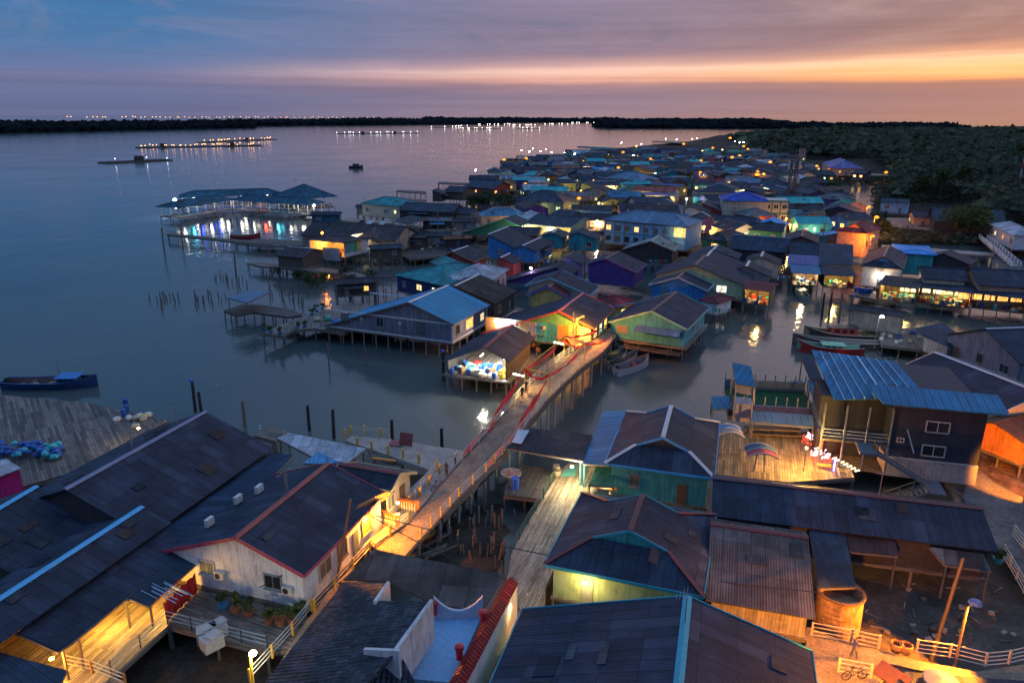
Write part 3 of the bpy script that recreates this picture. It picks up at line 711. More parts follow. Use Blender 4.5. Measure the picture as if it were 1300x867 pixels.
# concrete walkway from the bottom of the frame over the arched bridge into the village
EDGE_L = [(430, 739, 2.3), (472, 700, 2.3), (520, 664, 2.5), (552, 626, 2.7), (587, 585, 3.2), (618, 552, 3.9), (645, 521, 4.5), (666, 497, 4.8), (685, 478, 4.9), (716, 454, 4.6), (750, 434, 3.7), (770, 421, 3.0), (783, 406, 2.7), (800, 391, 2.5)]
EDGE_R = [(478, 745, 2.3), (534, 683, 2.3), (560, 656, 2.5), (583, 631, 2.7), (617, 600, 3.2), (648, 567, 3.9), (675, 531, 4.5), (697, 505, 4.8), (716, 486, 4.9), (742, 463, 4.6), (765, 447, 3.7), (776, 434, 3.0), (789, 419, 2.7), (808, 397, 2.5)]
def path_thing():
    l = Q(*EDGE_L); r = Q(*EDGE_R); c = (l[5]+r[5])/2
    t = T('footbridge', 'concrete walkway that arches over the creek as the red draped footbridge', 'bridge', (c.x, c.y, 0))
    m = MB(); s = 0
    for i in range(len(l)-1):
        a, b, e, f = l[i], l[i+1], r[i+1], r[i]; L = ((b-a).length+(e-f).length)/2; w1 = (a-f).length; w2 = (b-e).length
        m.face([f, e, b, a], 0, [(s, 0), (s+L, 0), (s+L, w2), (s, w1)]); s += L
        dz = Vector((0, 0, .35)); m.face([a-dz, b-dz, e-dz, f-dz]); m.face([f-dz, e-dz, e, f]); m.face([b-dz, a-dz, a, b])
    sl = t.part('walkway_slab', m, groundmat((.26, .19, .14), scale=.7, contrast=.35, bump=.03))
    g = MB()
    for i in range(2, len(l)-3):
        for q in (l, r):
            n = (r[i]-l[i]).normalized()*(-.1 if q is l else .1); g.bar(q[i]+n-Vector((0, 0, .3)), q[i+1]+n-Vector((0, 0, .3)), .16, .75)
    t.part('edge_beam', g, paint((.1, .085, .1), .8), sl)
    for i in range(1, len(l)-1):
        for q in (l, r):
            for kk in ((0,) if i in (1,) else (0, .5)):
                p = q[i].lerp(q[i+1], kk); c2 = (l[i]+r[i])/2; p = p.lerp(Vector((c2.x, c2.y, p.z)), .1)
                mm = MB(); mm.cyl(Vector((p.x, p.y, -.8)), p-Vector((0, 0, .35)), .15, .15, 7); t.part('bridge_pier', mm, POST_C)
        cb = MB(); cb.bar(l[i]-Vector((0, 0, .5)), r[i]-Vector((0, 0, .5)), .2, .25); t.part('cross_beam', cb, POST_C)
    return l, r
BL, BR = path_thing()
railing('yellow posted railing right of the walkway, between porch house and arch', BR[1:6], gap=1.9, rails=3)
railing('railing along the right of the bridge arch down to the orange bench', BR[5:12], gap=2.0, rails=3, post=RAILW, pw=.07)
railing('railing along the left of the bridge arch, facing the open net shed', BL[4:12], gap=2.0, rails=3, post=RAILW, pw=.07)
# portal frames with red cloth
def portal(i, label):
    a, b = BL[i], BR[i]; t = T('bridge_portal', label, 'portal frame', (a+b)/2, 'yellow portal frames on the bridge'); h = 2.9
    for p in (a, b):
        m = MB(); m.box(p+Vector((0, 0, h/2)), (.14, .14, h)); t.part('post', m, YELLOW)
    m = MB(); m.bar(a+Vector((0, 0, h)), b+Vector((0, 0, h)), .1, .14); t.part('top_bar', m, YELLOW); return a+Vector((0, 0, h)), b+Vector((0, 0, h))
pa = portal(7, 'yellow portal frame on the near side of the bridge crown'); pb = portal(9, 'yellow portal frame on the far side of the bridge crown')
m = MB(); m.bar(pa[0], pb[0], .08, .1); m.bar(pa[1], pb[1], .08, .1)
single('portal_rail', m, YELLOW, 'yellow bars joining the two portal frames over the bridge', 'bar', pa[0])
CLOTH = paint((.85, .008, .01), .6)
def ribbon(label, a, b, sag, w=.42):
    a, b = Vector(a), Vector(b); m = MB(); n = 14; d = (b-a).xy.normalized(); nn = Vector((-d[1], d[0], 0)); pr = None
    for i in range(n+1):
        k = i/n; p = a.lerp(b, k)-Vector((0, 0, sag*4*k*(1-k))); ww = w*(.7+.3*math.sin(i*2.1)); tw = math.sin(i*.9)*.12
        q = [p+nn*tw+Vector((0, 0, ww/2)), p-nn*tw-Vector((0, 0, ww/2))]
        if pr: m.hexa([pr[0], q[0], q[1], pr[1]], [x+nn*.03 for x in (pr[0], q[0], q[1], pr[1])])
        pr = q
    single('cloth_swag', m, CLOTH, label, 'cloth', a, 'red cloth swags draped on the bridge')
for s, (B, pt, pt2, side) in enumerate(((BL, pa[0], pb[0], 'left'), (BR, pa[1], pb[1], 'right'))):
    ribbon(f'red cloth from the portal down the {side} near ramp, upper strip', pt, B[4]+Vector((0, 0, .6)), .5)
    ribbon(f'red cloth from the portal down the {side} near ramp, lower strip', pt, B[5]+Vector((0, 0, .2)), .2, .32)
    ribbon(f'red cloth looped between the two portals on the {side} of the bridge', pt, pt2, .7)
    ribbon(f'red cloth from the portal down the {side} rail, far ramp', pt2, B[11]+Vector((0, 0, 1.1)), .6)
ribbon('red cloth looped across the near portal', pa[0], pa[1], .9); ribbon('red cloth looped across the far portal', pb[0], pb[1], .9)
for s, a in (('nearer', pa[0]), ('farther', pb[0])):
    t = T('tube_light', f'white fluorescent tube on the bridge rail, the {s} of two', 'lamp', a, 'fluorescent tubes on the bridge')
    m = MB(); d = (pa[1]-pa[0]).normalized(); q = a-d*.9-Vector((0, 0, 1.0)); m.cyl(q-d*.75, q+d*.75, .06, .06, 6); t.part('tube', m, glow((1, .85, .5), 30)); m = MB(); m.bar(q+d*.75, a-Vector((0, 0, 1)), .05); t.part('arm', m, RAILW); t.lamp(q-Vector((0, 0, .3)), 1500, (1, .6, .18), .3)
# jetty of concrete beside the bridge, boarded decks
JZ = 2.1
deck('jetty', 'pale concrete jetty arm with yellow bollards left of the bridge', 'jetty', [(438, 559), (447, 553), (494, 557), (588, 572), (560, 611), (545, 596), (468, 569)], JZ, CONC, postmat=POST_C, posts=5)
deck('landing', 'concrete landing between the jetty arm and the porch house, motorcycle on it', 'landing', [(545, 597), (588, 573), (600, 577), (552, 629), (521, 661), (476, 690), (452, 668), (512, 628)], JZ+.02, CONC, postmat=POST_C, posts=5)
for i, (x, y) in enumerate([(438, 556), (446, 552), (454, 567), (463, 551), (472, 572), (483, 555), (493, 577), (512, 582), (532, 588), (554, 596), (558, 601), (545, 616), (533, 631), (520, 643)]):
    p = P(x, y, JZ); m = MB(); m.box(p+Vector((0, 0, .5)), (.2, .2, 1.0), .5); m.box(p+Vector((0, 0, 1.03)), (.24, .24, .07), .5)
    single('bollard', m, YELLOW, 'short square yellow post on the edge of the pale concrete jetty', 'bollard', p, 'yellow posts on the concrete jetty')
railing('grey rails of the jetty facing the garden pool under the porch roof', [P(554, 597, JZ), P(520, 643, JZ)], post=RAILW, pw=.06, rails=3)
railing('thin rails along the seaward edge of the concrete jetty', [P(447, 552, JZ), P(494, 556, JZ)], post=RAILW, pw=.06, rails=2)
# sign panels leaning on the jetty
for lab, x, y, tl in (('dark red panel lying flat on the concrete jetty', 500, 567, .05), ('dark red panel leaning upright on the concrete jetty', 515, 566, 1.2)):
    p = P(x, y, JZ); u = Vector((.9, -.25, 0)); v = Vector((.25, .9, 0))*math.cos(tl)+Vector((0, 0, math.sin(tl))); m = MB()
    q = [p-u*.8+Vector((0, 0, .03)), p+u*.8+Vector((0, 0, .03)), p+u*.8+v*1.4+Vector((0, 0, .03)), p-u*.8+v*1.4+Vector((0, 0, .03))]; n = u.cross(v).normalized()*.08
    m.hexa(q, [k+n for k in q]); single('sign_board', m, paint((.22, .05, .05)), lab, 'board', p)
# boardwalk with worn boards on the right of the pool, its railing, canopy
BZ = 2.2
deck('boardwalk', 'broad worn timber boardwalk running from the grey canopy towards us', 'boardwalk', [(640, 760), (650, 700), (671, 662), (712, 596), (722, 588), (775, 590), (740, 640), (693, 745), (688, 790)], BZ, DECKP, posts=4)
railing('dark green railing along the creek side of the worn boardwalk', [P(648, 704, BZ), P(690, 632, BZ), P(706, 603, BZ)], post=paint((.04, .09, .07)), rail=paint((.05, .11, .08)), pw=.07, gap=2.2)
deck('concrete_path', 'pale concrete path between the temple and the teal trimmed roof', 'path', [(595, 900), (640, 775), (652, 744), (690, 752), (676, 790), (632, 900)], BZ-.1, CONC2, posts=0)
deck('work_deck', 'dark timber work deck beneath the grey canopy over the creek', 'deck', [(640, 627), (648, 596), (668, 590), (713, 597), (694, 634)], BZ-.1, DECKD, posts=2.5)
# canopy
def canopy(name, label, pts, roof, posts=(), zf=BZ, cat='canopy', th=.08, postm=None, fascia=None, group=None, pw=.12):
    w = Q(*pts); c = sum(w, Vector())/len(w); t = T(name, label, cat, (c.x, c.y, zf), group); m = MB(); m.sheet(w, th); s = t.part('roof_sheet', m, RM(roof) if isinstance(roof, str) else roof)
    f = MB()
    for i in range(len(w)): f.bar(w[i-1]-Vector((0, 0, th+.06)), w[i]-Vector((0, 0, th+.06)), .07, .14)
    t.part('frame', f, fascia or paint((.16, .15, .15)), s)
    for i in posts:
        p = w[i].lerp(c, .07); m = MB(); m.box((p.x, p.y, (zf+p.z)/2), (pw, pw, p.z-zf-.05)); t.part('post', m, postm or POST_W)
    return t
canopy('canopy', 'flat grey sheet canopy over the boardwalk between the bridge and the blue awning', [(673, 543, 5.0), (752, 552, 5.2), (740, 585, 4.9), (642, 568, 4.7)], 'brown', (0, 1, 2, 3), postm=paint((.05, .25, .4)))
m = MB(); w = Q((658, 545, 5.15), (672, 546, 5.15), (662, 563, 5.0), (650, 561, 5.0)); m.sheet(w, .06); single('loose_sheet', m, paint((.5, .52, .6)), 'pale metal sheet lying on the grey canopy', 'sheet', w[0])
canopy('awning', 'blue sheet awning along the left side of the teal house', [(765, 522, 5.3), (793, 522, 5.6), (774, 590, 5.5), (740, 588, 4.9)], 'blue', (0, 3), postm=paint((.05, .35, .5)))
canopy('carport', 'small green sheet canopy lit from beneath beside the teal house', [(757, 592, 4.2), (780, 592, 4.3), (780, 617, 4.0), (747, 615, 3.9)], 'green', (0, 1, 2, 3))
# ================================================================ foreground houses
WHITE_F = (.55, .55, .6); CAPG = (.2, .2, .32); CAPB = (.1, .42, .75); REDF = (.4, .05, .1); TEALF = (.02, .3, .42)
G('long black roofed store at the far left with a pale ridge, beside the net deck', (82, 621), (261, 522), (353, 564), ze=5.0, pitch=22, wall='dtimber', ridge=CAPG, name='store_house', cat='store', win=None, st=4, ext=9)
G('dark roof in the left corner with a short blue ridge', (-70, 685), (46, 617), (127, 664), ze=4.8, pitch=22, wall='dtimber', ridge=CAPB, win=None, name='store_house', cat='store', ext=5)
F3 = G('dark roof with a long blue ridge over the lit deck in the lower left', (-70, 804), (180, 643), (208, 670), e2=4.0, ze=5.6, pitch=20, wall='orange', ridge=CAPB, win=None, name='store_house', cat='store', open='R', ext=6)
canopy('lean_to_roof', 'low dark lean-to roof stepping down from the blue ridged roof above the lit deck', [(17, 801, 5.3), (207, 668, 5.3), (242, 692, 4.5), (160, 758, 4.5), (95, 811, 4.5), (73, 826, 4.5)], 'char', (3, 4, 5), zf=2.0, cat='roof')
canopy('porch_roof', 'dark patched porch roof with loose rods beside the white house', [(160, 757.5, 4.45), (243, 691, 4.45), (252, 712, 4.0), (188, 768, 4.0)], 'slate', (2, 3), zf=2.0, cat='roof')
mg = T('stilt_house', 'small magenta walled hut with a pale roof at the left edge by the blue bundles', 'hut', P(2, 602, 2))
w = Q((-25, 588, 4.6), (8, 582, 4.6), (26, 594, 4.4), (-20, 612, 4.4)); m = MB(); m.sheet(w, .1); mg.part('roof', m, RM('pale'))
m = MB(); a, b = P(-18, 609, 4.3), P(24, 595, 4.3); wallseg(m, a, b, 2.0, th=.12); a, b = P(24, 595, 4.3), P(9, 584, 4.3); wallseg(m, a, b, 2.0, th=.12); mg.part('wall', m, WM('magenta'))
canopy('corner_roof', 'dark roof with a red and white bunting edge in the bottom left corner', [(-60, 815, 4.6), (0, 828, 4.6), (84, 850, 4.4), (70, 880, 4.2), (-60, 890, 4.6)], 'slate', (), zf=2.0, cat='roof')
F4 = G('white stilt house with a red ridge and grilled window, orange lit on its right', (299, 682), (416, 588), (384, 732), e2=(212, 672), ze=5.3, pitch=20, wall='white', ridge=(.32, .07, .05), fascia=REDF, zf=2.3, st=3.2, name='stilt_house', win=None, ov=.35, ext=4)
L_, yl_, yr_, zf_, ze_, zr_ = F4.dims
for s, on, wd, hh in ((-3.1, False, 1.3, 1.1), (2.6, False, 1.4, 1.1)): F4.opening('window', 'a', s, zf_+1.7, wd, hh, on)
F4.opening('window', 'R', -L_*.52, zf_+1.6, 1.6, 1.3, False); F4.opening('window', 'R', -L_*.1, zf_+1.6, 1.2, 1.3, False); F4.opening('door', 'R', L_*.25, zf_+1.0, .9, 2.0, False); F4.opening('window', 'R', L_*.55, zf_+1.6, 1.4, 1.3, False)
def aircon(t, p, n, name='air_conditioner'):
    p = Vector(p); n = Vector(n).normalized(); d = Vector((-n.y, n.x, 0)); m = MB(); c = p+n*.2
    q = [c-d*.4-n*.16-Vector((0, 0, .3)), c+d*.4-n*.16-Vector((0, 0, .3)), c+d*.4+n*.16-Vector((0, 0, .3)), c-d*.4+n*.16-Vector((0, 0, .3))]; m.hexa(q, [k+Vector((0, 0, .6)) for k in q])
    o = t.part(name, m, paint((.6, .6, .58))); f = MB(); f.cyl(c+n*.165-d*.1, c+n*.18-d*.1, .24, .24, 12); t.part('fan_grille', f, DARKP, o)
for s in (-1.9, 3.9): aircon(F4, F4.W3(-L_, -s, zf_+1.4), -F4.u)
for k, (x, y) in enumerate(((.1, .45), (.35, .35), (-.55, .42))):
    yy = yl_*y+.4; z = zr_-yy*math.tan(math.radians(20)); aircon(F4, F4.W3(L_*x, yy, z+.4), F4.v*1.0)
canopy('lean_to_roof', 'sagging dark sheet roof between the black store and the white house', [(205, 672, 4.6), (342, 575, 4.6), (372, 577, 5.2), (330, 620, 5.2), (232, 690, 5.0)], 'night', (), zf=2.0, cat='roof')
# porch house with the orange gable
F4b = G('porch house with a maroon ridge, pale gable and orange lit balcony by the walkway', (431, 588), (508, 601), (487, 621), ze=5.2, pitch=24, wall='cream', ridge=(.2, .03, .03), fascia=(.62, .5, .3), zf=2.3, st=3.5, win=None, e2=3.2, gm=None)
L_, yl_, yr_, zf_, ze_, zr_ = F4b.dims
F4b.opening('door', 'b', 1.0, zf_+1.0, 1.0, 2.0, False); F4b.opening('window', 'b', -1.2, zf_+1.5, 1.3, 1.2, False)
canopy('gable_porch', 'small orange fronted porch gable facing the walkway', [(489, 623, 6.0), (466, 644, 4.9), (437, 668, 4.6), (455, 640, 5.9)], roofmat((.35, .14, .06), var=.1), (1, 2), zf=2.3, cat='porch', fascia=paint((.7, .55, .35)))
m = MB(); w = Q((467, 642, 4.8), (489, 624, 5.9), (491, 634, 4.8)); m.hexa(w, [p+Vector((.05, .12, 0)) for p in w]); single('gable_board', m, paint((.6, .17, .03)), 'orange triangular gable board over the porch', 'board', w[0])
bal = T('balustrade', 'white balustrade with orange caps round the porch landing', 'balustrade', P(500, 660, 2.3))
w = Q((470, 655, 2.3), (505, 668, 2.3), (520, 664, 2.3), (529, 642, 2.3)); w2 = Q((484, 640, 2.3), (530, 650, 2.3))
for ln in ([w[0], w[1]], [w2[0], w2[1]]):
    a, b = ln; n = 14
    for i in range(n+1):
        m = MB(); p = a.lerp(b, i/n); m.lathe(p, [(.06, 0), (.1, .25), (.05, .5), (.06, .85)], 6); bal.part('baluster', m, paint((.75, .7, .62)))
    m = MB(); m.bar(a+Vector((0, 0, .92)), b+Vector((0, 0, .92)), .3, .14); bal.part('cap', m, paint((.5, .14, .05)))
    for p in (a, b):
        m = MB(); m.box(p+Vector((0, 0, .55)), (.34, .34, 1.1)); m.box(p+Vector((0, 0, 1.15)), (.42, .42, .1)); bal.part('pier', m, paint((.5, .16, .06)))
canopy('shed_roof', 'pale blue grey flat sheet roof behind the white house by the jetty', [(352, 556, 4.8), (366, 549, 4.9), (465, 569, 4.7), (441, 587, 4.4), (398, 580, 4.6)], 'pale', (0, 2, 3), cat='roof')
canopy('shed_roof', 'small bright blue sheet roof touching the ridge of the white house', [(385, 588, 5.6), (404, 573, 6.2), (431, 587, 5.6), (414, 589, 5.4)], 'sky', (), cat='roof')
deck('garden_deck', 'brown planted deck with an orange bench in the pool behind the porch house', 'deck', [(452, 578), (470, 577), (512, 590), (500, 604), (452, 594)], 1.5, DECKW, posts=3)
p = P(488, 588, 1.5); t = T('bench', 'orange bench on the planted deck behind the porch house', 'bench', p); m = MB(); m.box(p+Vector((0, 0, .45)), (2.6, .4, .08), -.25); t.part('seat', m, paint((.7, .25, .03)))
for k in (-1.1, 1.1): m = MB(); m.box(p+Vector((k*.97, -k*.25, .21)), (.08, .35, .42), -.25); t.part('leg', m, paint((.3, .12, .03)))
# decks of the lower left
deck('house_deck', 'yellow lit timber deck under the blue ridged roof in the lower left', 'deck', [(40, 870), (70, 822), (200, 712), (240, 733), (214, 793), (142, 858), (120, 880)], 2.0, DECKP, posts=3)
deck('house_deck', 'dim timber deck below the white house in the lower left', 'deck', [(214, 793), (240, 733), (262, 738), (400, 786), (372, 822), (340, 826)], 2.0, DECKW, posts=3)
railing('thin pipe railing round the dark pool below the lit deck', [P(142, 856, 2.0), P(213, 792, 2.0), P(340, 824, 2.0)], post=DARKP, rail=paint((.2, .3, .38)), pw=.06, gap=2.2, h=1.1)
railing('rail with yellow posts beside the tiled temple roof at the bottom', [P(318, 866, 2.2), P(372, 806, 2.2), P(396, 776, 2.2)], gap=3, rails=3)
railing('rail with yellow posts on the walkway in front of the white house', [P(400, 776, 2.3), P(470, 700, 2.3), P(519, 662, 2.3)], gap=2.4, rails=3)
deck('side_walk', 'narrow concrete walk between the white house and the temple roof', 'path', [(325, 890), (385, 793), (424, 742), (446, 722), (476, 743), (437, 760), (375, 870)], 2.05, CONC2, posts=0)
railing('orange posted rail at the edge of the corner deck, bottom left', [P(86, 848, 2.0), P(118, 855, 2.0), P(160, 872, 2.0)], gap=2.0, post=paint((.5, .22, .04)))
deck('corner_deck', 'dim timber deck in the bottom left corner', 'deck', [(60, 890), (92, 850), (140, 856), (200, 885), (180, 910)], 1.9, DECKW, posts=3)
# ---- temple in the bottom centre
tp = T('temple', 'temple with a dark pan tiled roof, white parapets and red tiled wall, bottom centre', 'temple', P(520, 800, 2.0))
m = MB(); m.sheet(Q((437, 738, 5.2), (494, 739, 6.7), (480, 762, 6.7), (548, 763, 7.6), (503, 826, 7.6), (432, 905, 6.9), (305, 905, 5.2)), .18); tp.part('tile_roof', m, RM('tile'))
m = MB(); m.sheet(Q((461, 826, 6.9), (507, 828, 7.1), (545, 900, 5.0), (430, 900, 5.0)), .15); tp.part('lower_roof', m, RM('tile'))
WPAR = wallmat((.62, .6, .62), dirt=.5)
m = MB(); w = Q((550, 761, 7.9), (503, 826, 7.9)); wallseg(m, w[0], w[1], 5.0, th=-.22); w = Q((495, 738, 6.9), (478, 763, 6.9)); wallseg(m, w[0], w[1], 5.4, th=-.22); w = Q((461, 824, 7.2), (506, 826, 8.0)); wallseg(m, w[0], w[1], 4.6); tp.part('parapet', m, WPAR)
m = MB(); m.prism(Q((548, 775, 4.2), (614, 777, 4.2), (574, 868, 4.2), (515, 862, 4.2)), 2, 4.3); tp.part('flat_roof', m, paint((.2, .4, .66), .6))
m = MB(); w = Q((551, 776, 4.9), (613, 775, 4.9)); n = 10
for i in range(n):
    a, b = w[0].lerp(w[1], i/n), w[0].lerp(w[1], (i+1)/n); f = lambda k: Vector((0, 0, 1.1*(abs(k-.5)*2)**2)); wallseg(m, a+f(i/n), b+f((i+1)/n), 4.2)
tp.part('curved_parapet', m, paint((.35, .45, .62)))
m = MB(); m.sheet(Q((436, 735, 4.6), (474, 697, 4.6), (641, 729, 4.6), (612, 776, 4.4), (545, 764, 4.4), (494, 738, 4.5)), .12); tp.part('rear_sheet_roof', m, roofmat((.085, .07, .068), sheet=(1.9, 3.0), var=.45))
a, b = P(650, 732, 5.4), P(567, 885, 5.4); d = (b-a).normalized(); n = Vector((d.y, -d.x, 0))
if n.x < 0: n = -n
REDT = roofmat((.26, .012, .02), sheet=(.3, .5), corr=.3, var=.25, rough=.5, amp=.09, stain=.25)
m = MB(); m.sheet([a, b, b+n*.5-Vector((0, 0, .4)), a+n*.5-Vector((0, 0, .4))], .12); m.sheet([a, b, b-n*.5-Vector((0, 0, .4)), a-n*.5-Vector((0, 0, .4))], .12); tp.part('red_tile_coping', m, REDT)
m = MB(); A = [a-Vector((0, 0, .5)), b-Vector((0, 0, .5))]; wallseg(m, A[0]+n*.1, A[1]+n*.1, 2.1, th=.3); tp.part('front_wall', m, wallmat((.7, .68, .64), dirt=.3))
m = MB(); z = Vector((0, 0, 1.4)); m.bar(a-z+n*.3, b-z+n*.3, .1, .22); m.bar(a-z-Vector((0, 0, .9))+n*.3, b-z-Vector((0, 0, .9))+n*.3, .1, .12); tp.part('red_band', m, paint((.5, .04, .03)))
for q in ((551, 764), (613, 776), (583, 820)):
    m = MB(); p = P(q[0], q[1], 5.6); m.lathe(p-Vector((0, 0, .9)), [(.22, 0), (.22, .7), (.3, .75), (.26, .95), (.0, 1.05)], 10); tp.part('red_finial', m, paint((.5, .02, .03), .4))
# ---- big roof with turquoise edge, bottom
G('large dark roof with turquoise trim filling the bottom right of centre', (858, 900), (873, 757), (1027, 802), e2=(681, 733), ze=5.2, pitch=17, wall='teal', ridge=TEALF, fascia=TEALF, win=None, zf=2.2, name='shop_house', cat='house', ext=6)
H('dark roof with maroon hips and a turquoise gablet beside the boardwalk', (691, 716), (893, 757), (900, 652), ze=5.1, pitch=22, style='dutch', along='v', wall='pgreen', ridge=(.11, .02, .025), fascia=TEALF, gm=WM('teal'), win='auto', lit=.6, st=4, ext=4)
H('teal house with white hip caps on a dark roof, centre right', (768, 588), (907, 607), (913, 536), ze=5.5, pitch=24, style='dutch', along='v', wall='teal', ridge=(.62, .55, .55), fascia=(.05, .35, .7), zf=2.2, lit=.1, st=3.5, gm=WM('dark'))
canopy('eave_board', 'short bright blue gutter at the left end of the long dark shop roof', [(911, 604, 6.0), (972, 612, 6.0), (972, 617, 5.7), (911, 609, 5.7)], 'bright', (), cat='gutter')
G('long dark shop roof with a maroon ridge running under the navy building', (905, 606), (1247, 645), (1272, 701), e2=1.6, ze=4.9, pitch=17, wall='dtimber', ridge=(.1, .025, .03), win=None, st=5, name='shop_house', cat='house', ext=8)
G('low grey brown roof with a maroon ridge left of the round tank', (902, 664), (1026, 682), (1043, 787), e2=1.3, ze=4.2, pitch=13, roof=roofmat((.085, .078, .085), sheet=(1.0, 3.0)), wall='board', ridge=(.1, .02, .03), win=None, st=4, name='shop_house', cat='house', ext=5)
canopy('lean_to_roof', 'buckled dark sheet roof between the grey brown roof and the round tank', [(1028, 671, 4.7), (1072, 677, 4.7), (1086, 744, 3.8), (1040, 746, 3.8)], 'slate', (2, 3), zf=.8, cat='roof')
canopy('lean_to_roof', 'dim brown sheet roof hanging below the long dark shop roof', [(1072, 678, 4.6), (1136, 686, 4.6), (1140, 705, 3.9), (1078, 699, 3.9)], 'brown', (2, 3), zf=.8, cat='roof')
canopy('lean_to_roof', 'awning of striped blue and maroon sheets at the end of the long dark shop roof', [(1180, 694, 4.6), (1248, 703, 4.6), (1258, 724, 3.8), (1200, 716, 3.8)], roofmat((.13, .16, .18), sheet=(.9, 4), var=.9), (2, 3), zf=.8, cat='roof')
# round tank
p = P(1060, 800, .4); t = T('water_tank', 'round rusty concrete tank with a broken rim beside the railing', 'tank', p); m = MB(); m.lathe(p, [(1.55, 0), (1.58, 1.2), (1.55, 3.3), (1.45, 3.35), (1.42, 2.4), (0, 2.4)], 26); t.part('shell', m, groundmat((.33, .22, .14), scale=1.2, contrast=.6, bump=.05), smooth=False)
m = MB(); n = 20
for i in range(n):
    a0, a1 = 6.2832*i/n, 6.2832*(i+1)/n; m.bar(p+Vector((math.cos(a0)*1.6, math.sin(a0)*1.6, 3.3)), p+Vector((math.cos(a1)*1.6, math.sin(a1)*1.6, 3.3)), .1, .16)
t.part('rim', m, paint((.16, .09, .05), .8))
# yard of mud on the right
ground_patch('mud_flat', [P(q[0], q[1], .4) for q in ((1000, 880), (1030, 800), (1030, 700), (1180, 690), (1290, 730), (1340, 790), (1340, 900))], .45, MUD2, res=.6, amp=.35, edge=2.5, seed=3)
ground_patch('mud_flat', [P(q[0], q[1], .4) for q in ((1225, 640), (1240, 545), (1330, 500), (1400, 620), (1400, 700), (1290, 650))], .6, groundmat((.22, .13, .08), scale=.8, contrast=.6, bump=.3), res=.6, amp=.6, edge=2.5, seed=8)
ground_patch('mud_flat', [P(q[0], q[1], .1) for q in ((30, 900), (150, 850), (216, 790), (260, 745), (400, 770), (345, 850), (330, 900))], .15, MUD, res=.7, amp=.2, edge=2, seed=12)
ground_patch('mud_flat', [P(q[0], q[1], .1) for q in ((500, 740), (560, 665), (600, 640), (640, 640), (640, 700), (635, 740))], .1, MUD, res=.7, amp=.15, edge=3, seed=14)
# curving concrete road at the right edge, walkway of the bottom right
deck('concrete_road', 'curving grey concrete road at the right edge beside the navy building', 'road', [(1222, 632), (1236, 590), (1262, 612), (1300, 632), (1340, 650), (1340, 780), (1300, 730), (1262, 690), (1238, 655)], 1.9, groundmat((.13, .12, .12), scale=.5, contrast=.4, bump=.05), posts=0, th=.3)
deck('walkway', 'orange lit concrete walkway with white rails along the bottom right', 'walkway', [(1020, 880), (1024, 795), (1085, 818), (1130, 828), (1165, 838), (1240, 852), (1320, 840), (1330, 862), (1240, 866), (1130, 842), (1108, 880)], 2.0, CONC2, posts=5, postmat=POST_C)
for lab, pts in (('white railing in front of the round tank', [(1030, 806), (1080, 815), (1115, 823)]), ('white railing curving past the two tall poles to the right edge', [(1163, 828), (1205, 834), (1250, 845), (1280, 842), (1330, 830)]),
                 ('white railing on the near side of the lit walkway', [(1064, 852), (1105, 860)]), ('white railing down the side of the curving concrete road', [(1273, 705), (1290, 735), (1320, 790)]), ('short white railing at the far bend of the concrete road', [(1286, 680), (1312, 712)])):
    railing(lab, [P(x, y, 2.0) for x, y in pts], post=paint((.62, .5, .36)), rail=paint((.6, .55, .48)), gap=2.0, rails=4)
for i, x in enumerate((1137, 1149)):
    p = P(x, 826+i*2, 2.0); m = MB(); m.lathe(p, [(.3, 0), (.42, .35), (.42, .62), (.36, .66), (.34, .3), (0, .25)], 14); single('clay_jar', m, paint((.3, .17, .1), .8), f'{"left" if i == 0 else "right"} of two round jars standing by the lit walkway', 'jar', p)
p = P(1126, 868, 2.0); m = MB(); u = Vector((.5, -.75, 0)); v = Vector((.55, .25, .62)); q = [p-u*1.1+Vector((0, 0, .1)), p+u*1.1+Vector((0, 0, .1)), p+u*1.1+v*1.2+Vector((0, 0, .1)), p-u*1.1+v*1.2+Vector((0, 0, .1))]; m.hexa(q, [k+Vector((-.03, -.02, .08)) for k in q]); single('sign_board', m, paint((.16, .06, .05)), 'dark board leaning on the near edge of the lit walkway', 'board', p)
m = MB(); m.sheet(Q((1130, 872, 2.6), (1150, 852, 2.6), (1330, 866, 2.6), (1330, 920, 2.4), (1120, 920, 2.4)), .1); single('shed_roof', m, RM('char'), 'dark flat roof cut by the bottom edge on the right', 'roof', P(1220, 880, 3))
p = P(1194, 870, 2.6); m = MB(); m.lathe(p+Vector((0, 0, .1)), [(1.0, 0), (1.05, .25), (1.0, .3), (.0, .5)], 18); single('water_tank', m, paint((.04, .07, .25)), 'round blue tank lid on the dark roof at the bottom right', 'tank', p)
# ================================================================ navy two storey building and its courtyard
NAVY = wallmat((.02, .026, .05), plank=.35, vert=True, dirt=.2)
nb = T('hotel_building', 'tall navy clad building with a blue metal roof, stairs and balconies on the right', 'building', P(1150, 606, 2.2))
def quadwall(mb, pts, th=.25):
    """wall from four sightings, leaning back by its thickness"""
    w = [Vector(p) for p in pts]; n = (w[1]-w[0]).cross(w[2]-w[0]).normalized()*th; mb.hexa(w, [p+n for p in w])
a, b = P(1122, 600, 2.2), P(1236, 613, 2.2)
ztop = 9.9
d = (b-a).xy.normalized(); dv = Vector((d[0], d[1], 0)); nv = Vector((-d[1], d[0], 0))   # nv points away from us
c0 = a; c1 = b; depth = 13.0
m = MB(); m.prism([c0, c1, c1+nv*depth, c0+nv*depth], 4.0, ztop-.2); wl = nb.part('wall', m, NAVY)
m = MB(); m.prism([c0-dv*.1-nv*.1, c1+dv*.1-nv*.1, c1+dv*.1+nv*depth, c0-dv*.1+nv*depth], 2.0, 3.99); nb.part('plinth', m, wallmat((.34, .31, .33), dirt=.4))
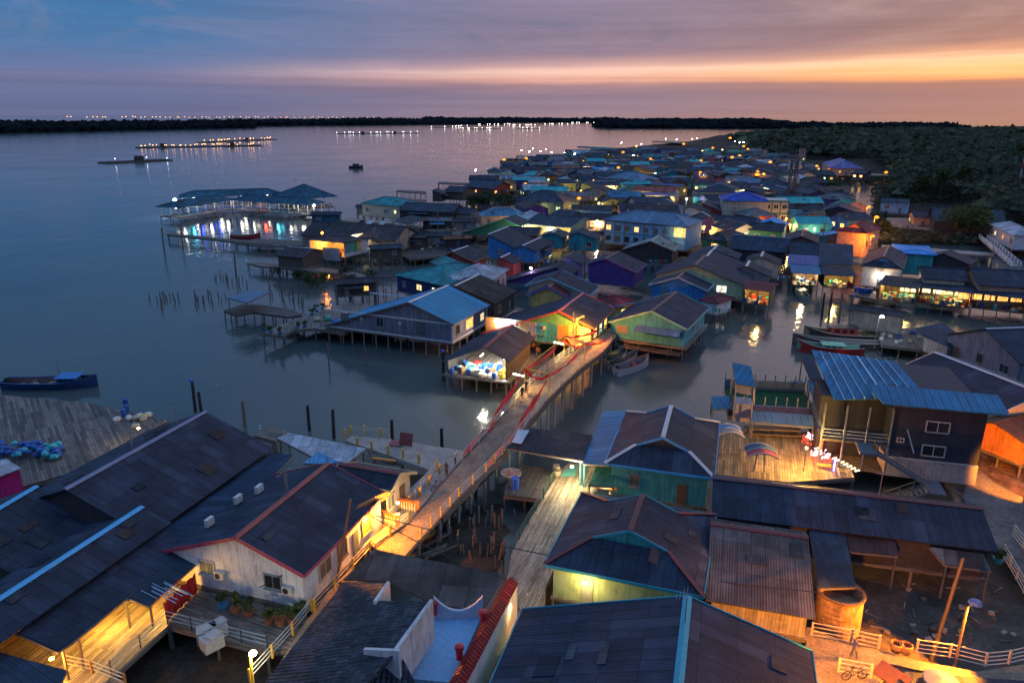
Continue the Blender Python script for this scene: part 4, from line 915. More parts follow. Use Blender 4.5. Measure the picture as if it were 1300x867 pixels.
m = MB(); m.bar(c0-nv*.15+Vector((0, 0, 1.85)), c1-nv*.15+Vector((0, 0, 1.85)), .12, .14); nb.part('ledge', m, paint((.45, .45, .5)))
def win_on(t, o, d, n, s, z, ww, hh, mats, parent):
    p = o+d*s-n*.06; p = Vector((p.x, p.y, z)); Z = Vector((0, 0, 1)); fr = MB()
    for k in (-1, 1): fr.bar(p+d*k*ww/2-Z*hh/2, p+d*k*ww/2+Z*hh/2, .1, .12, up=n); fr.bar(p-d*ww/2+Z*k*hh/2, p+d*ww/2+Z*k*hh/2, .12, .1)
    fr.bar(p-Z*hh/2, p+Z*hh/2, .07, .1, up=n); f = t.part('window', fr, paint((.5, .45, .42)), parent)
    pn = MB(); q = [p-d*ww/2-Z*hh/2, p+d*ww/2-Z*hh/2, p+d*ww/2+Z*hh/2, p-d*ww/2+Z*hh/2]; pn.hexa(q, [k+n*.03 for k in q]); t.part('pane', pn, mats, f)
Lb = (b-a).length
for s, z in ((.5, 7.6), (.5, 5.1), (.12, 5.9)): win_on(nb, a, dv, nv, Lb*s+(0 if z != 5.9 else 0), z, 2.0 if z != 5.9 else .6, 1.1 if z != 5.9 else .4, glassmat(), wl)
m = MB(); m.sheet(Q((1030, 444, 10.4), (1137, 459, 10.6), (1178, 505, 9.4), (1059, 507, 8.9)), .12); r1 = nb.part('roof', m, RM('blue'))
m = MB(); m.sheet([c0+dv*-1.2-nv*.9+Vector((0, 0, ztop-.1-2.2)), c1+dv*1.5-nv*.9+Vector((0, 0, ztop-.1-2.2)), c1+dv*1.5+nv*2.6+Vector((0, 0, ztop+.6-2.2)), c0-dv*2.5+nv*2.6+Vector((0, 0, ztop+.6-2.2))], .12)
nb.part('front_roof', m, RM('blue'), r1)
m = MB()
for i in range(1, 9):
    k = i/9; p = P(1030, 444, 10.5).lerp(P(1137, 459, 10.7), k); q = P(1059, 507, 9.0).lerp(P(1178, 505, 9.5), k); m.bar(p, q, .07 if i != 5 else .2, .08)
nb.part('seam', m, paint((.4, .5, .62)), r1)
# open balconies on the left part: floors, posts, rails, stairs
e = a-dv*6.2
for z, dep in ((5.2, 8), (2.3, 8)):
    m = MB(); m.prism([e, a, a+nv*dep, e+nv*dep], z-.2, z); nb.part('balcony_floor', m, DECKW)
m = MB(); m.prism([e+nv*3, a+nv*3-dv*.01, a+nv*8.2-dv*.01, e+nv*8.2], 2.3, 8.7); nb.part('rear_wall', m, wallmat((.016, .02, .035), plank=.35))
for s in (0, .33, .66, 1):
    p = e.lerp(a, s); m = MB(); m.box((p.x, p.y-.05, 5.6), (.14, .14, 6.7)); nb.part('balcony_post', m, paint((.14, .16, .2)))
m = MB()
for k in (.35, .7, 1.05): m.bar(e+Vector((0, 0, 3.0+k)), a+Vector((0, 0, 3.0+k)), .05); m.bar(e+Vector((0, 0, 3+k)), e+nv*8+Vector((0, 0, 3+k)), .05)
nb.part('balcony_rail', m, paint((.35, .37, .42)))
def stair(t, p, q, w, n, mat):
    p, q = Vector(p), Vector(q); m = MB(); k = int(abs(q.z-p.z)/.2); W = Vector(n)*w
    for i in range(k): c = p.lerp(q, (i+.5)/k); m.box(c+W/2, (.3, w, .05), math.atan2((q-p).y, (q-p).x))
    for s in (Vector(), W): m.bar(p+s, q+s, .07, .2); m.bar(p+s+Vector((0, 0, 1)), q+s+Vector((0, 0, 1)), .05); m.bar(p+s+Vector((0, 0, .5)), q+s+Vector((0, 0, .5)), .04)
    for i in range(0, k+1, 3):
        for s in (Vector(), W): c = p.lerp(q, i/k)+s; m.bar(c, c+Vector((0, 0, 1)), .05)
    t.part('staircase', m, mat)
METAL = paint((.13, .15, .19), .5)
stair(nb, a-dv*1.6-nv*1.4+Vector((0, 0, 3.0)), a+dv*3.2-nv*1.4+Vector((0, 0, .3)), 1.1, -nv, METAL); stair(nb, a+dv*3.2-nv*2.7+Vector((0, 0, .3)), a-dv*.6-nv*2.7+Vector((0, 0, -1.9)), 1.1, -nv, METAL)
m = MB(); m.prism([a-dv*3-nv*2.6, a-dv*1.6-nv*2.6, a-dv*1.6, a-dv*3], 5.0, 5.2); m.prism([a+dv*3.2-nv*4, a+dv*4.6-nv*4, a+dv*4.6-nv*1.2, a+dv*3.2-nv*1.2], 2.35, 2.5); nb.part('stair_landing', m, METAL)
m = MB(); m.cyl(P(1160, 575, 6), P(1152, 545, 7.2), .06); nb.part('drain_pipe', m, paint((.4, .36, .36)))
# courtyard and terrace
deck('courtyard', 'warm lit timber courtyard floor between the terrace and the navy building', 'courtyard', [(915, 545), (1035, 548), (1062, 560), (1085, 606), (1000, 612), (908, 602)], 2.2, woodmat((.24, .18, .11), w=.25), posts=6)
tr_ = T('terrace', 'roof terrace block with green turf and posts above the courtyard', 'terrace', P(985, 540, 2.2))
a, b = P(930, 545, 2.3), P(1040, 551, 2.3); d = (b-a).normalized(); n = Vector((-d.y, d.x, 0))
m = MB(); m.prism([a+n*3, b+n*3, b+n*7.5, a+n*7.5], 2.2, 4.2); tr_.part('wall', m, wallmat((.2, .2, .22)))
m = MB(); m.prism([a+n*1.5, b+n*1.5, b+n*7.6, a+n*7.6], 4.21, 4.35); tr_.part('turf', m, groundmat((.03, .09, .04), scale=3))
m = MB(); m.prism([a+n*7.6, b+n*7.6, b+n*7.8, a+n*7.8], 2.2, 5.6); tr_.part('back_wall', m, paint((.07, .13, .22)))
m = MB(); m.prism([a+n*1.3, b+n*1.3, b+n*1.5, a+n*1.5], 4.0, 4.8); tr_.part('front_parapet', m, wallmat((.3, .29, .3)))
for i in range(9): p = (a+n*1.4).lerp(b+n*1.4, i/8); m = MB(); m.box((p.x, p.y, 5.3), (.1, .1, 1.2)); tr_.part('post', m, paint((.3, .3, .34)))
for i in range(9): p = (a+n*7.7).lerp(b+n*7.7, i/8); m = MB(); m.box((p.x, p.y, 5.9), (.1, .1, .9)); tr_.part('post', m, paint((.06, .08, .12)))
canopy('awning', 'grey blue sheet awning above the long table in the courtyard', [(953, 521, 4.9), (1034, 527, 4.9), (1035, 542, 4.3), (953, 535, 4.3)], 'steel', (2, 3))
lk = canopy('lookout_tower', 'narrow lookout with a steep blue sheet roof at the left end of the terrace', [(930, 460, 9.2), (953, 465, 9.2), (959, 491, 8.2), (934, 486, 8.2)], 'blue', (0, 1, 2, 3), cat='tower', postm=paint((.16, .17, .2)))
m = MB(); w = Q((934, 487, 8.0), (959, 492, 8.0)); wallseg(m, w[0], w[1], 7.0, th=.12); lk.part('wind_board', m, paint((.3, .27, .3))); m = MB(); w = Q((934, 512, 5.4), (955, 514, 5.4)); wallseg(m, w[0], w[1], 3.2, th=2.2); lk.part('lookout_panel', m, paint((.3, .27, .3)))
for lab, pts, z in (('small blue awning on the waterside left of the lookout', [(903, 503, 4.6), (927, 503, 4.6), (929, 519, 4.2), (904, 519, 4.2)], 2.2), ('long blue awning hanging left of the navy building, middle level', [(1025, 482, 6.6), (1045, 483, 6.6), (1062, 524, 6.0), (1040, 524, 6.0)], 2.2),
                    ('short blue awning left of the navy building, lowest one', [(1038, 530, 5.2), (1057, 530.5, 5.2), (1070, 553, 4.6), (1045, 553, 4.6)], 2.2), ('dark blue awning at the top left of the navy building by the boats', [(1017.5, 453, 7.2), (1033, 454, 7.2), (1045, 483, 6.8), (1029, 482, 6.8)], 2.2)):
    canopy('awning', lab, pts, 'blue' if 'dark' not in lab else 'night', (0, 3), zf=z)
canopy('shed_roof', 'pale flat roof behind the terrace planted wall', [(960, 489, 4.9), (1018, 482, 4.9), (1022, 496, 4.6), (962, 493, 4.6)], 'steel', (), cat='roof')
# curved parasols
def arch(name, label, cx, cy, z, w, l, ang, mats):
    p = P(cx, cy, z); t = T(name, label, 'parasol', (p.x, p.y, 2.2), 'curved canopies in the courtyard'); u = Vector((math.cos(ang), math.sin(ang), 0)); v = Vector((-u.y, u.x, 0)); n = 8
    for k, s in enumerate((-1, 1)):
        m = MB()
        for i in range(n):
            f = lambda i: (p+u*(w*(i/n-.5))+Vector((0, 0, .5*(1-(2*i/n-1)**2))))
            m.sheet([f(i)+v*(s*.03), f(i+1)+v*(s*.03), f(i+1)+v*s*l/2, f(i)+v*s*l/2], .04)
        t.part('panel', m, mats[k])
    for s in (-1, 0, 1):
        m = MB()
        for i in range(n): m.bar(f(i)+v*s*l/2+Vector((0, 0, .05)), f(i+1)+v*s*l/2+Vector((0, 0, .05)), .07)
        t.part('rib', m, paint((.55, .55, .58)))
    for s in (-1, 1): m = MB(); m.bar((p.x+u.x*.5*s, p.y+u.y*.5*s, 2.2), p+u*.3*s+Vector((0, 0, .4)), .07); t.part('post', m, METAL)
arch('parasol', 'curved canopy of dark blue with one red panel in the courtyard', 966, 575, 4.3, 2.9, 2.4, -.15, (paint((.4, .03, .05)), paint((.03, .07, .13))))
arch('parasol', 'curved canopy of blue and beige panels beside the teal house roof', 927, 549, 4.3, 2.6, 2.2, -.15, (paint((.35, .26, .24)), paint((.05, .2, .42))))
# long table, benches, lanterns, lit bushes
def table(label, p, L, w, ang, h=.8, mat=None, cat='table', name='table', legs=True):
    p = Vector(p); t = T(name, label, cat, p); u = Vector((math.cos(ang), math.sin(ang), 0)); v = Vector((-u.y, u.x, 0)); m = MB(); m.box(p+Vector((0, 0, h)), (L, w, .08), ang); t.part('tabletop', m, mat or woodmat((.25, .18, .11)))
    for a in (-1, 1):
        for b in (-1, 1): m = MB(); c = p+u*a*(L/2-.15)+v*b*(w/2-.1); m.box(c+Vector((0, 0, h/2-.03)), (.09, .09, h-.06), ang); t.part('leg', m, paint((.12, .08, .05)))
    for b in (-1, 1): m = MB(); m.box(p+v*b*(w/2+.45)+Vector((0, 0, .45)), (L, .3, .06), ang); t.part('bench_seat', m, mat or woodmat((.25, .18, .11)))
    return t
table('long timber picnic table under the grey blue awning', P(980, 552, 2.2), 6.0, 1.0, -.1)
for i, (x, lab) in enumerate(((970, 'left'), (992, 'middle'), (1015, 'right'))):
    p = P(x, 538.5+i*1.3, 4.0); m = MB(); m.lathe(p, [(0, 0), (.16, .06), (.22, .2), (.16, .34), (0, .4)], 10); single('lantern', m, glow((1, .02, .01), 1.2), f'{lab} of three red paper lanterns under the courtyard awning', 'lantern', p, 'red lanterns in the courtyard')
def litbush(label, x, y):
    p = P(x, y, 2.2); t = T('lit_bush', label, 'lit tree', p, 'lit blossom trees in the courtyard'); tr = MB(); fl = MB(); rd = MB(); b = p+Vector((0, 0, .5)); tr.cyl(p, b, .06)
    for i in range(26):
        d = Vector((rnd.gauss(0, 1), rnd.gauss(0, .8), rnd.uniform(-.1, 1))).normalized()*rnd.uniform(.7, 1.15); tr.cyl(b, b+d, .02, .01, 4)
        for k in range(4): q = b+d*rnd.uniform(.5, 1); fl.box(q+Vector((rnd.uniform(-.1, .1), rnd.uniform(-.1, .1), rnd.uniform(-.1, .1))), (.09, .09, .09), rnd.random())
        q = b+d*.9+Vector((rnd.uniform(-.4, .4), rnd.uniform(-.2, .4), -.5)); rd.box(q, (.1, .1, .1))
    t.part('branches', tr, DARKP); t.part('white_bulbs', fl, glow((1, .6, .68), 3)); t.part('red_bulbs', rd, glow((1, .04, .015), 5)); t.lamp(b+Vector((0, 0, .4)), 420, (1, .1, .05), .5)
litbush('white and red lit blossom tree, the one nearer the awnings', 1033, 563); litbush('white and red lit blossom tree, the one nearer the stairs', 1041, 585)
p = P(1045, 596, 2.2); m = MB(); m.box(p+Vector((0, 0, .5)), (1.3, .6, .08), -.3); single('counter', m, paint((.7, .28, .04)), 'orange counter at the foot of the lit blossom trees', 'counter', p)
p = P(1058, 600, 2.2); m = MB(); m.box(p+Vector((0, 0, .9)), (.12, .12, 1.4), .4); single('neon_sign', m, glow((.12, .1, 1), 14), 'blue neon strip by the foot of the courtyard stairs', 'neon', p)
p = P(1073, 596, 2.2); m = MB()
for i in range(7): m.box(p+Vector((-.2*i+.6, .42*i-1.2, .5+.02*i)), (.55, .1, .06), .4)
single('lit_steps', m, glow((1, .75, .35), 7), 'row of lit steps at the foot of the navy building stairs', 'steps', p)
for i, (x, y, lb) in enumerate(((1010, 560, 'middle of the courtyard'), (950, 590, 'end of the courtyard nearest the long roof'))):
    pass
lt = T('string_light', 'warm lamp on a pole at the corner of the courtyard by the parasol', 'lamp', P(1020, 598, 2.2)); p = P(1020, 598, 2.2); m = MB(); m.cyl(p, p+Vector((0, 0, 2.4)), .05); lt.part('pole', m, DARKP); m = MB(); m.lathe(p+Vector((0, 0, 2.4)), [(0, 0), (.12, .08), (.12, .2), (0, .28)], 8); lt.part('bulb', m, glow((1, .6, .2), 25)); lt.lamp(p+Vector((0, -.1, 2.9)), 3600, (1, .5, .09), .3)
# ================================================================ houses right of the navy building
G('house with a white capped dark roof directly behind the navy building', (1187, 447), (1325, 500), (1262, 513), ze=6.2, pitch=18, wall='cream', ridge=(.55, .55, .62), fascia=(.5, .5, .56), zf=2.4, lit=.5, st=4)
G('large slate walled house with a grey capped roof at the right edge above the creek', (1251, 417), (1350, 414), (1297, 462), e2=(1214, 424), ze=5.6, pitch=22, wall='slate', ridge=(.4, .4, .46), zf=2.2, lit=.3, st=4)
canopy('shack_roof', 'dark hipped shack roof between the slate house and the work pier', [(1160, 417, 4.6), (1196, 409, 4.6), (1228, 432, 4.4), (1203, 439, 4.2), (1173, 427, 4.2)], 'night', (), cat='roof')
m = MB(); w = Q((1174, 428, 4.1), (1203, 440, 4.1)); wallseg(m, w[0], w[1], 2.0, th=.15); w = Q((1203, 440, 4.1), (1226, 434, 4.1)); wallseg(m, w[0], w[1], 2.0, th=.15); single('shack_wall', m, WM('board'), 'pale board walls of the shack beside the slate house', 'wall', w[0])
sh = G('long grey timber fish shed standing over the creek with one bright lamp', (1080, 386), (1152, 396), (1153, 404), e2=1.2, ze=5.0, pitch=14, wall='board', roof='brown', zf=2.0, st=3, win=None, name='fish_shed', cat='shed')
deck('work_pier', 'cluttered timber work pier in front of the grey fish shed', 'pier', [(1112, 418), (1150, 416), (1196, 428), (1190, 446), (1120, 438)], 1.9, DECKD, posts=2.5)
def lamp_post(label, x, y, zf, h, col, pw, gl=30, group=None, arm=1.2, head=.16, mat=None, cat='street lamp', name='street_lamp', zpix=None, lean=0, double=False):
    p = P(x, y, zf); t = T(name, label, cat, p, group); m = MB(); top = p+Vector((lean, 0, h)); m.cyl(p-Vector((0, 0, .3)), top, .09, .07, 7); t.part('pole', m, mat or paint((.3, .27, .22)))
    q = top+Vector((arm, 0, .25)); m = MB(); m.cyl(top, q, .05, .04, 5); t.part('arm', m, mat or METAL); m = MB(); m.lathe(q-Vector((0, 0, .16)), [(0, 0), (head*.8, .04), (head, .14), (head*.6, .26), (0, .3)], 8); t.part('lamp_head', m, glow(col, gl)); t.lamp(q-Vector((0, 0, .45)), pw, col, .2); return t
lamp_post('white lamp on a leaning pole in front of the grey fish shed', 1110, 440, 1.9, 4.6, COOL, 500, 60, arm=.5, cat='lamp', head=.28)
G('orange lit hut with a rusty roof at the right edge beside the mud bank', (1262, 537), (1330, 520), (1330, 560), e2=2.0, ze=4.4, pitch=16, wall='orange', roof='rust', zf=2.0, st=3, win=None)
# far bank row facing the creek, right to left
def stall(label, a, b, zf, depth, h, roof, col=YEL, pw=300, wall='timber', n=2, group=None, st=2.5, rise=.5, over=1.0, name='stilt_shop', items=True):
    """open fronted stilt shop seen from the creek: front floor edge from a to b"""
    A, B = P(*a, zf), P(*b, zf); d = (B-A).normalized(); nn = Vector((-d.y, d.x, 0))
    if nn.dot(A.xy.to_3d()) < 0: nn = -nn
    L = (B-A).length; t = T(name, label, 'shop', A, group)
    FOOT.append((((A+B)/2+nn*depth/2).xy, L/2))
    m = MB(); z = Vector((0, 0, h)); m.sheet([A-nn*over-d*.4+z, B-nn*over+d*.4+z, B+nn*depth+d*.4+z+Vector((0, 0, rise)), A+nn*depth-d*.4+z+Vector((0, 0, rise))], .1); t.part('roof', m, RM(roof))
    m = MB(); m.prism([A, B, B+nn*depth, A+nn*depth], zf-.2, zf, ang=math.atan2(d.y, d.x)); t.part('floor_platform', m, DECKW)
    m = MB(); A2, B2 = A+nn*depth, B+nn*depth; wallseg(m, A2+z, B2+z, zf, th=.12); wallseg(m, A+z+d*.05, A2+z+d*.05, zf, th=.1); wallseg(m, B+z-d*.05, B2+z-d*.05, zf, th=.1); t.part('wall', m, WM(wall))
    for i in range(int(L/3)+2):
        p = A.lerp(B, i/(int(L/3)+1)); m = MB(); m.box(p+Vector((0, 0, h/2)), (.12, .12, h)); t.part('roof_post', m, POST_W)
    for i in range(int(L/st)+2):
        p = A.lerp(B, i/(int(L/st)+1))+nn*.15; m = MB(); m.cyl(Vector((p.x, p.y, -.6)), p-Vector((0, 0, .2)), .11, .1, 6); t.part('stilt', m, paint((.22, .2, .18), .8))
    for i in range(n):
        p = A.lerp(B, (i+.5)/n)+nn*depth*.45+Vector((0, 0, h-.35)); m = MB(); m.box(p, (1.2, .1, .08), math.atan2(d.y, d.x)); t.part('ceiling_light', m, glow(col, 18)); t.lamp(p-Vector((0, 0, .2)), pw/n*2.2, col, .3)
    return A, B, d, nn, L
CLUT = []
CLUT.append(stall('lit open stilt shop full of blue drums, creek side, below the white fronted house', (1115, 379), (1161, 385), 2.0, 7, 3.0, 'brown', pw=900))
CLUT.append(stall('widest lit open stilt shop on the creek, under the row of lit windows', (1163, 383), (1231, 391), 2.0, 7, 3.0, 'char', pw=1300, n=3))
CLUT.append(stall('lit stilt shop with pale sacks at the right end of the creek row', (1233, 390), (1300, 398), 2.0, 7, 2.9, 'char', pw=500, n=2))
CLUT.append(stall('lit stilt shop under a dark double roof left of the white fronted house', (1045, 364), (1083, 366), 2.0, 6, 2.7, 'night', pw=600, n=1))
CLUT.append(stall('lit stilt shop under lilac and blue awnings at the head of the creek', (1005, 361), (1038, 363), 2.0, 6, 2.7, 'blue', pw=900, n=1, col=(1, .65, .3)))
CLUT.append(stall('lit stilt shop under a maroon sheet roof beside the pale green house', (944, 384), (976, 388), 2.0, 5, 2.9, 'maroon', pw=450, n=1))
canopy('awning', 'lilac upper awning at the head of the creek', [(1001, 323, 6.2), (1040, 325, 6.2), (1041, 337, 5.3), (1000, 335, 5.3)], 'lilac', (2, 3))
canopy('roof', 'dark double roof left of the white fronted house', [(1041, 308, 7.6), (1083, 311, 7.6), (1083, 337, 5.6), (1040, 336, 5.6)], 'night', (0, 1, 2, 3), cat='roof')
def rowhouse(label, r1, r2, e, e2, zf, lit, wall, ze=5.4, roof='char', litc=None, pitch=18, **k): return G(label, r1, r2, e, e2=e2, ze=ze, pitch=pitch, roof=roof, wall=wall, zf=zf, lit=lit, litc=litc, **k)
rowhouse('dark roofed house with a row of many coloured lit windows over the creek shops', (1168, 338), (1226, 342), (1230, 358), 4, 2.2, 1, 'cream', ze=6.2, litc=(1, .8, .4), win=None, wins=[('window', 'R', -6.5+1.9*i, 4.1, 1.5, 1.5, i != 6) for i in range(8)])
rowhouse('dark roofed house with orange lit shutters at the right end of the creek row', (1231, 340), (1330, 345), (1330, 367), 4, 2.2, 1, 'peach', ze=6.2, litc=(1, .42, .1), win=None, wins=[('window', 'R', -8.5+2.2*i, 4.1, 1.9, 1.6, True) for i in range(8)])
wh = H('white fronted shop house with a brown fascia and dark pyramid roof on the creek', (1092, 337), (1147, 342), (1150, 322), ze=6.4, pitch=24, style='dutch', along='v', wall='white', ridge=(.1, .09, .1), fascia=(.2, .06, .04), gm=WM('sky'), zf=2.2, lit=.7, litc=(1, .75, .55))
H('turquoise walled flat house with a bright blue roof edge behind the creek row', (1140, 321), (1190, 324), (1188, 313), ze=6.8, pitch=6, wall='turq', roof='bright', zf=2.2, lit=.1, fascia=(.03, .3, .7))
G('low dark roof with pale skylight strips right of the turquoise flat house', (1198, 322), (1207, 317), (1232, 337), ze=5.4, pitch=18, wall='dtimber', roof='char', zf=2, win=None)
# ================================================================ the village across the creek, house by house
WCAP = (.6, .57, .6)
_house0 = house
def house(*a, **k):
    k.setdefault('ext', rnd.choice([0, 1, 2, 3])); return _house0(*a, **k)
M1 = G('big grey walled stilt house under a bright blue metal roof, left of the bridge', (518, 384), (569, 362), (582, 409), e2=(459, 390), ze=5.6, pitch=19, roof=roofmat((.025, .21, .4), sheet=(.76, 30.0), corr=.25, var=.06, rough=.62, amp=.012, stain=.15), wall='slate', zf=2.5, ridge=(.6, .6, .65), trim=(.62, .62, .66), st=2.4, win=None, fascia=(.1, .1, .12), ov=.5, open='')
L_, yl_, yr_, zf_, ze_, zr_ = M1.dims
for s in (-.7, -.12, .52): M1.opening('window', 'a', s*(yl_+yr_)/2-(yl_-yr_)/2, zf_+1.9, 1.3, 1.5, False)
M1.opening('window', 'R', -L_*.7, zf_+1.7, 1.2, 1.4, False); M1.opening('window', 'R', -L_*.05, zf_+1.7, 2.6, 1.5, True); M1.opening('window', 'R', L_*.7, zf_+1.6, 1.4, 1.3, True)
for s in (-.42, .2):
    m = MB(); p = M1.W3(-L_, -(s*(yl_+yr_)/2-(yl_-yr_)/2), zf_+2.1); m.cyl(p-M1.u*.01, p-M1.u*.1, .33, .33, 14); M1.part('round_vent', m, paint((.5, .5, .54)))
M2 = G('open net shed lit inside, dark hipped looking roof with maroon ridge, left of the bridge', (614, 441), (650, 412), (648, 459), e2=(577, 447), ze=5.0, pitch=24, wall='dtimber', ridge=(.14, .02, .03), zf=2.1, st=2.0, win=None, open='a', roof='char', deck=.4, ov=.7, lights=[(-3.5, 1.2, 2.6, 1800, TUBE), (-3.5, -2.2, 2.5, 1800, TUBE), (2, 0, 2.7, 600, TUBE)], name='net_shed', cat='shed')
cf = G('colourful shop house with a green gable and red ridge at the end of the bridge', (709, 395), (740, 372), (758, 413), e2=(625, 402), ze=5.4, pitch=21, wall='green', ridge=(.45, .13, .14), fascia=(.45, .05, .05), zf=2.3, st=3, win=None, roof='char', name='shop_house')
L_, yl_, yr_, zf_, ze_, zr_ = cf.dims
cols = ['orange', 'peach', 'white', 'pgreen', 'mauve', 'turq', 'teal', 'orange', 'yellow', 'white']
wd = (yl_+yr_)
for i, c in enumerate(cols):
    y0 = yl_-wd*i/len(cols); y1 = yl_-wd*(i+1)/len(cols)
    m = MB(); q = [cf.W3(-L_-.05, y0, zf_), cf.W3(-L_-.05, y1, zf_), cf.W3(-L_-.05, y1, ze_-.1), cf.W3(-L_-.05, y0, ze_-.1)]
    m.hexa(q, [p-cf.u*.06 for p in q]); cf.part('wall_panel', m, WM(c), cf.wall, label=f'{c} painted wall panel')
sh_ = (yl_-yr_)/2
for s, k, on in ((-.55, 'window', True), (.05, 'window', True), (.42, 'window', False), (.8, 'window', True)): cf.opening(k, 'a', s*wd/2-sh_, zf_+1.6, 1.5, 1.3, on)
for s in (-.72, -.5):
    p = cf.W3(-L_-.35, -(s*wd/2-sh_), ze_-.5); m = MB(); m.box(p, (.14, 1.5, .12), cf.ang); cf.part('wall_lamp', m, glow((1, .96, .85), 45)); cf.lamp(p-cf.u*.5-Vector((0, 0, .3)), 380, (1, .95, .8), .3)
for s in (-.35, .12): aircon(cf, cf.W3(-L_-.1, -(s*wd/2-sh_), zf_+2.3), -cf.u)
for k in (-.6, -.1, .4): cf.opening('window', 'R', L_*k, zf_+1.6, 1.6, 1.5, True)
mint = G('mint green stilt house right of the bridge with a grey awning on its front', (827, 395), (859, 370), (875, 416), e2=(781, 402), ze=5.2, pitch=21, wall='mint', ridge=(.09, .03, .03), fascia=(.2, .5, .45), zf=2.2, st=2.2, win=None, roof='char', deck=.5)
L_, yl_, yr_, zf_, ze_, zr_ = mint.dims
mint.opening('window', 'a', -.68*(yl_+yr_)/2-(yl_-yr_)/2, zf_+1.6, 1.8, 1.1, False); mint.opening('window', 'R', -.1*L_, zf_+1.5, 1.2, 1.3, False); mint.opening('door', 'R', .45*L_, zf_+1, .9, 2, False)
m = MB(); m.sheet([mint.W3(-L_-.1, yl_*.35, zf_+2.6), mint.W3(-L_-.1, -yr_*.92, zf_+2.6), mint.W3(-L_-1.7, -yr_*.92, zf_+2.0), mint.W3(-L_-1.7, yl_*.35, zf_+2.0)], .08); mint.part('awning', m, RM('steel'))
m = MB(); m.prism([mint.W3(-L_-2.0, yl_, 0), mint.W3(-L_-2.0, -yr_, 0), mint.W3(-L_-.4, -yr_, 0), mint.W3(-L_-.4, yl_, 0)], 1.3, 1.5); mint.part('lower_platform', m, DECKD)
G('weathered black tarred roof joined to the back of the bright blue roof', (577, 363), (608, 348), (633, 384), e2=3.0, ze=5.4, pitch=18, wall='timber', roof=roofmat((.03, .028, .03), sheet=(1, 2.5), var=.4, stain=.7), ridge=WCAP)
H('pale grey hipped roof with pinkish windowed wall behind the tarred roof', (562, 354), (623, 358), (652, 342), ze=5.6, pitch=20, roof='pale', wall='mauve', lit=.05)
H('navy blue walled house with teal roof and two lit windows by the pool of stakes', (499, 349), (562, 363), (594, 336), ze=5.2, pitch=16, roof='teal', wall='navy', lit=.6, st=3, zf=2.0, litc=(1, .72, .35), door=False)
canopy('plant_shed', 'low lit plant shelter beside the navy blue house', [(442, 355, 4.2), (470, 352, 4.4), (520, 340, 4.6), (497, 352, 4.3)], 'brown', (0, 1, 2), zf=2.0, cat='shelter')
G('small yellow gabled house with maroon roof and blue eaves behind the colourful shop', (696, 364), (708, 356), (717, 377), e2=(671, 374), ze=5.6, pitch=26, roof='maroon', wall='yellow', fascia=(.03, .12, .45), ridge=(.35, .12, .12), win=None)
H('maroon hipped roof with yellow and blue eaves right of the colourful shop', (751, 381), (782, 389), (793, 379), ze=5.4, pitch=20, roof='maroon', wall='yellow', fascia=(.05, .3, .6), lit=.5)
G('wide dark roof with light blue eaves over a grey brown wall, behind the yellow gable', (699, 353), (713, 343), (751, 373), e2=(657, 369), ze=5.4, pitch=20, wall='beige', fascia=(.2, .5, .65), roof='char', lit=.1)
pu = G('purple walled house with a grey pink lean-to front, behind the maroon hipped roof', (769, 328), (785, 319), (800, 351), e2=(724, 346), ze=5.4, pitch=20, wall='purple', roof='char', ridge=(.12, .05, .05), win=None, fascia=(.2, .12, .3))
G('house with purple lit wall and a bare bulb, behind the pale grey hipped roof', (705, 340), (717, 332), (729, 347), e2=(661, 343), ze=5.0, pitch=18, wall='purple', roof='char', win=None)
G('dark roof with a lilac gable wall left of the purple house', (718, 326), (728, 319), (740, 336), e2=(707, 331), ze=5.2, pitch=20, wall='lilac', roof='slate', ridge=(.1, .04, .04), win=None)
G('bright blue gabled house, the larger half of the pair, with shuttered windows', (619, 297.5), (645, 287.5), (650, 316), e2=(596, 309), ze=5.2, pitch=22, wall='blue', ridge=WCAP, roof='char', st=3, lit=0)
G('bright blue gabled house, the smaller right half of the pair', (663, 312), (687, 301), (683, 318.5), e2=(650, 315), ze=5.0, pitch=18, wall='blue', ridge=WCAP, roof='char', lit=.4, st=3)
G('dark green gabled hall behind the bright blue pair', (639, 278), (654, 272.5), (662, 287), e2=(599, 286), ze=5.6, pitch=20, wall='dgreen', roof='slate', fascia=(.06, .3, .25), win=None)
G('brown roof with an orange gable end behind the bright blue pair', (644, 287.5), (687, 289), (681, 300), e2=3, ze=5.2, pitch=18, wall='orange', roof='brown', win=None)
G('teal double gabled house, its left gable with a small red window', (701.5, 295.5), (708.5, 289.5), (717, 301), e2=(686, 299.5), ze=5.2, pitch=20, wall='teal', ridge=WCAP, roof='slate', lit=.1, st=3)
G('teal double gabled house, its right gable beside the green lit lane', (734, 295), (740, 289), (760, 303.5), e2=(717, 301), ze=5.2, pitch=18, wall='teal', roof='slate', lit=.2, st=3)
G('long low grey roof in front of the scrub, right of the dark green hall', (682, 271.5), (742, 276.5), (738, 291), e2=3, ze=5.4, pitch=14, wall='pgreen', roof='slate', fascia=(.25, .4, .42), win=None)
G('short grey roof standing above the long low grey one', (709, 265.5), (735, 268.5), (737, 277), e2=3, ze=5.6, pitch=20, wall='grey', roof='slate', win=None)
H('large dark hipped hall with deep blue walls among the scrub', (651, 254.5), (716, 258.5), (733, 253), ze=6.4, pitch=24, wall='dteal', roof='slate', st=4, lit=.05, along='u')
G('long turquoise roofed shed with white walls above the deep blue hall', (674, 236.5), (722, 237.5), (717, 243), e2=4, ze=6.0, pitch=20, wall='white', roof='turq', lit=.6)
G('small brick red house with a dark roof and one lamp, left of the lilac gable', (635, 327), (647, 321.5), (655, 335), e2=(624, 331), ze=5.0, pitch=20, wall='red', ridge=WCAP, lit=.1)
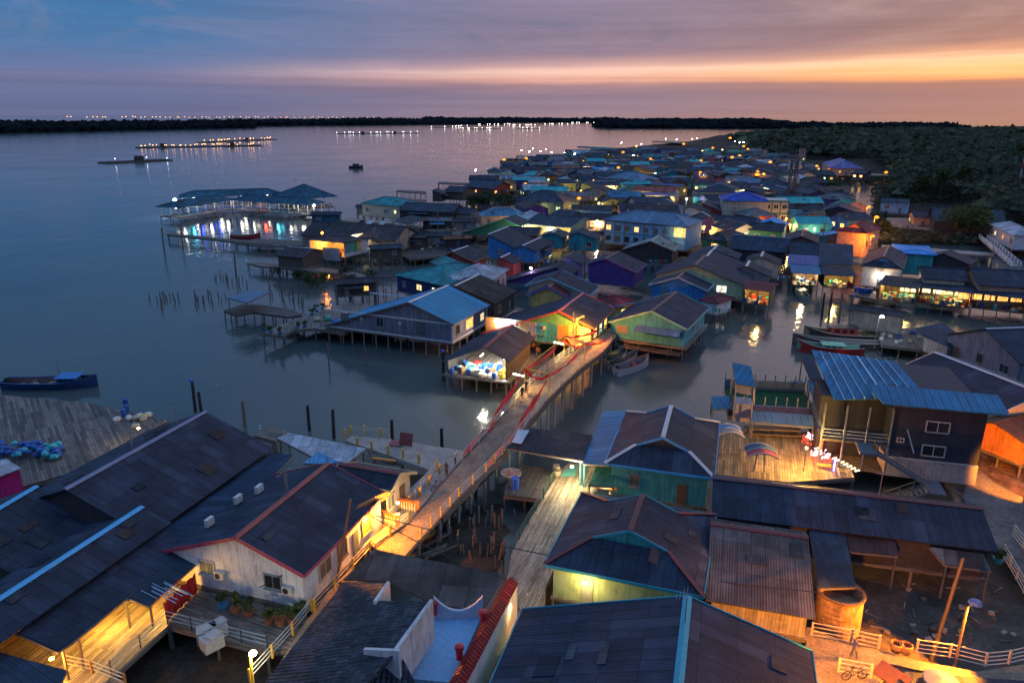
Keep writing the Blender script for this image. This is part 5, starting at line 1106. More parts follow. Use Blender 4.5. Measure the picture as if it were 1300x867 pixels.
G('red brown gabled house below the bright blue pair, at the left', (574, 319), (594, 312), (601, 333), e2=(556, 330), ze=5.2, pitch=20, wall='red', ridge=WCAP, fascia=(.4, .16, .06), win=None)
G('teal patched roof left of the red brown gable', (546, 333), (565, 325), (580, 341), e2=(520, 345), ze=4.8, pitch=16, wall='timber', roof='teal', win=None)
# waterside sheds and the lit cafe on the left
o_ = G('long boat shed with three pale skylights and a weathered board gable', (398, 281), (517, 287.5), (500, 306), e2=7, ze=5.0, pitch=22, wall='board', roof='brown', zf=2, st=4, win=None, name='boat_shed', cat='shed')
for x0, y0, x1, y1 in ((458, 280.5, 452, 287), (469, 281, 458, 291.5), (485, 282, 474, 292)):
    z0, z1 = 7.6, 6.0; m = MB(); a, b = P(x0, y0, o_.dims[5]-.1), P(x1, y1, o_.dims[5]-2.0); w = Vector((1.5, .1, 0)); m.sheet([a+Vector((0, 0, .3)), a+w+Vector((0, 0, .3)), b+w+Vector((0, 0, .3)), b+Vector((0, 0, .3))], .05); o_.part('skylight', m, paint((.5, .53, .6)))
cafe = H('orange lit cafe on stilts with a green and yellow panelled end wall', (388, 304), (437, 309), (452, 300), ze=6.2, pitch=8, wall='white', roof='brown', zf=2.6, open='R', win=None, st=3, lights=[(-4, 0, 2.9, 1100, (1, .42, .06)), (2, 0, 2.9, 1100, (1, .42, .06))], name='cafe', cat='cafe')
for i, c in enumerate(('grey', 'turq', 'green', 'yellow')):
    m = MB(); a = cafe.W3(cafe.dims[0]+.05, -cafe.dims[2]+i*1.6, 3.6); b = cafe.W3(cafe.dims[0]+.05, -cafe.dims[2]+(i+1)*1.6, 3.6); q = [a, b, b+Vector((0, 0, 2.6)), a+Vector((0, 0, 2.6))]; m.hexa(q, [k+cafe.u*.06 for k in q]); cafe.part('end_panel', m, WM(c), cafe.wall)
t = T('lit_balcony', 'bright white lit balcony at the right end of the orange cafe', 'balcony', P(455, 318, 2.6)); a, b = P(447, 313, 3.2), P(462, 310, 3.2); m = MB(); wallseg(m, a+Vector((0, 0, 3)), b+Vector((0, 0, 3)), 2.6, th=.2); t.part('wall', m, WM('cream')); m = MB(); d = (b-a).normalized(); m.box(a.lerp(b, .3)+Vector((0, -.4, 2.4)), (2.2, .1, .5), math.atan2(d.y, d.x)); t.part('ceiling_light', m, glow((1, .85, .5), 14)); t.lamp(a.lerp(b, .5)+Vector((0, -1.6, 2.2)), 900, (1, .8, .45), .3)
m = MB(); m.prism([a+Vector((0, -2.5, 0)), b+Vector((0, -2.5, 0)), b, a], 2.4, 2.6); t.part('floor_platform', m, DECKP)
m = MB(); w = Q((411, 330, 2.4), (431, 332, 2.4)); wallseg(m, w[0]+Vector((0, 0, 3)), w[1]+Vector((0, 0, 3)), 2.4, th=.15); single('screen_wall', m, wallmat((.4, .4, .42)), 'pale grey screen wall below the orange cafe', 'wall', w[0])
G('brown board shack on stilts left of the orange cafe', (365, 313), (400, 316), (383, 327.5), e2=3.5, ze=4.6, pitch=16, wall='timber', roof='brown', zf=2.0, st=2.2, win=None, ridge=(.3, .32, .38), name='shack', cat='shack')
G('small board hut with an open doorway right of the orange cafe', (470, 303), (478, 299), (482, 309), e2=(462, 309), ze=4.2, pitch=22, wall='board', roof='brown', zf=2, st=2.5, name='hut', cat='hut', win=None)
H('cream walled house with a dark teal roof at the waters edge, lamp on its wall', (457, 258.5), (508, 262.5), (521, 257), ze=6.4, pitch=20, wall='cream', roof='teal', lit=.1, st=4, zf=2.2)
G('long dark shed right of the cream waterside house', (514, 257), (583, 259), (577, 269.5), e2=5, ze=5.4, pitch=16, wall='dtimber', roof='slate', win=None, name='shed', cat='shed')
G('low board shed at the right end of the long dark shed', (582, 263.5), (606, 265), (596, 272), e2=4, ze=4.8, pitch=16, wall='board', roof='char', name='shed', cat='shed', win=None, st=4)
canopy('flat_roof', 'flat dark roof with white edges in front of the long dark shed', [(498, 280.5, 5.2), (522.5, 273, 5.2), (545, 277.5, 5.2), (519, 285.5, 5.2)], 'char', (0, 1, 2, 3), zf=2, cat='roof', fascia=paint((.5, .52, .6)))
deck('drying_deck', 'wide pale drying deck in front of the dark green hall', 'deck', [(533, 292), (540, 284), (602, 285), (612, 296), (596, 301)], 2.2, woodmat((.085, .07, .065), w=.25), posts=6)
deck('net_deck', 'dark cluttered low deck between the boat shed and the red brown gable', 'deck', [(505, 318), (530, 300), (596, 306), (560, 326), (520, 330)], 1.6, woodmat((.05, .044, .045), w=.25), posts=6)
G('weathered waterside shed with red lamp, at the end of the farther jetty', (549, 241.5), (556, 239), (563, 246), e2=(541, 246), ze=5.2, pitch=20, wall='dtimber', roof='slate', win=None, name='shed', cat='shed')
G('long grey waterside shed behind the scrub', (571, 236), (597, 237.5), (592, 245), e2=5, ze=5.4, pitch=18, wall='timber', roof='char', win=None, name='shed', cat='shed', st=4)
G('dark waterside shed with brick red lower wall', (604, 228), (640, 231), (634, 241), e2=5, ze=5.4, pitch=20, wall='red', roof='slate', name='shed', cat='shed', lit=.3, st=4)
# middle of the village
lb = H('long light blue two storey building with a lit balcony at its right end', (765, 279), (873, 288), (881, 279.5), ze=8.6, pitch=20, wall='sky', roof='steel', zf=2.2, st=0, lit=.25, win=None, fascia=(.04, .07, .13), name='apartment_building', cat='building')
L_, yl_, yr_, zf_, ze_, zr_ = lb.dims
sd_ = 'R' if lb.v.y > 0 else 'L'
for i in range(8):
    for z in (5.0+1.6, 2.2+1.5):
        s = (-.9+i*.235)*L_
        if i < 7: lb.opening('window', sd_, s if sd_ == 'R' else s, z, 1.5, 1.4, (i in (0, 3) and z > 5))
m = MB()
for i in range(9): p = lb.W3(-L_+2*L_*i/8, -(yr_+.06), 0); m.box((p.x, p.y, 5.3), (.2, .1, 6.2), lb.ang)
for z in (5.2, 8.3): m.bar(lb.W3(-L_, -yr_-.07, z), lb.W3(L_, -yr_-.07, z), .1, .3)
lb.part('pilasters', m, paint((.08, .2, .36)))
p = lb.W3(L_*.86, -yr_-.1, 6.8); m = MB(); m.box(p, (3.2, .06, 2.4), lb.ang); lb.part('lit_balcony', m, glow((1, .66, .22), 1.5, .5)); lb.lamp(p-lb.v*1.2, 300, (1, .7, .3))
G('big dark timber hall with a grey green roof in front of the light blue building', (826, 306.5), (836, 299), (858, 318), e2=(796, 312.5), ze=5.4, pitch=20, wall='dtimber', roof=roofmat((.17, .21, .2)), ridge=(.3, .36, .34), win=None, fascia=(.06, .06, .07), st=4)
G('blue gabled house with maroon ridge on the creek bank, behind the mint house', (860.5, 352), (869, 344.5), (898, 369.5), e2=(824, 361), ze=5.0, pitch=20, wall='blue', ridge=(.2, .05, .06), fascia=(.4, .5, .6), roof='char', lit=.3, st=3)
G('pale green walled house with one bright window over the creek', (882, 337), (895, 324), (947, 366), e2=(826, 352), ze=5.0, pitch=18, wall='pgreen', ridge=(.14, .04, .04), roof='char', win=None, wins=[('window', 'a', 5.4, 4.0, 2.0, 1.4, True), ('window', 'a', 2.6, 3.9, 1.4, 1.2, True), ('window', 'a', -2, 3.9, 1.2, 1.2, False)], litc=(1, .95, .75), st=3)
G('dark roof with a white ridge rising behind the pale green house', (897, 325.5), (904, 317.5), (939, 340), e2=(862, 337), ze=5.2, pitch=18, wall='dark', ridge=WCAP, roof='char', win=None)
G('dark roof with a short white ridge, second behind the pale green house', (905.5, 317), (911, 310.5), (940, 326), e2=(872, 327), ze=5.2, pitch=17, wall='teal', ridge=WCAP, roof='night', win=None)
G('grey roof with a bluish skylight patch, left of the lilac awning', (947.5, 338), (951.5, 331), (978, 352), e2=(930, 345), ze=5.0, pitch=20, wall='grey', ridge=WCAP, roof='char', win=None)
G('dark roof with a pale ridge tip, above the skylight patched roof', (966, 326), (969, 319.5), (990, 340), e2=(945, 333), ze=5.2, pitch=20, wall='cream', ridge=(.6, .45, .4), roof='char', lit=.8)
G('very wide dark roof in the middle of the village behind the white ridges', (931, 298), (1003, 302.5), (997, 321), e2=4, ze=5.2, pitch=18, wall='dtimber', roof='night', ridge=(.1, .2, .3), win=None)
G('dark roof with a white cap at its left end, beside the very wide dark roof', (1003, 307), (1040, 309), (1040, 325), e2=4, ze=5.8, pitch=18, wall='dtimber', roof='night', win=None)
H('small maroon porch roof over a white tank room on stilts by the creek', (886, 381), (912, 386), (915, 375), ze=4.4, pitch=16, wall='white', roof='maroon', st=2, win=None, zf=2.2)
H('dark hipped house with green walls left of the very wide dark roof', (888, 303), (925, 307), (932, 297), ze=5.4, pitch=24, style='dutch', along='v', wall='dgreen', roof='char', ridge=(.1, .04, .04))
G('long lime walled house with three small lit windows behind the dark hipped house', (910, 273), (964, 277), (951, 283), e2=4, ze=6.2, pitch=18, wall='pgreen', roof='night', fascia=(.08, .25, .4), lit=.9, litc=(1, .9, .35), door=False)
G('bright blue gable roof just below the green framed building', (978, 280), (983, 275.5), (1000, 285), e2=(965, 281), ze=6.0, pitch=20, wall='teal', roof='bright', win=None)
G('dark roof over a deep green wall below the bright blue gable', (952, 282), (997, 284.5), (998, 295), e2=3, ze=5.6, pitch=20, wall='dgreen', roof='char', lit=0)
G('brown gabled dark roof right of the very wide dark roof', (1018, 300), (1020, 291), (1040, 307), e2=(995, 304.5), ze=5.6, pitch=20, wall='timber', roof='char', ridge=(.2, .06, .06), win=None)
gb = H('green framed cream building with a royal blue roof under the telecom mast', (917, 255), (978, 256.5), (980, 250), ze=10.0, pitch=18, wall='cream', roof='royal', zf=2.2, lit=0, win=None, name='apartment_building', cat='building', fascia=(.03, .12, .06))
m = MB(); a, b = P(927, 279, 3.4), P(999, 281, 3.4); d = (b-a).normalized(); n = Vector((-d.y, d.x, 0))
m.prism([a, b, b+n*9, a+n*9], 2.2, 10.0); gbw = gb.part('facade', m, wallmat((.5, .47, .45), dirt=.25))
m = MB()
for i in range(8): p = a.lerp(b, i/7)-n*.06; m.box((p.x, p.y, 6.2), (.35, .2, 7.7), math.atan2(d.y, d.x))
for z in (2.6, 5.9, 9.8): m.bar(a-n*.05+Vector((0, 0, z-3.4)), b-n*.05+Vector((0, 0, z-3.4)), .2, .45)
gb.part('green_frame', m, paint((.03, .11, .06)), gbw)
for i in range(7):
    for z in (8.0, 4.4):
        on = (i in (2, 3) and z > 6) or (i == 3); win_on(gb, a, d, n, (b-a).length*(i+.5)/7, z, 1.4, 1.3, glow((.8, 1, .75), 1.1, .6) if on else glassmat(), gbw)
G('long restaurant with a red roof and a lit veranda along its front', (806, 236), (861, 238.5), (857, 243.5), e2=5, ze=6.6, pitch=16, wall='cream', roof='red', zf=2.2, win=None, name='restaurant', cat='restaurant')
CLUT.append(stall('yellow lit restaurant veranda under a pale blue sheet roof', (798, 257.5), (856, 259), 2.2, 8, 3.2, 'lilac', pw=2600, n=4, wall='cream', name='veranda'))
G('lilac blue roof standing behind the red restaurant roof', (828, 231.5), (869, 234.5), (867, 237), e2=4, ze=6.6, pitch=16, wall='yellow', roof='lilac', lit=.5)
G('beige gabled house with three round lit windows left of the red roof', (756, 238), (763, 234.5), (790, 248), e2=(737, 243), ze=5.6, pitch=16, wall='beige', roof='char', lit=1, st=4, litc=(1, .75, .35), door=False)
G('lime gabled house beside the beige gable', (739, 232.5), (748, 229), (756, 238), e2=(728, 236.5), ze=5.8, pitch=18, wall='lime', roof='char', lit=0)
H('pale blue hipped roof on lime walls above the red restaurant', (767, 226), (812, 230), (818, 226), ze=6.4, pitch=22, wall='lime', roof='steel', lit=.1)
G('teal gabled house with small windows above the restaurant, right', (856, 216.5), (862, 213.5), (874, 225), e2=(842, 221), ze=6.0, pitch=18, wall='teal', roof='char', lit=.2)
G('olive gabled house left of the teal gable', (806, 211), (814, 208.5), (828, 220), e2=(796, 216), ze=5.8, pitch=18, wall='olive', roof='brown', lit=.6)
G('house with a bright blue roof strip and an orange street lamp beside it', (751, 212), (780, 213.5), (778, 216), e2=4, ze=6.0, pitch=16, wall='grey', roof='bright', lit=.3)
G('white gabled house beside the light blue building, right', (878, 263), (884, 259), (902, 270), e2=(860, 271), ze=6.2, pitch=20, wall='white', roof='char', win=None)
G('house with a pale pink striped roof edge, behind the white gable', (892, 257), (897, 253), (915, 271), e2=(884, 262), ze=6.2, pitch=20, wall='red', roof='char', ridge=(.5, .45, .5), win=None, fascia=(.5, .46, .5))
G('teal green gabled house with a blue edged roof, left of the royal blue roof', (914, 233), (917, 229.5), (936, 241), e2=(896, 238), ze=6.2, pitch=20, wall='turq', roof='slate', fascia=(.3, .42, .6), lit=.1)
G('small turquoise gable in the lane above the light blue building', (883, 249), (888, 246), (894, 252), e2=(876, 251.5), ze=5.4, pitch=16, wall='turq', roof='slate', win=None)
G('orange gabled house with one dark window right of the telecom mast', (1031, 271.5), (1034, 266), (1046.5, 276), e2=(1005, 276.5), ze=6.0, pitch=20, wall='peach', roof='night', fascia=(.3, .1, .05), lit=0)
canopy('roof', 'light blue sheet roof below the orange gable', [(1015, 281, 5.4), (1058, 284, 5.4), (1056, 290, 4.6), (1014, 289, 4.6)], 'sky', (2, 3), zf=2, cat='roof')
G('wide dark roof with royal blue edges left of the bright orange lamps', (1065, 261.5), (1068, 257), (1092, 273), e2=(1044, 268), ze=6.0, pitch=18, wall='dark', roof='char', fascia=(.1, .2, .6), lit=.4)
G('teal house raised on posts beyond the royal blue edges', (1052, 243.5), (1078, 244.5), (1077, 248.5), e2=4, ze=6.2, pitch=14, wall='turq', roof='night', st=4, zf=3, lit=.2)
H('orange two storey house with a dark maroon pyramid roof under the street lamps', (1060, 293), (1101, 297), (1104, 288), ze=8.2, pitch=26, style='dutch', wall='peach', roof='maroon', zf=2.2, lit=.1, gm=WM('orange'), along='v')
G('low maroon tiled roof left of the orange two storey house', (1057, 297.5), (1083, 301), (1080, 310), e2=6, ze=5.2, pitch=22, wall='orange', roof='maroon', win=None)
G('bright blue shed roof below the low maroon tiled roof', (1037, 297), (1060, 293), (1062, 296), e2=3, ze=5.6, pitch=12, wall='teal', roof='sky', win=None)
# right bank beyond the creek
G('long dark barn with pale skylight strips below the mangrove edge', (1183, 263), (1274, 267), (1258, 285), e2=8, ze=5.6, pitch=22, wall='dtimber', roof='slate', zf=1.5, win=None, name='barn', cat='barn', st=5)
G('small barn with an orange lit porch left of the long dark barn', (1157, 268), (1184, 269), (1186, 277), e2=5, ze=5.4, pitch=16, wall='peach', roof='char', lit=.8, litc=(1, .6, .2))
G('grey walled house at the foot of the mangrove, above the orange street lamps', (1119, 251), (1156, 253), (1155, 258), e2=5, ze=6.2, pitch=16, wall='sky', roof='slate', lit=0)
deck('long_deck', 'broad dark platform right of the orange street lamps', 'platform', [(1122, 288), (1126, 276), (1186, 278), (1190, 292)], 3.0, DECKW, posts=6)
H('orange lit house on stilts with a pale hipped roof before the mangrove', (1053, 213.5), (1098, 214.5), (1094, 208), ze=7.5, pitch=22, wall='peach', roof='lilac', st=5, zf=3.2, lit=.6, litc=(1, .6, .2))
G('dark blue shed right of the orange lit mangrove house', (1086, 216), (1104, 217), (1103, 221), e2=4, ze=5.5, pitch=14, wall='navy', roof='night', st=4, lit=.5)
deck('lit_walk', 'orange lit walkway leaving the mangrove house to the right', 'walkway', [(1104, 222.5), (1104, 220.5), (1138, 222), (1138, 224)], 2.6, CONC2, posts=8)
deck('lit_walk', 'orange lit walkway left of the mangrove house', 'walkway', [(1020, 218), (1020, 216), (1054, 217.5), (1054, 220)], 2.6, CONC2, posts=8)
H('house with a pale grey roof and a glaring white lamp at the right edge', (1286, 299), (1330, 301), (1320, 287), ze=6.0, pitch=20, wall='white', roof='pale', st=4, lit=.5)
deck('mud_walk', 'long pale footway across the mud to the white stairs', 'walkway', [(1118, 315), (1120, 311), (1262, 321), (1262, 325)], 2.2, CONC, posts=5)
wb = T('white_bridge', 'white railed humped stairs at the right edge', 'bridge', P(1262, 322, 2.2))
pa_, pb_, pc_ = P(1243, 302, 2.4), P(1261, 318, 4.4), P(1284, 338, 2.4)
for a, b in ((pa_, pb_), (pb_, pc_)):
    d = (b-a); n = Vector((-d.y, d.x, 0)).normalized()*2.0; m = MB(); m.hexa([a-Vector((0, 0, .3)), b-Vector((0, 0, .3)), b+n-Vector((0, 0, .3)), a+n-Vector((0, 0, .3))], [a, b, b+n, a+n]); wb.part('steps', m, CONC)
    for s in (Vector(), n):
        m = MB()
        for k in (.45, 1.0): m.bar(a+s+Vector((0, 0, k)), b+s+Vector((0, 0, k)), .1, .1)
        for i in range(7): q = a.lerp(b, i/6)+s; m.box(q+Vector((0, 0, .5)), (.2, .2, 1.1))
        wb.part('railing', m, paint((.75, .75, .78)))
DECKX = woodmat((.055, .048, .048), w=.22)
for x, y, L, w, an, ro_, wa_, lb_ in ((520, 312, 4.5, 2.4, .2, 'brown', 'timber', 'low brown net store on the dark cluttered deck, left one'), (552, 309, 5.0, 2.6, .1, 'char', 'board', 'board walled net store in the middle of the dark cluttered deck'), (580, 313, 4.0, 2.2, .3, 'rust', 'dtimber', 'rusty roofed net store at the right of the dark cluttered deck'),
                                   (556, 289, 5, 2.8, .05, 'grey', 'timber', 'grey roofed drying shelter on the pale drying deck'), (590, 290, 4, 2.4, .15, 'brown', 'board', 'small brown roofed shelter at the right end of the drying deck'), (490, 326, 4.2, 2.4, .3, 'slate', 'timber', 'slate roofed hut on posts beside the plank walk'), (452, 372, 4.2, 2.3, .3, 'brown', 'timber', 'brown hut on posts at the back of the broad weathered deck'),
                                   (415, 281, 5, 2.6, .05, 'night', 'dteal', 'dark teal shelter on the gangway behind the boat shed'), (470, 271, 5, 2.6, .05, 'char', 'board', 'board hut beside the cream waterside house')):
    p = P(x, y, 2.0); house(lb_, p.xy, an, L, w, w, 4.4, 16, 'gable', ro_, wa_, zf=2.0, win='auto', lit=.35, st=2.2, name='hut', cat='hut')
# ---------------------------------------------------------------- the farther rows, each house its own
FARM = [(-1, -1)]
VILL = [(600, 246), (598, 236), (642, 220), (690, 207), (742, 197), (800, 187), (880, 179), (915, 171.5), (950, 173.5), (962, 184), (985, 197), (1012, 212), (1036, 226), (1052, 240), (1050, 262), (1100, 300), (1040, 322), (900, 330), (760, 318), (640, 322), (600, 305), (680, 268), (655, 246)]
vw = [P(x, y).xy for x, y in VILL]
def vin(p):
    c = False; n = len(vw); j = n-1
    for i in range(n):
        if (vw[i].y > p.y) != (vw[j].y > p.y) and p.x < (vw[j].x-vw[i].x)*(p.y-vw[i].y)/(vw[j].y-vw[i].y)+vw[i].x: c = not c
        j = i
    return c
ground_patch('mud_flat', [(p.x, p.y) for p in vw], .35, MUD, res=9, amp=.4, edge=12, seed=21)
used = set()
wall_opts = [('teal', 'teal'), ('turq', 'turquoise'), ('mint', 'mint green'), ('sky', 'light blue'), ('blue', 'bright blue'), ('cream', 'cream'), ('white', 'white'), ('yellow', 'yellow'), ('orange', 'orange'), ('red', 'brick red'), ('pink', 'pink'), ('lilac', 'lilac'), ('purple', 'purple'), ('grey', 'grey'), ('timber', 'brown board'), ('board', 'weathered board'), ('lime', 'lime green'), ('dgreen', 'dark green'), ('beige', 'beige'), ('navy', 'navy'), ('peach', 'peach'), ('dtimber', 'black timber')]
roof_opts = [('char', 'charcoal')]*5+[('slate', 'slate')]*4+[('night', 'blue black')]*4+[('brown', 'brown')]*3+[('grey', 'grey')]*4+[('brown', 'brown')]*3+[('char', 'charcoal')]*3+[('blue', 'blue'), ('teal', 'teal'), ('maroon', 'maroon'), ('rust', 'rusty'), ('rust', 'rusty'), ('steel', 'pale blue'), ('green', 'green'), ('pale', 'pale grey'), ('turq', 'turquoise')]
def where(px, py):
    if py < 186: return 'at the far tip of the village by the narrows'
    if px < 690: return 'near the orange lit jetty'
    if px < 745 and py < 215: return 'behind the row of white jetty lamps'
    if px > 985 and py < 240: return 'near the mangrove edge'
    if px > 960: return 'right of the telecom mast'
    if py < 200: return 'in the distant rows before the narrows'
    if px < 800: return 'uphill left of the red restaurant' if False else 'beyond the pale blue hipped roof'
    if px < 880: return 'behind the red roofed restaurant'
    if py < 225: return 'among the orange street lamps'
    return 'in the middle rows of the village'
nfar = 0
dist = 165.0
while dist < 1500:
    gap = max(11.5, dist*.03); x = -60.0
    lat0, lat1 = -120, 560
    X = lat0+rnd.uniform(0, 15)
    while X < lat1:
        ln = rnd.uniform(9, 17) if dist < 600 else rnd.uniform(13, 22); p = Vector((X+ln/2, dist+rnd.uniform(-.25, .25)*gap)); X += ln+rnd.uniform(1.0, 5.5)
        if nfar > 288 or not vin(p): continue
        if any((p-q).length < r+ln*.42 for q, r in FOOT): continue
        v3 = CM.transposed() @ (Vector((p.x, p.y, 4))-Vector((0, 0, CAMZ))); px, py = 650+FPX*v3.x/-v3.z, 433.5-FPX*v3.y/-v3.z
        if px > 1310: continue
        for _ in range(200):
            wk, wn = rnd.choice(wall_opts); rk, rn = rnd.choice(roof_opts); style = rnd.choice(['gable', 'gable', 'gable', 'hip']); lit = rnd.random() < .6
            pl = where(px, py); key = (wn, rn, style, lit, pl)
            if key not in used: break
        used.add(key)
        lab = f'{wn} house with a {rn} {"gabled" if style == "gable" else "hipped"} roof{", windows lit," if lit else ""} {pl}'
        if len(lab.split()) > 16: lab = lab.replace('with a ', '').replace(' roof', ' roof', 1)
        a = rnd.choice([0, 0, math.pi/2])+rnd.gauss(.12, .18); wd = rnd.uniform(3.6, 5.2)
        house(lab, p, a, ln/2, wd, wd, rnd.uniform(4.8, 6.4), rnd.uniform(17, 25), style, rk, wk, zf=2.0, win='auto', lit=.75 if lit else 0, ext=rnd.choice([0, 1, 2, 3]), name='village_house', group='far village houses', ridge=rnd.choice([None, None, None, (.4, .4, .44), (.14, .04, .04)]), ov=.4); nfar += 1
        FOOT.pop(); FOOT.append((p, ln*.42))
    dist += gap
print('far houses', nfar)

# a lit porch lamp on some of the houses
LITP = []
for i in range(120):
    x = rnd.uniform(640, 1060); y = rnd.uniform(186, 330)
    p = P(x, y, 4.5)
    if not vin(p.xy): continue
    LITP.append((x, y))
# ================================================================ floating seafood restaurant at the far left
def pavilion(label, a, b, zf, depth, h, roof='wharf', pitch=20, cols=(), n=3, pw=500, st=5, nm='restaurant_wing', cat='pavilion', group=None):
    A, B = P(*a, zf), P(*b, zf); d = (B-A).normalized(); nn = Vector((-d.y, d.x, 0))
    if nn.y < 0: nn = -nn
    L = (B-A).length; c = (A+B)/2+nn*depth/2
    t = house(label, c.xy, math.atan2(d.y, d.x), L/2+1.2, depth/2+1.2, depth/2+1.2, zf+h, pitch, 'hip', roof, 'white', zf=zf, open='abLR', win=None, st=st, ov=1.0, name=nm, cat=cat, group=group)
    Wt = paint((.7, .7, .72)); k = max(2, int(L/4))
    for i in range(k+1):
        for q in (0, depth):
            p = A.lerp(B, i/k)+nn*q; m = MB(); m.box(p+Vector((0, 0, h/2)), (.25, .25, h), math.atan2(d.y, d.x)); t.part('post', m, Wt)
    m = MB()
    for z in (.5, 1.0): m.bar(A+Vector((0, 0, z)), B+Vector((0, 0, z)), .12, .2)
    t.part('railing', m, paint((.06, .16, .35)))
    m = MB(); m.bar(A-Vector((0, 0, .25)), B-Vector((0, 0, .25)), .15, .5); t.part('edge_beam', m, Wt)
    for i in range(n):
        p = A.lerp(B, (i+.5)/n)+nn*depth*.35+Vector((0, 0, h-.5)); c_ = cols[i % len(cols)] if cols else TUBE; m = MB(); m.box(p, (1.6, .25, .25), math.atan2(d.y, d.x)); t.part('ceiling_light', m, glow(c_, 10)); t.lamp(p-Vector((0, 0, .4))-nn*depth*.3, pw/n, c_, .4)
    for i in range(int(L/5)):
        p = A.lerp(B, (i+.6)/int(L/5))+nn*depth*.5; m = MB(); m.lathe(p, [(.08, 0), (.08, .72), (.9, .74), (.9, .78)], 8); t.part('table', m, paint((.6, .55, .5)))
    return A, B, d, nn, t
BLU = (.05, .08, 1); CYA = (.1, .8, 1)
pavilion('restaurant west wing on stilts with a long blue roof, nearest the glaring lamp', (228, 276), (294, 265), 1.7, 8, 3.4, cols=(TUBE, CYA, BLU, TUBE, BLU), n=6, pw=1500)
pavilion('restaurant east wing on stilts with a blue roof and coloured lights', (297, 265.5), (391, 272), 1.7, 8, 3.4, cols=(TUBE, TUBE, (1, .1, .04), CYA, TUBE), n=6, pw=1500)
pavilion('restaurant rear wing with a blue roof behind the west wing', (232, 262), (355, 257.5), 2.2, 9, 3.4, cols=(TUBE,), n=4, pw=900)
pavilion('square restaurant pavilion with a tall blue pyramid roof at the right end', (374, 266), (424, 262), 2.4, 16, 3.8, pitch=26, cols=(TUBE, (1, .3, .2)), n=2, pw=600)
def lampz(label, x, y, zh, col, pw, gl=30, zf=2.0, head=.18, group=None, arm=.9, cat='street lamp', lean=0, mat=None, aim=None, cone=105):
    p = P(x, y, zh); b = Vector((p.x-arm, p.y, zf)); t = T('street_lamp', label, cat, b, group); m = MB(); top = Vector((b.x, b.y, zh-.2)); m.cyl(b-Vector((0, 0, .4)), top, .1, .08, 7); t.part('pole', m, mat or paint((.35, .3, .25)))
    m = MB(); m.cyl(top-Vector((0, 0, .05)), p, .05, .04, 5); t.part('arm', m, METAL); m = MB(); v_ = max(1, head/.3); m.lathe(p-Vector((0, 0, .16*v_)), [(0, 0), (head*.8, .06*v_), (head, .18*v_), (head*.6, .3*v_), (0, .36*v_)], 8); t.part('lamp_head', m, glow((1, .33, .03), 2.1) if col == SOD else glow(col, gl)); t.lamp(p-Vector((0, 0, .45)), pw, col, .25, aim, cone); return t
lampz('glaring white floodlight at the left tip of the floating restaurant', 222, 254, 6.5, COOL, 3000, 400, head=.6, cat='floodlight', arm=.3)
lampz('white lamp in front of the square restaurant pavilion', 399, 261, 5.5, TUBE, 1500, 150, head=.4, cat='lamp', arm=.3)
lampz('orange street lamp on the path beside the colourful shop house', 740, 402, 7.5, SOD, 7500, 60, head=.28, zf=2.6)
m = MB(); p = P(727, 444, 4.4); m.cyl(p-Vector((0, 0, 4)), p+Vector((0, 0, 5.5)), .14, .1, 8); single('utility_pole', m, paint((.45, .38, .3)), 'bare pole standing in front of the colourful shop house', 'pole', p)
lampz('orange street lamp at the corner of the porch house, lighting the walkway', 468, 652, 5.0, SOD, 5200, 40, zf=2.2, arm=.8, mat=paint((.3, .16, .07)))
m = MB(); p = P(428, 735, 2.1); q = P(440, 655, 8.4); m.cyl(p, Vector((p.x+1.2, p.y+1.0, 8.4)), .12, .09, 8); single('utility_pole', m, paint((.3, .15, .07)), 'leaning timber pole against the right wall of the white house', 'pole', p)
t = lampz('orange street lamp with a round blue hood on the nearer tall pole, bottom right', 1238, 766, 6.4, SOD, 26000, 40, zf=.4, arm=.45, aim=P(1130, 850, 2), cone=110, mat=paint((.3, .2, .13)))
p = P(1238, 766, 6.8); m = MB(); m.lathe(p, [(.42, .02), (.3, .2), (.0, .3)], 14); t.part('hood', m, paint((.15, .2, .4)))
p = P(1182, 838, .4); m = MB(); m.cyl(p, Vector((p.x+1.0, p.y+.4, 8.2)), .15, .11, 9); single('utility_pole', m, paint((.2, .13, .08)), 'tall bare pole without a lamp rising from the mud yard', 'pole', p)
m = MB(); m.bar(P(1188, 815, 1.2), P(1228, 822, 1.2), .06); single('cable', m, paint((.4, .3, .2)), 'slack cable tied between the two tall poles', 'cable', P(1188, 815, 1.2))
lampz('white work lamp on a yellow post over the dark pool, bottom left', 321, 829, 4.6, (1, .85, .5), 500, 60, zf=1.2, head=.24, arm=.2, mat=YELLOW, cat='lamp')
lampz('orange street lamp lighting the mud bank and rusty hut at the right edge', 1322, 596, 6.5, SOD, 16000, 40, zf=2.0, aim=P(1264, 566, .8), cone=95)
lampz('orange street lamp at the foot of the lit walkway beside the turquoise trimmed roof', 1100, 884, 5.2, SOD, 9500, 40, zf=2.0, aim=P(1062, 812, 2.2), cone=120)
def bulb(label, x, y, z, col, pw, gl=30, r=.14, par='wall_lamp'):
    p = P(x, y, z); t = T('hanging_lamp', label, 'lamp', p); m = MB(); m.lathe(p, [(0, 0), (r, r*.7), (r, r*1.3), (0, r*2)], 8); t.part('bulb', m, glow(col, gl)); m = MB(); m.cyl(p+Vector((0, 0, r*1.9)), p+Vector((0, 0, r*1.9+.25)), .03, .03, 5); t.part('cord', m, DARKP); t.lamp(p-Vector((0, 0, .25)), pw, col, .2)
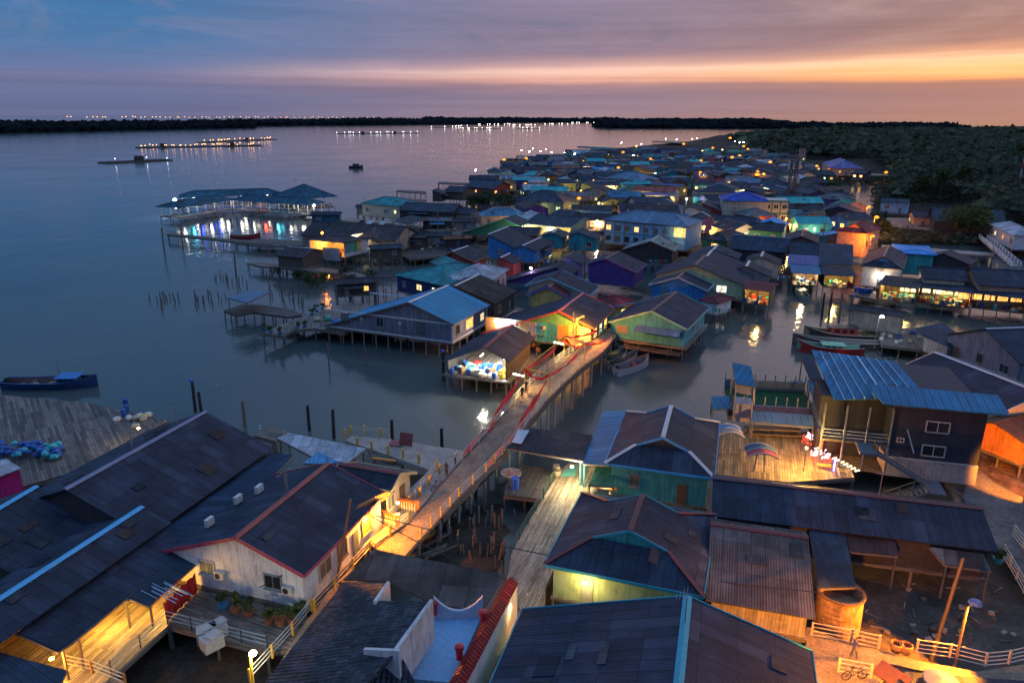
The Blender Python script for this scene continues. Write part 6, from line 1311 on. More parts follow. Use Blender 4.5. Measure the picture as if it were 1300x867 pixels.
bulb('warm lamp under the lean-to roof over the lit deck', 130, 772, 4.0, (1, .5, .07), 800); bulb('warm lamp under the front corner of the lean-to roof, lower left', 66, 838, 3.9, (1, .42, .05), 600); bulb('warm work lamp in the lit corner of the drying deck', 176, 545, 3.6, (1, .7, .3), 350); bulb('warm lamp by the red curtain on the lit deck', 205, 752, 3.8, (1, .5, .08), 500)
bulb('warm lamp under the grey canopy over the boardwalk', 726, 594, 4.4, (1, .75, .35), 1100); bulb('yellow lamp under the small green carport', 768, 606, 3.6, (1, .85, .4), 260); bulb('greenish lamp on the front wall under the maroon hipped roof', 742, 742, 4.3, (1, .7, .2), 260)
bulb('warm lamp over the concrete path beside the temple wall', 646, 770, 4.2, (1, .62, .22), 800); bulb('bare white bulb on the purple lit wall', 674, 342, 4.6, (1, .6, 1), 400, 80, .25); bulb('yellow lamp on the wall of the cream waterside house', 487, 262.5, 5.4, (1, .72, .3), 700, 60, .35)
bulb('yellow lamp under the eave of the long dark shed', 559, 270, 4.8, (1, .72, .3), 700, 60, .35); bulb('lamp lighting the doorway right of the slate walled house', 1283, 520, 5.0, (1, .85, .5), 350); bulb('pink lamp on the slate walled house', 1290, 468, 4.0, (1, .15, .55), 260)
bulb('warm lamp in the passage between the colourful shop and the mint house', 795, 398, 4.6, (1, .7, .4), 400); bulb('glaring white lamp on the pale roofed house at the right edge', 1274, 294, 5.0, COOL, 2500, 200, .4); bulb('warm porch lamp under the bright blue roof, seaward side', 485, 398, 4.4, (1, .75, .2), 450)
bulb('warm lamp over the front of the white fronted house', 1118, 350, 4.6, (1, .75, .5), 900, 20, .2); bulb('orange lamp on the ridge of the lit cafe', 409, 297, 8.6, SOD, 300, 60, .25); bulb('white lamp on the balustrade side of the porch house', 505, 640, 4.2, (1, .6, .2), 300)
# street lamps across the village
ORL = [(1103, 263, 'brightest orange street lamp, right of the royal blue edged roof'), (1113, 276, 'orange street lamp just below the brightest one'), (1108, 300, 'orange street lamp beside the orange two storey house'), (1037, 211, 'orange street lamp at the end of the lit walkway by the mangrove'), (1016, 212, 'orange street lamp near the telecom mast, right side'), (890, 204, 'orange street lamp above a pale house in the middle rows'), (889, 219, 'orange street lamp just below another in the middle rows'),
       (826, 202, 'orange street lamp left of a blue walled house in the far rows'), (785, 213, 'orange street lamp at the end of the bright blue roof strip'), (868, 183, 'orange street lamp near the far narrows'), (927, 175.5, 'orange street lamp at the foot of the mangrove headland'), (929.5, 200, 'left of two tall orange lamps in the far lane'), (939, 198, 'right of two tall orange lamps in the far lane'), (949.5, 189.5, 'orange lamp at the mangrove end of the far lane'), (978, 206, 'orange lamp left of the telecom mast'), (1125, 219, 'orange lamp on the walkway leaving the mangrove house'),
       (962, 218, 'orange lamp in the lit market lane'), (944, 186, 'small orange lamp in the last lane before the mangrove'), (905, 188, 'orange lamp beside a blue roof in the last rows'), (735, 252, 'orange lamp beside the deep blue hall'), (791, 193.5, 'orange lamp on a gabled house in the far left rows'), (640, 203, 'glaring orange lamp at the seaward end of the lit jetty'), (668, 201, 'orange lamp at the landward end of the lit jetty')]
for x, y, lb_ in ORL:
    dd = P(x, y, 8).length; lampz(lb_, x, y, 8.0, SOD, 5000+dd*6, 120, head=rnd.uniform(.8, 1.1)*(.3+dd*.0017), arm=.6, group='orange street lamps of the village')
for i, (x, y) in enumerate([(662, 191.5), (672, 193), (676.5, 189), (686, 192.5), (693, 190), (700, 193.5), (704, 196.5), (717, 194), (730, 195.5), (655, 211), (789, 181.5), (814, 183), (845, 176.5), (859, 177.5), (879, 176.5), (885, 176), (933, 180), (939, 181), (944, 180.5), (804, 197.5), (842, 195), (853, 206), (604, 216)]):
    lampz('white lamp on a thin pole along the far jetties', x, y, 6.0, COOL, 900, 120, head=.45, arm=.2, group='white lamps along the far jetties', cat='jetty lamp', zf=.5)
for i, (x, y) in enumerate(LITP):
    k = rnd.random()*.85; p = P(x, y, 4.6); r = .14+p.length*.0011; col = (1, .5, .12) if k < .5 else (1, .75, .4) if k < .8 else (.85, .95, 1)
    t = T('porch_lamp', f'{"orange" if k < .5 else "warm white" if k < .8 else "cool white"} porch lamp glowing between the roofs of the village', 'lamp', p, f'{"orange" if k < .5 else "warm white" if k < .8 else "cool white"} porch lamps of the village')
    m = MB(); m.lathe(p, [(0, 0), (r, r*.6), (r, r*1.3), (0, r*2)], 7); t.part('bulb', m, glow(col, 3.5)); m = MB(); m.bar(Vector((p.x, p.y, 2)), p, .07); t.part('post', m, METAL); t.lamp(p-Vector((0, .3, .1)), 900+p.length*3, col, .3)
# ================================================================ jetties, stakes and piles
deck('jetty', 'long thin plank jetty reaching out to sea below the restaurant', 'jetty', [(212, 298), (213, 296), (300, 304), (346, 308), (346, 311), (298, 307)], 1.9, DECKD, posts=4)
deck('jetty', 'wider dark jetty with a moored red boat joining the boat shed', 'jetty', [(300, 309), (326, 303), (388, 306), (384, 312), (340, 313)], 1.7, DECKD, posts=4)
deck('gangway', 'long pale gangway from the restaurant to the cream waterside house', 'gangway', [(388, 277), (390, 275), (470, 279), (500, 281), (498, 284), (440, 281)], 2.2, DECKP, posts=5)
deck('platform', 'roofed fishing platform deck standing out in the water', 'platform', [(284, 394), (308, 386), (332, 387), (372, 393), (384, 400), (364, 402), (322, 396), (300, 400)], 2.2, DECKD, posts=2.2)
canopy('platform_roof', 'flat blue grey sheet roof over the fishing platform in the water', [(288, 378, 4.8), (318, 368, 4.8), (344, 371, 4.7), (313, 384, 4.7)], 'steel', (0, 1, 2, 3), zf=2.2, cat='roof')
deck('big_deck', 'broad weathered timber deck left of the bright blue roofed house', 'deck', [(333, 423), (358, 427), (372, 419), (400, 417), (436, 423), (460, 414), (498, 412), (497, 396), (462, 386), (440, 384), (406, 396), (384, 402), (358, 412)], 2.1, DECKW, posts=2.4)
deck('plank_walk', 'plank walk on stilts below the brown board shack', 'walk', [(314, 334), (330, 333), (440, 343), (475, 352), (470, 355), (436, 348), (330, 338)], 1.8, DECKW, posts=3)
deck('net_platform', 'large grey plank drying deck in the upper left corner', 'deck', [(-70, 520), (-30, 498), (60, 507), (110, 511), (185, 527), (215, 534), (160, 560), (90, 600), (20, 620), (-70, 640)], 1.9, woodmat((.13, .105, .095), w=.3, ln=6, var=.6), posts=4)
deck('shore_deck', 'small deck with a blue tarpaulin at the end of the black roofed store', 'deck', [(322, 552), (345, 540), (366, 548), (350, 560)], 1.8, DECKW, posts=2)
for k, (x, y, w_) in enumerate([(505, 240, 0), (700, 190, 0)]): pass
deck('jetty', 'broken jetty with tall posts left of the waterside sheds', 'jetty', [(503, 243), (504, 241), (541, 243), (541, 246)], 2.2, DECKD, posts=3)
deck('jetty', 'post and beam jetty beyond the waterside sheds', 'jetty', [(556, 233), (557, 231), (604, 232.5), (604, 235)], 2.6, DECKD, posts=3)
deck('jetty', 'long jetty carrying the row of white lamps', 'jetty', [(655, 199.5), (656, 197), (740, 199.5), (740, 203)], 2.4, DECKD, posts=6)
deck('jetty', 'orange lit landing stage at the seaward edge of the village', 'jetty', [(634, 212), (636, 207), (682, 208.5), (682, 213)], 2.4, CONC2, posts=5)
deck('jetty', 'far jetty of tall posts reaching into the pink water', 'jetty', [(733, 187.5), (733, 185.5), (785, 188), (785, 191)], 3.0, DECKD, posts=8)
deck('jetty', 'farthest jetty before the narrows, with white lamps', 'jetty', [(828, 180.5), (828, 179), (868, 180), (868, 182.5)], 3.0, DECKD, posts=8)
m0 = MB(); m0.cyl((0, 0, -.8), (.12, .05, 1.5), .13, .09, 6); stm = None
def stake(p, s=1.0):
    global stm
    if stm is None: stm = single('stake', m0, POST_W, 'short weathered stake standing in the shallows left of the village', 'stake', (0, 0, 0), 'stakes standing in the shallows'); o = stm
    else: o = stm.copy(); COL.objects.link(o)
    o.location = p; o.rotation_euler = (rnd.uniform(-.14, .14), rnd.uniform(-.14, .14), rnd.uniform(0, 6.28)); k = rnd.uniform(.75, 1.25)*s; o.scale = (k, k, k)
def strew(n, x0, y0, x1, y1, jx=4, jy=3):
    for i in range(n): k = rnd.random(); stake(P(x0+(x1-x0)*k+rnd.gauss(0, jx), y0+(y1-y0)*k+rnd.gauss(0, jy), 0))
strew(26, 184, 380, 290, 384, 5, 4); strew(12, 278, 357, 325, 362, 5, 3); strew(26, 340, 365, 388, 392, 9, 6); strew(34, 390, 352, 478, 372, 12, 9); strew(18, 330, 345, 400, 352, 10, 4)
strew(38, 595, 640, 650, 715, 22, 16); strew(10, 560, 680, 600, 712, 8, 8)
def pile(label, x, y, h, r=.22, mat=DARKP, cap=None, name='mooring_pile'):
    p = P(x, y, 0); t = T(name, label, 'pile', p); m = MB(); m.cyl(p-Vector((0, 0, 1)), p+Vector((rnd.uniform(-.1, .1), 0, h)), r, r*.85, 9); t.part('shaft', m, mat)
    if cap: m = MB(); m.cyl(p+Vector((0, 0, h-.25)), p+Vector((0, 0, h+.1)), r*1.25, r*1.1, 9); t.part('cap', m, cap)
BCAP = paint((.03, .12, .5))
for x, y, h, cp, lb_ in ((393, 546, 3.2, 0, 'left of two black piles beyond the pale jetty roof'), (424, 556, 3.6, 0, 'right of two black piles beyond the pale jetty roof'), (498, 557, 2.4, 0, 'black pile just behind the seaward rail of the concrete jetty'), (561, 568, 2.4, 0, 'black pile at the seaward corner of the concrete landing'), (563, 484, 4.6, 1, 'tall black pile with a blue cap left of the open net shed'), (645, 496, 5.0, 1, 'black pile with a blue cap beside the bridge ramp'),
                        (248, 522, 4.2, 1, 'black pile with a blue cap off the black roofed store'), (256, 524, 2.8, 0, 'thin dark pile beside the blue capped one off the store'), (311, 540, 3.2, 0, 'brown pile off the right corner of the black roofed store'), (418, 463, 3.4, 0, 'slim pile in open water below the broad weathered deck'), (465, 465, 2.8, 0, 'slim leaning pile in open water below the blue roofed house'), (517, 438, 3.0, 1, 'pile with a blue band before the stilts of the blue roofed house'), (1077, 420, 6.5, 1, 'tall blue topped pile beside the red boat'), (1063, 422, 7.0, 0, 'tall dark pile behind the red boat'), (1043, 405, 5, 0, 'leaning pile below the dark double roof'), (1052, 405, 5, 0, 'dark pile below the dark double roof'), (300, 352, 5.5, 0, 'lone tall post in the water left of the plank walk'), (209, 322, 7.0, 0, 'lone tall post left of the long thin jetty'), (232, 312, 6, 0, 'tall post standing beside the long thin jetty')):
    pile(lb_, x, y, h, cap=BCAP if cp else None, mat=DARKP if h < 5.2 and 'slim' not in lb_ and 'brown' not in lb_ else POST_W, r=.22 if 'slim' not in lb_ else .13)
# ================================================================ boats
def boat(label, x, y, L, B, ang, hull, inner, z0=.15, h=.9, cabin=None, stripe=None, engine=True, cat='boat', name='fishing_boat', cover=None, px=True, gear=0):
    p = P(x, y, 0) if px else Vector((x, y, 0)); t = T(name, label, cat, p); u = Vector((math.cos(ang), math.sin(ang), 0)); v = Vector((-u.y, u.x, 0)); n = 12; R_ = []
    for i in range(n+1):
        k = i/n; s = (k-.5)*L; w = B/2*(.72+.28*math.sin(min(1, k*2)*1.57))*(1-max(0, (k-.55)/.45)**2.2); hh = h*(1+.9*max(0, (k-.55)/.45)**2+.15*max(0, .2-k)*5); w = max(w, .04)
        R_.append((s, w, hh))
    m = MB(); I = MB(); g = MB()
    for (s0, w0, h0), (s1, w1, h1) in zip(R_, R_[1:]):
        for sg in (1, -1):
            A = [p+u*s0+v*sg*w0+Vector((0, 0, z0+h0)), p+u*s1+v*sg*w1+Vector((0, 0, z0+h1)), p+u*s1+v*sg*w1*.7+Vector((0, 0, z0-.35)), p+u*s0+v*sg*w0*.7+Vector((0, 0, z0-.35))]
            m.face(A if sg < 0 else A[::-1]); B_ = [p+u*s0+v*sg*w0*.9+Vector((0, 0, z0+h0)), p+u*s1+v*sg*w1*.9+Vector((0, 0, z0+h1)), p+u*s1+v*sg*w1*.66+Vector((0, 0, z0+.12)), p+u*s0+v*sg*w0*.66+Vector((0, 0, z0+.12))]; I.face(B_)
            g.hexa([A[0], A[1], B_[1], B_[0]], [q+Vector((0, 0, .07)) for q in (A[0], A[1], B_[1], B_[0])])
        I.face([p+u*s0+v*w0*.7+Vector((0, 0, z0+.12)), p+u*s1+v*w1*.7+Vector((0, 0, z0+.12)), p+u*s1-v*w1*.7+Vector((0, 0, z0+.12)), p+u*s0-v*w0*.7+Vector((0, 0, z0+.12))])
    s0, w0, h0 = R_[0]; m.face([p+u*s0+v*w0+Vector((0, 0, z0+h0)), p+u*s0-v*w0+Vector((0, 0, z0+h0)), p+u*s0-v*w0*.7+Vector((0, 0, z0-.35)), p+u*s0+v*w0*.7+Vector((0, 0, z0-.35))])
    t.part('hull', m, paint(hull)); t.part('inner_deck', I, paint(inner)); t.part('gunwale', g, paint(stripe or (.5, .45, .4)))
    for k in (-.2, .08, .25): q = MB(); q.box(p+u*L*k+Vector((0, 0, z0+h*.65)), (.25, B*.82, .06), ang); t.part('thwart', q, DECKW)
    if engine: q = MB(); c = p-u*(L*.47)+Vector((0, 0, z0+h)); q.box(c+Vector((0, 0, .2)), (.4, .35, .5), ang); q.bar(c, c-u*.4-Vector((0, 0, 1)), .12); t.part('outboard_motor', q, DARKP)
    for i in range(gear):
        c = p+u*rnd.uniform(-.36, .22)*L+v*rnd.uniform(-.25, .25)*B+Vector((0, 0, z0+.14)); q = MB()
        if rnd.random() < .5: q.box(c+Vector((0, 0, .22)), (rnd.uniform(.4, .9), rnd.uniform(.3, .6), rnd.uniform(.3, .5)), rnd.random()); t.part('gear_box', q, paint(rnd.choice([(.5, .25, .08), (.04, .12, .3), (.35, .3, .25), (.4, .05, .04)])))
        else: q.lathe(c, [(.5, 0), (.45, .2), (.2, .34), (0, .36)], 8); t.part('net_heap', q, paint(rnd.choice([(.04, .14, .12), (.25, .18, .1), (.05, .06, .08)])))
    if gear: q = MB(); q.cyl(p+u*L*.1+Vector((0, 0, z0)), p+u*L*.1+Vector((0, 0, z0+h+L*.22)), .05, .03, 5); t.part('mast', q, POST_W)
    if cabin:
        cs, cl, chh, cc, rc = cabin; c = p+u*cs; q = MB(); q.box(c+Vector((0, 0, z0+h*.6+chh/2)), (cl, B*.62, chh), ang); cb = t.part('cabin', q, paint(cc)); q = MB(); q.box(c+Vector((0, 0, z0+h*.6+chh+.06)), (cl+.6, B*.78, .1), ang); t.part('cabin_roof', q, paint(rc), cb)
        for sg in (1, -1):
            for i in range(3): q = MB(); q.box(c+v*sg*B*.315+u*(i-1)*cl*.28+Vector((0, 0, z0+h*.6+chh*.65)), (cl*.18, .04, chh*.35), ang); t.part('cabin_window', q, glassmat(), cb)
    if cover: q = MB(); c = p+u*cover[0]; q.sheet([c-u*cover[1]/2+v*B*.4+Vector((0, 0, z0+h+.5)), c+u*cover[1]/2+v*B*.4+Vector((0, 0, z0+h+.5)), c+u*cover[1]/2-v*B*.4+Vector((0, 0, z0+h+.8)), c-u*cover[1]/2-v*B*.4+Vector((0, 0, z0+h+.8))], .05); t.part('cover', q, paint(cover[2]))
    return t
boat('open boat with an orange cover, the one nearest the bridge', 783, 458, 7.0, 1.9, 1.0, (.3, .2, .13), (.3, .22, .15), gear=5, cover=(-1.5, 1.8, (.6, .3, .08)))
boat('open boat with a dark cover, middle one of the three below the mint house', 792, 464, 7.2, 1.9, .85, (.28, .24, .24), (.25, .18, .14), gear=6, cover=(-1.2, 2.0, (.03, .03, .04)))
boat('open white and blue boat, outermost of the three below the mint house', 803, 470, 7.6, 2.0, .75, (.5, .5, .58), (.16, .16, .2), gear=7, stripe=(.45, .14, .08))
boat('wooden fishing boat with a red cabin moored at the grey fish shed', 1078, 432, 15, 3.4, 2.98, (.05, .05, .05), (.22, .2, .1), gear=4, cabin=(1.2, 4.2, 1.5, (.4, .05, .03), (.08, .07, .07)), h=1.1)
boat('long dark fishing boat in the middle of the moored three', 1066, 441, 15, 2.6, 2.95, (.06, .055, .06), (.12, .12, .13), h=1.0, gear=5)
boat('fishing boat with a dark red hull and green deck house', 1052, 448, 10, 2.8, 2.95, (.3, .03, .03), (.1, .3, .22), cabin=(-.5, 3, .7, (.1, .35, .25), (.12, .4, .3)), h=1.0)
boat('big blue trawler moored at the drying deck, upper left', 66, 491, 12.5, 3.4, .05, (.015, .05, .16), (.08, .035, .035), cabin=(2.6, 2.4, .9, (.02, .08, .22), (.03, .17, .5)), h=.8, stripe=(.02, .1, .3), gear=6)
boat('small boat with a cabin alone on the open water', 452, 213.5, 10, 3.6, .1, (.03, .03, .04), (.1, .1, .1), cabin=(0, 4.5, 2.0, (.06, .06, .07), (.05, .05, .06)), h=1.2)
boat('red boat moored along the wider dark jetty', 312, 303.5, 9, 2.4, .05, (.35, .03, .03), (.2, .06, .1), h=1.0)
boat('small boat lit green in the head of the creek', 1017, 377, 6.5, 2.0, 1.5, (.3, .35, .3), (.15, .3, .22), h=.8, cover=(0, 2.5, (.3, .4, .35)))
boat('orange lit ferry with a dark roof at the landing stage', 655, 207, 26, 5, .05, (.3, .1, .03), (.5, .25, .05), cabin=(0, 16, 2.4, (.6, .3, .08), (.06, .07, .2)), h=1.4)
boat('white speedboat on the deck beyond the scrub', 667, 245, 12, 3.2, .3, (.7, .62, .55), (.5, .4, .3), h=1.2, cabin=(0, 3, 1.4, (.6, .5, .4), (.05, .08, .2)))
# ================================================================ fish farm rafts with lamps
def raft(label, x0, y0, x1, y1, w, n, col, hut=True, gl=6, group='fish farm rafts on the open water'):
    a, b = P(x0, y0, 0), P(x1, y1, 0); d = (b-a).normalized(); nn = Vector((-d.y, d.x, 0)); L = (b-a).length; dd = ((a+b)/2).length; t = T('fish_farm_raft', label, 'raft', (a+b)/2, group)
    m = MB(); rows_ = 4
    for i in range(rows_): q = nn*w*i/(rows_-1); m.bar(a+q+Vector((0, 0, .45)), b+q+Vector((0, 0, .45)), 1.0, .7)
    k = max(2, int(L/7))
    for i in range(k+1): m.bar(a.lerp(b, i/k)+Vector((0, 0, .5)), a.lerp(b, i/k)+nn*w+Vector((0, 0, .5)), .8, .6)
    t.part('walkways', m, DECKD)
    if hut:
        for hk in hut: q = MB(); c = a.lerp(b, hk)+nn*w*.5; q.box(c+Vector((0, 0, 2.2)), (6, 4, 3), math.atan2(d.y, d.x)); h_ = t.part('hut', q, WM('dtimber')); q = MB(); q.sheet([c-d*3.6-nn*2.6+Vector((0, 0, 3.8)), c+d*3.6-nn*2.6+Vector((0, 0, 3.8)), c+d*3.6+nn*2.6+Vector((0, 0, 4.6)), c-d*3.6+nn*2.6+Vector((0, 0, 4.6))], .12); t.part('hut_roof', q, RM('char'), h_)
    r = .15+dd*.00034
    for i in range(n):
        c = a.lerp(b, min(.99, max(.01, (i+.5)/n+rnd.uniform(-.4, .4)/n)))+nn*w*rnd.choice([0, 0, .5, 1]); h = rnd.uniform(1.8, 3.2); q = MB(); q.cyl(c, c+Vector((0, 0, h)), .06, .05, 5); pl = t.part('lamp_pole', q, DARKP); q = MB(); q.lathe(c+Vector((0, 0, h)), [(0, 0), (r, r*.6), (r, r*1.4), (0, r*2)], 7); t.part('lamp_bulb', q, glow(col, gl), pl)
WL = (1, .45, .12)
raft('dark raft with three white lamps, nearest on the left', 138, 208, 219, 204, 16, 3, COOL, (.55,))
raft('long raft with a string of warm lamps, left of centre', 176, 188.5, 334, 185.5, 22, 34, WL, (.2, .75))
raft('warm lit raft just behind the long one', 266, 181.5, 352, 177.5, 22, 22, WL, (.6,))
raft('white lit raft standing alone left of the middle', 432, 170.5, 533, 169.5, 26, 20, COOL, (.3, .7))
for i, (x0, y0, x1, y1, nn_, lb_) in enumerate([(558, 162.5, 598, 161, 10, 'left end of the far cluster'), (594, 164.5, 638, 164, 12, 'lower edge of the far cluster'), (608, 159, 650, 158.8, 10, 'top of the far cluster'), (648, 160, 684, 159.6, 10, 'middle right of the far cluster'), (690, 158.4, 724, 158.2, 8, 'right end of the far cluster'), (664, 164, 686, 163.7, 4, 'small one below the far cluster'), (724, 156.9, 758, 156.7, 9, 'thin one nearest the headland'), (590, 155.6, 642, 155.5, 9, 'thin one against the far shore')]):
    raft(f'white lit fish farm raft, {lb_}', x0, y0, x1, y1, 30, nn_, (1, .92, .75), (.5,), gl=9)
# lamps along the far coast
m = MB(); m.prism([P(60, 158, 0), P(500, 153.5, 0), P(500, 153.1, 0), P(-80, 154.5, 0)], -1, .5); struct('far_coast', m, MUD)
lm = None
for i in range(64):
    x = 80+400*(i+rnd.uniform(-.4, .4))/64
    if i < 12 and rnd.random() < .6: continue
    b = P(x, 155.5-(x-80)*.0055, 0); zt = 36-b.xy.length*math.tan(math.radians(.10+rnd.uniform(-.02, .05)))
    if lm is None:
        m = MB(); m.cyl((0, 0, 0), (0, 0, 27), .3, .2, 5); t = T('lamp_mast', 'tall warm lamp mast on the far coast beyond the water', 'lamp mast', (0, 0, 0), 'lamps along the far coast'); t.part('mast', m, DARKP); m = MB(); m.lathe((0, 0, 27), [(0, 0), (3, 1), (3, 3.4), (0, 4.4)], 8); t.part('lamp_head', m, glow((1, .45, .12), 3)); lm = t.e; o = lm
    else: o = copy_tree(lm)
    o.location = b; o.scale = (1, 1, max(.3, zt/30))
# ================================================================ masts
p = P(1003, 262, 2); t = T('telecom_mast', 'lattice telecom mast with antenna panels above the green framed building', 'mast', p); m = MB(); Ht = 18.0
for sx_ in (-1, 1):
    for sy_ in (-1, 1): m.bar(p+Vector((sx_*1.6, sy_*1.6, 0)), p+Vector((sx_*1.0, sy_*1.0, Ht)), .3)
for i in range(12):
    z0, z1 = Ht*i/12, Ht*(i+1)/12; r0 = 1.6-.6*i/12; r1 = 1.6-.6*(i+1)/12
    for k in range(4): c0, s0 = [(-1, -1), (1, -1), (1, 1), (-1, 1)][k], [(-1, -1), (1, -1), (1, 1), (-1, 1)][(k+1) % 4]; m.bar(p+Vector((c0[0]*r0, c0[1]*r0, z0)), p+Vector((s0[0]*r1, s0[1]*r1, z1)), .16); m.bar(p+Vector((c0[0]*r1, c0[1]*r1, z1)), p+Vector((s0[0]*r1, s0[1]*r1, z1)), .16)
t.part('lattice', m, paint((.07, .075, .09)))
for z in (10.5, 16):
    for k in range(6): a = k*1.047; q = MB(); q.box(p+Vector((math.cos(a)*2.3, math.sin(a)*2.3, z)), (.5, .3, 3.0 if z > 15 else 2.4), a); t.part('antenna_panel', q, paint((.5, .5, .52)))
q = MB(); q.box(p+Vector((2.4, 0, 20.5)), (2.6, .3, 3.8)); t.part('mesh_panel', q, paint((.2, .18, .2))); q = MB(); q.bar(p+Vector((0, 0, Ht)), p+Vector((0, 0, 22)), .25); q.bar(p+Vector((0, 0, 20)), p+Vector((3.4, 0, 20)), .15); t.part('top_mast', q, METAL)
for x, y, lb_ in ((975, 247, 'white satellite dish at the corner of the royal blue roof'), (1003, 231, 'pale satellite dish right of the telecom mast')):
    c = P(x, y, 10 if x < 990 else 7); tt = T('satellite_dish', lb_, 'dish', c); q = MB(); q.lathe(c, [(0, 0), (.7, .12), (1.2, .45)], 14); o = tt.part('dish', q, paint((.6, .6, .62))); q = MB(); q.cyl(c-Vector((0, 0, 1.2)), c, .1); tt.part('stand', q, METAL)
p = P(1288, 262, 1); t = T('radio_mast', 'slim red and white mast in the mangrove at the right edge', 'mast', p)
for i in range(8): q = MB(); q.cyl(p+Vector((0, 0, 3*i)), p+Vector((0, 0, 3*i+3)), .35-.02*i, .33-.02*i, 6); t.part('mast_section', q, paint((.4, .06, .05) if i % 2 else (.5, .5, .52)))
q = MB(); q.box(p+Vector((0, 0, 24.4)), (2.4, .3, .8)); t.part('antenna', q, paint((.5, .3, .28)))
# ================================================================ trees and scrub one can tell apart
TG = 'mangrove trees between the houses'
def shrub(label, x, y, z, h, r, mat=LEAF_M, n=260, leaf=None, g=TG): return tree('tree', label, P(x, y, z), h, r, leaf or r*.16, n, mat, g, trunk_r=.12+.02*r)
shrub('large lamp lit tree left of the glaring white lamp house', 1226, 303, 1, 9.5, 7.5, LEAF_L, 1700, .5, None); shrub('dark tree beside the orange street lamps', 1068, 258, 1, 5, 4.5, LEAF_M, 700, .5, None); shrub('bushy tree below the orange street lamps', 1124, 299, 1, 4, 3.2, LEAF_L, 500, .4, None)
shrub('dark tree standing before the green framed building', 983, 283, 2, 8, 3.0, LEAF_D, 420, .35, None); shrub('round tree beside the teal gable above the restaurant', 869, 236, 1, 8, 5, LEAF_D, 420, .6, None); shrub('tree behind the long low grey roof', 1145, 264, 1, 6, 5, LEAF_M, 420, .5, None)
for i in range(16):
    shrub('leafy mangrove tree in the scrub left of the deep blue hall', 598+i*4.4+rnd.uniform(-3, 3), 263+rnd.uniform(-5, 7), .3, rnd.uniform(4, 6.5), rnd.uniform(3, 4.4), LEAF_D if i % 2 else LEAF_M, 200, .5)
for i in range(12):
    shrub('leafy mangrove tree in the scrub below the beige gable', 742+i*7+rnd.uniform(-3, 3), 271+rnd.uniform(-3, 5), .3, rnd.uniform(4, 7.5), rnd.uniform(2.8, 4.2), LEAF_D if i % 2 else LEAF_M, 200, .5)
for i in range(12):
    shrub('low mangrove bush in the pool of stakes', rnd.uniform(352, 475), rnd.uniform(352, 366), .1, rnd.uniform(1.6, 3), rnd.uniform(1.2, 2.2), LEAF_M, 130, .26, 'mangrove bushes in the pool of stakes')
for i in range(14):
    shrub('low scrub bush on the mud right of the orange lamps', rnd.uniform(1125, 1240), rnd.uniform(299, 309), .4, rnd.uniform(2, 3.5), rnd.uniform(1.6, 2.6), LEAF_D, 120, .36, 'scrub bushes on the mud')
def potted(label, x, y, z, col=(.03, .2, .4), h=1.1, group=None):
    p = P(x, y, z); t = T('potted_plant', label, 'plant', p, group); m = MB(); m.lathe(p, [(.28, 0), (.4, .42), (.36, .44), (0, .36)], 10); t.part('pot', m, paint(col)); c = MB(); crown(c, p+Vector((0, 0, .4+h*.45)), .55, h*.45, 150, .16, 5); t.part('leaves', c, LEAF_L)
for i, (x, y) in enumerate([(335, 420), (344, 423), (356, 425), (377, 417), (387, 415), (457, 416), (470, 414), (480, 414), (488, 413), (402, 396), (410, 393), (396, 400)]): potted('potted plant on the edge of the broad weathered deck', x, y, 2.1, group='potted plants on the broad deck')
for i, (x, y) in enumerate([(284, 772), (300, 776), (316, 780), (342, 790), (356, 792), (372, 790), (380, 782)]): potted('potted plant on the dim deck under the white house', x, y, 2.0, rnd.choice([(.03, .2, .4), (.3, .1, .05)]), group='potted plants under the white house')
for i, (x, y) in enumerate([(676, 440), (683, 446), (670, 436)]): potted(f'green bush at the corner of the net shed, {["largest", "nearest the bridge", "rearmost"][i]}', x, y, 2.2, (.3, .1, .05), 1.6)
potted('green plants in a turquoise tub by the curving road rail', 1266, 714, 2.0, (.05, .4, .45), .8)
# ================================================================ stored gear
def drum(label, p, col, group, s=1.0, lying=False):
    m = MB(); m.lathe((0, 0, 0), [(0, 0), (.29*s, .01), (.3*s, .3*s), (.31*s, .32*s), (.3*s, .34*s), (.3*s, .6*s), (.31*s, .62*s), (.29*s, .88*s), (0, .9*s)], 12); o = single('drum', m, paint(col), label, 'drum', (0, 0, 0), group, smooth=False); o.location = p
    if lying: o.rotation_euler = (math.pi/2, 0, rnd.uniform(0, 3)); o.location = Vector(p)+Vector((0, 0, .3*s))
    else: o.rotation_euler = (0, 0, rnd.uniform(0, 3))
def crate(label, p, col, group, sz=(.7, .5, .4)):
    m = MB(); x, y, z = sz; a = rnd.uniform(0, 1.5)
    m.box((0, 0, .03), (x, y, .06))
    for k in range(3):
        zz = z*(k+.5)/3
        for s in (-1, 1): m.box((0, s*y/2, zz), (x, .04, z/3.8)); m.box((s*x/2, 0, zz), (.04, y, z/3.8))
    o = single('crate', m, paint(col), label, 'crate', (0, 0, 0), group); o.location = p; o.rotation_euler = (0, 0, a)
def bag(label, p, col, group, s=.5):
    m = MB(); n = 9; pr = [(0, 0), (.8, .02), (1.0, .35), (.85, .75), (.35, .95), (0, 1.0)]; rings = [[Vector((r*s*math.cos(6.2832*i/n)*(1+.18*math.sin(i*2.3+r*4)), r*s*math.sin(6.2832*i/n)*.8*(1+.18*math.cos(i*1.7)), z*s*1.1)) for i in range(n)] for r, z in pr]
    for a, b in zip(rings, rings[1:]):
        for i in range(n): j = (i+1) % n; m.face([a[i], a[j], b[j], b[i]])
    o = single('sack', m, paint(col), label, 'sack', (0, 0, 0), group, smooth=True); o.location = p; o.rotation_euler = (0, 0, rnd.uniform(0, 6))
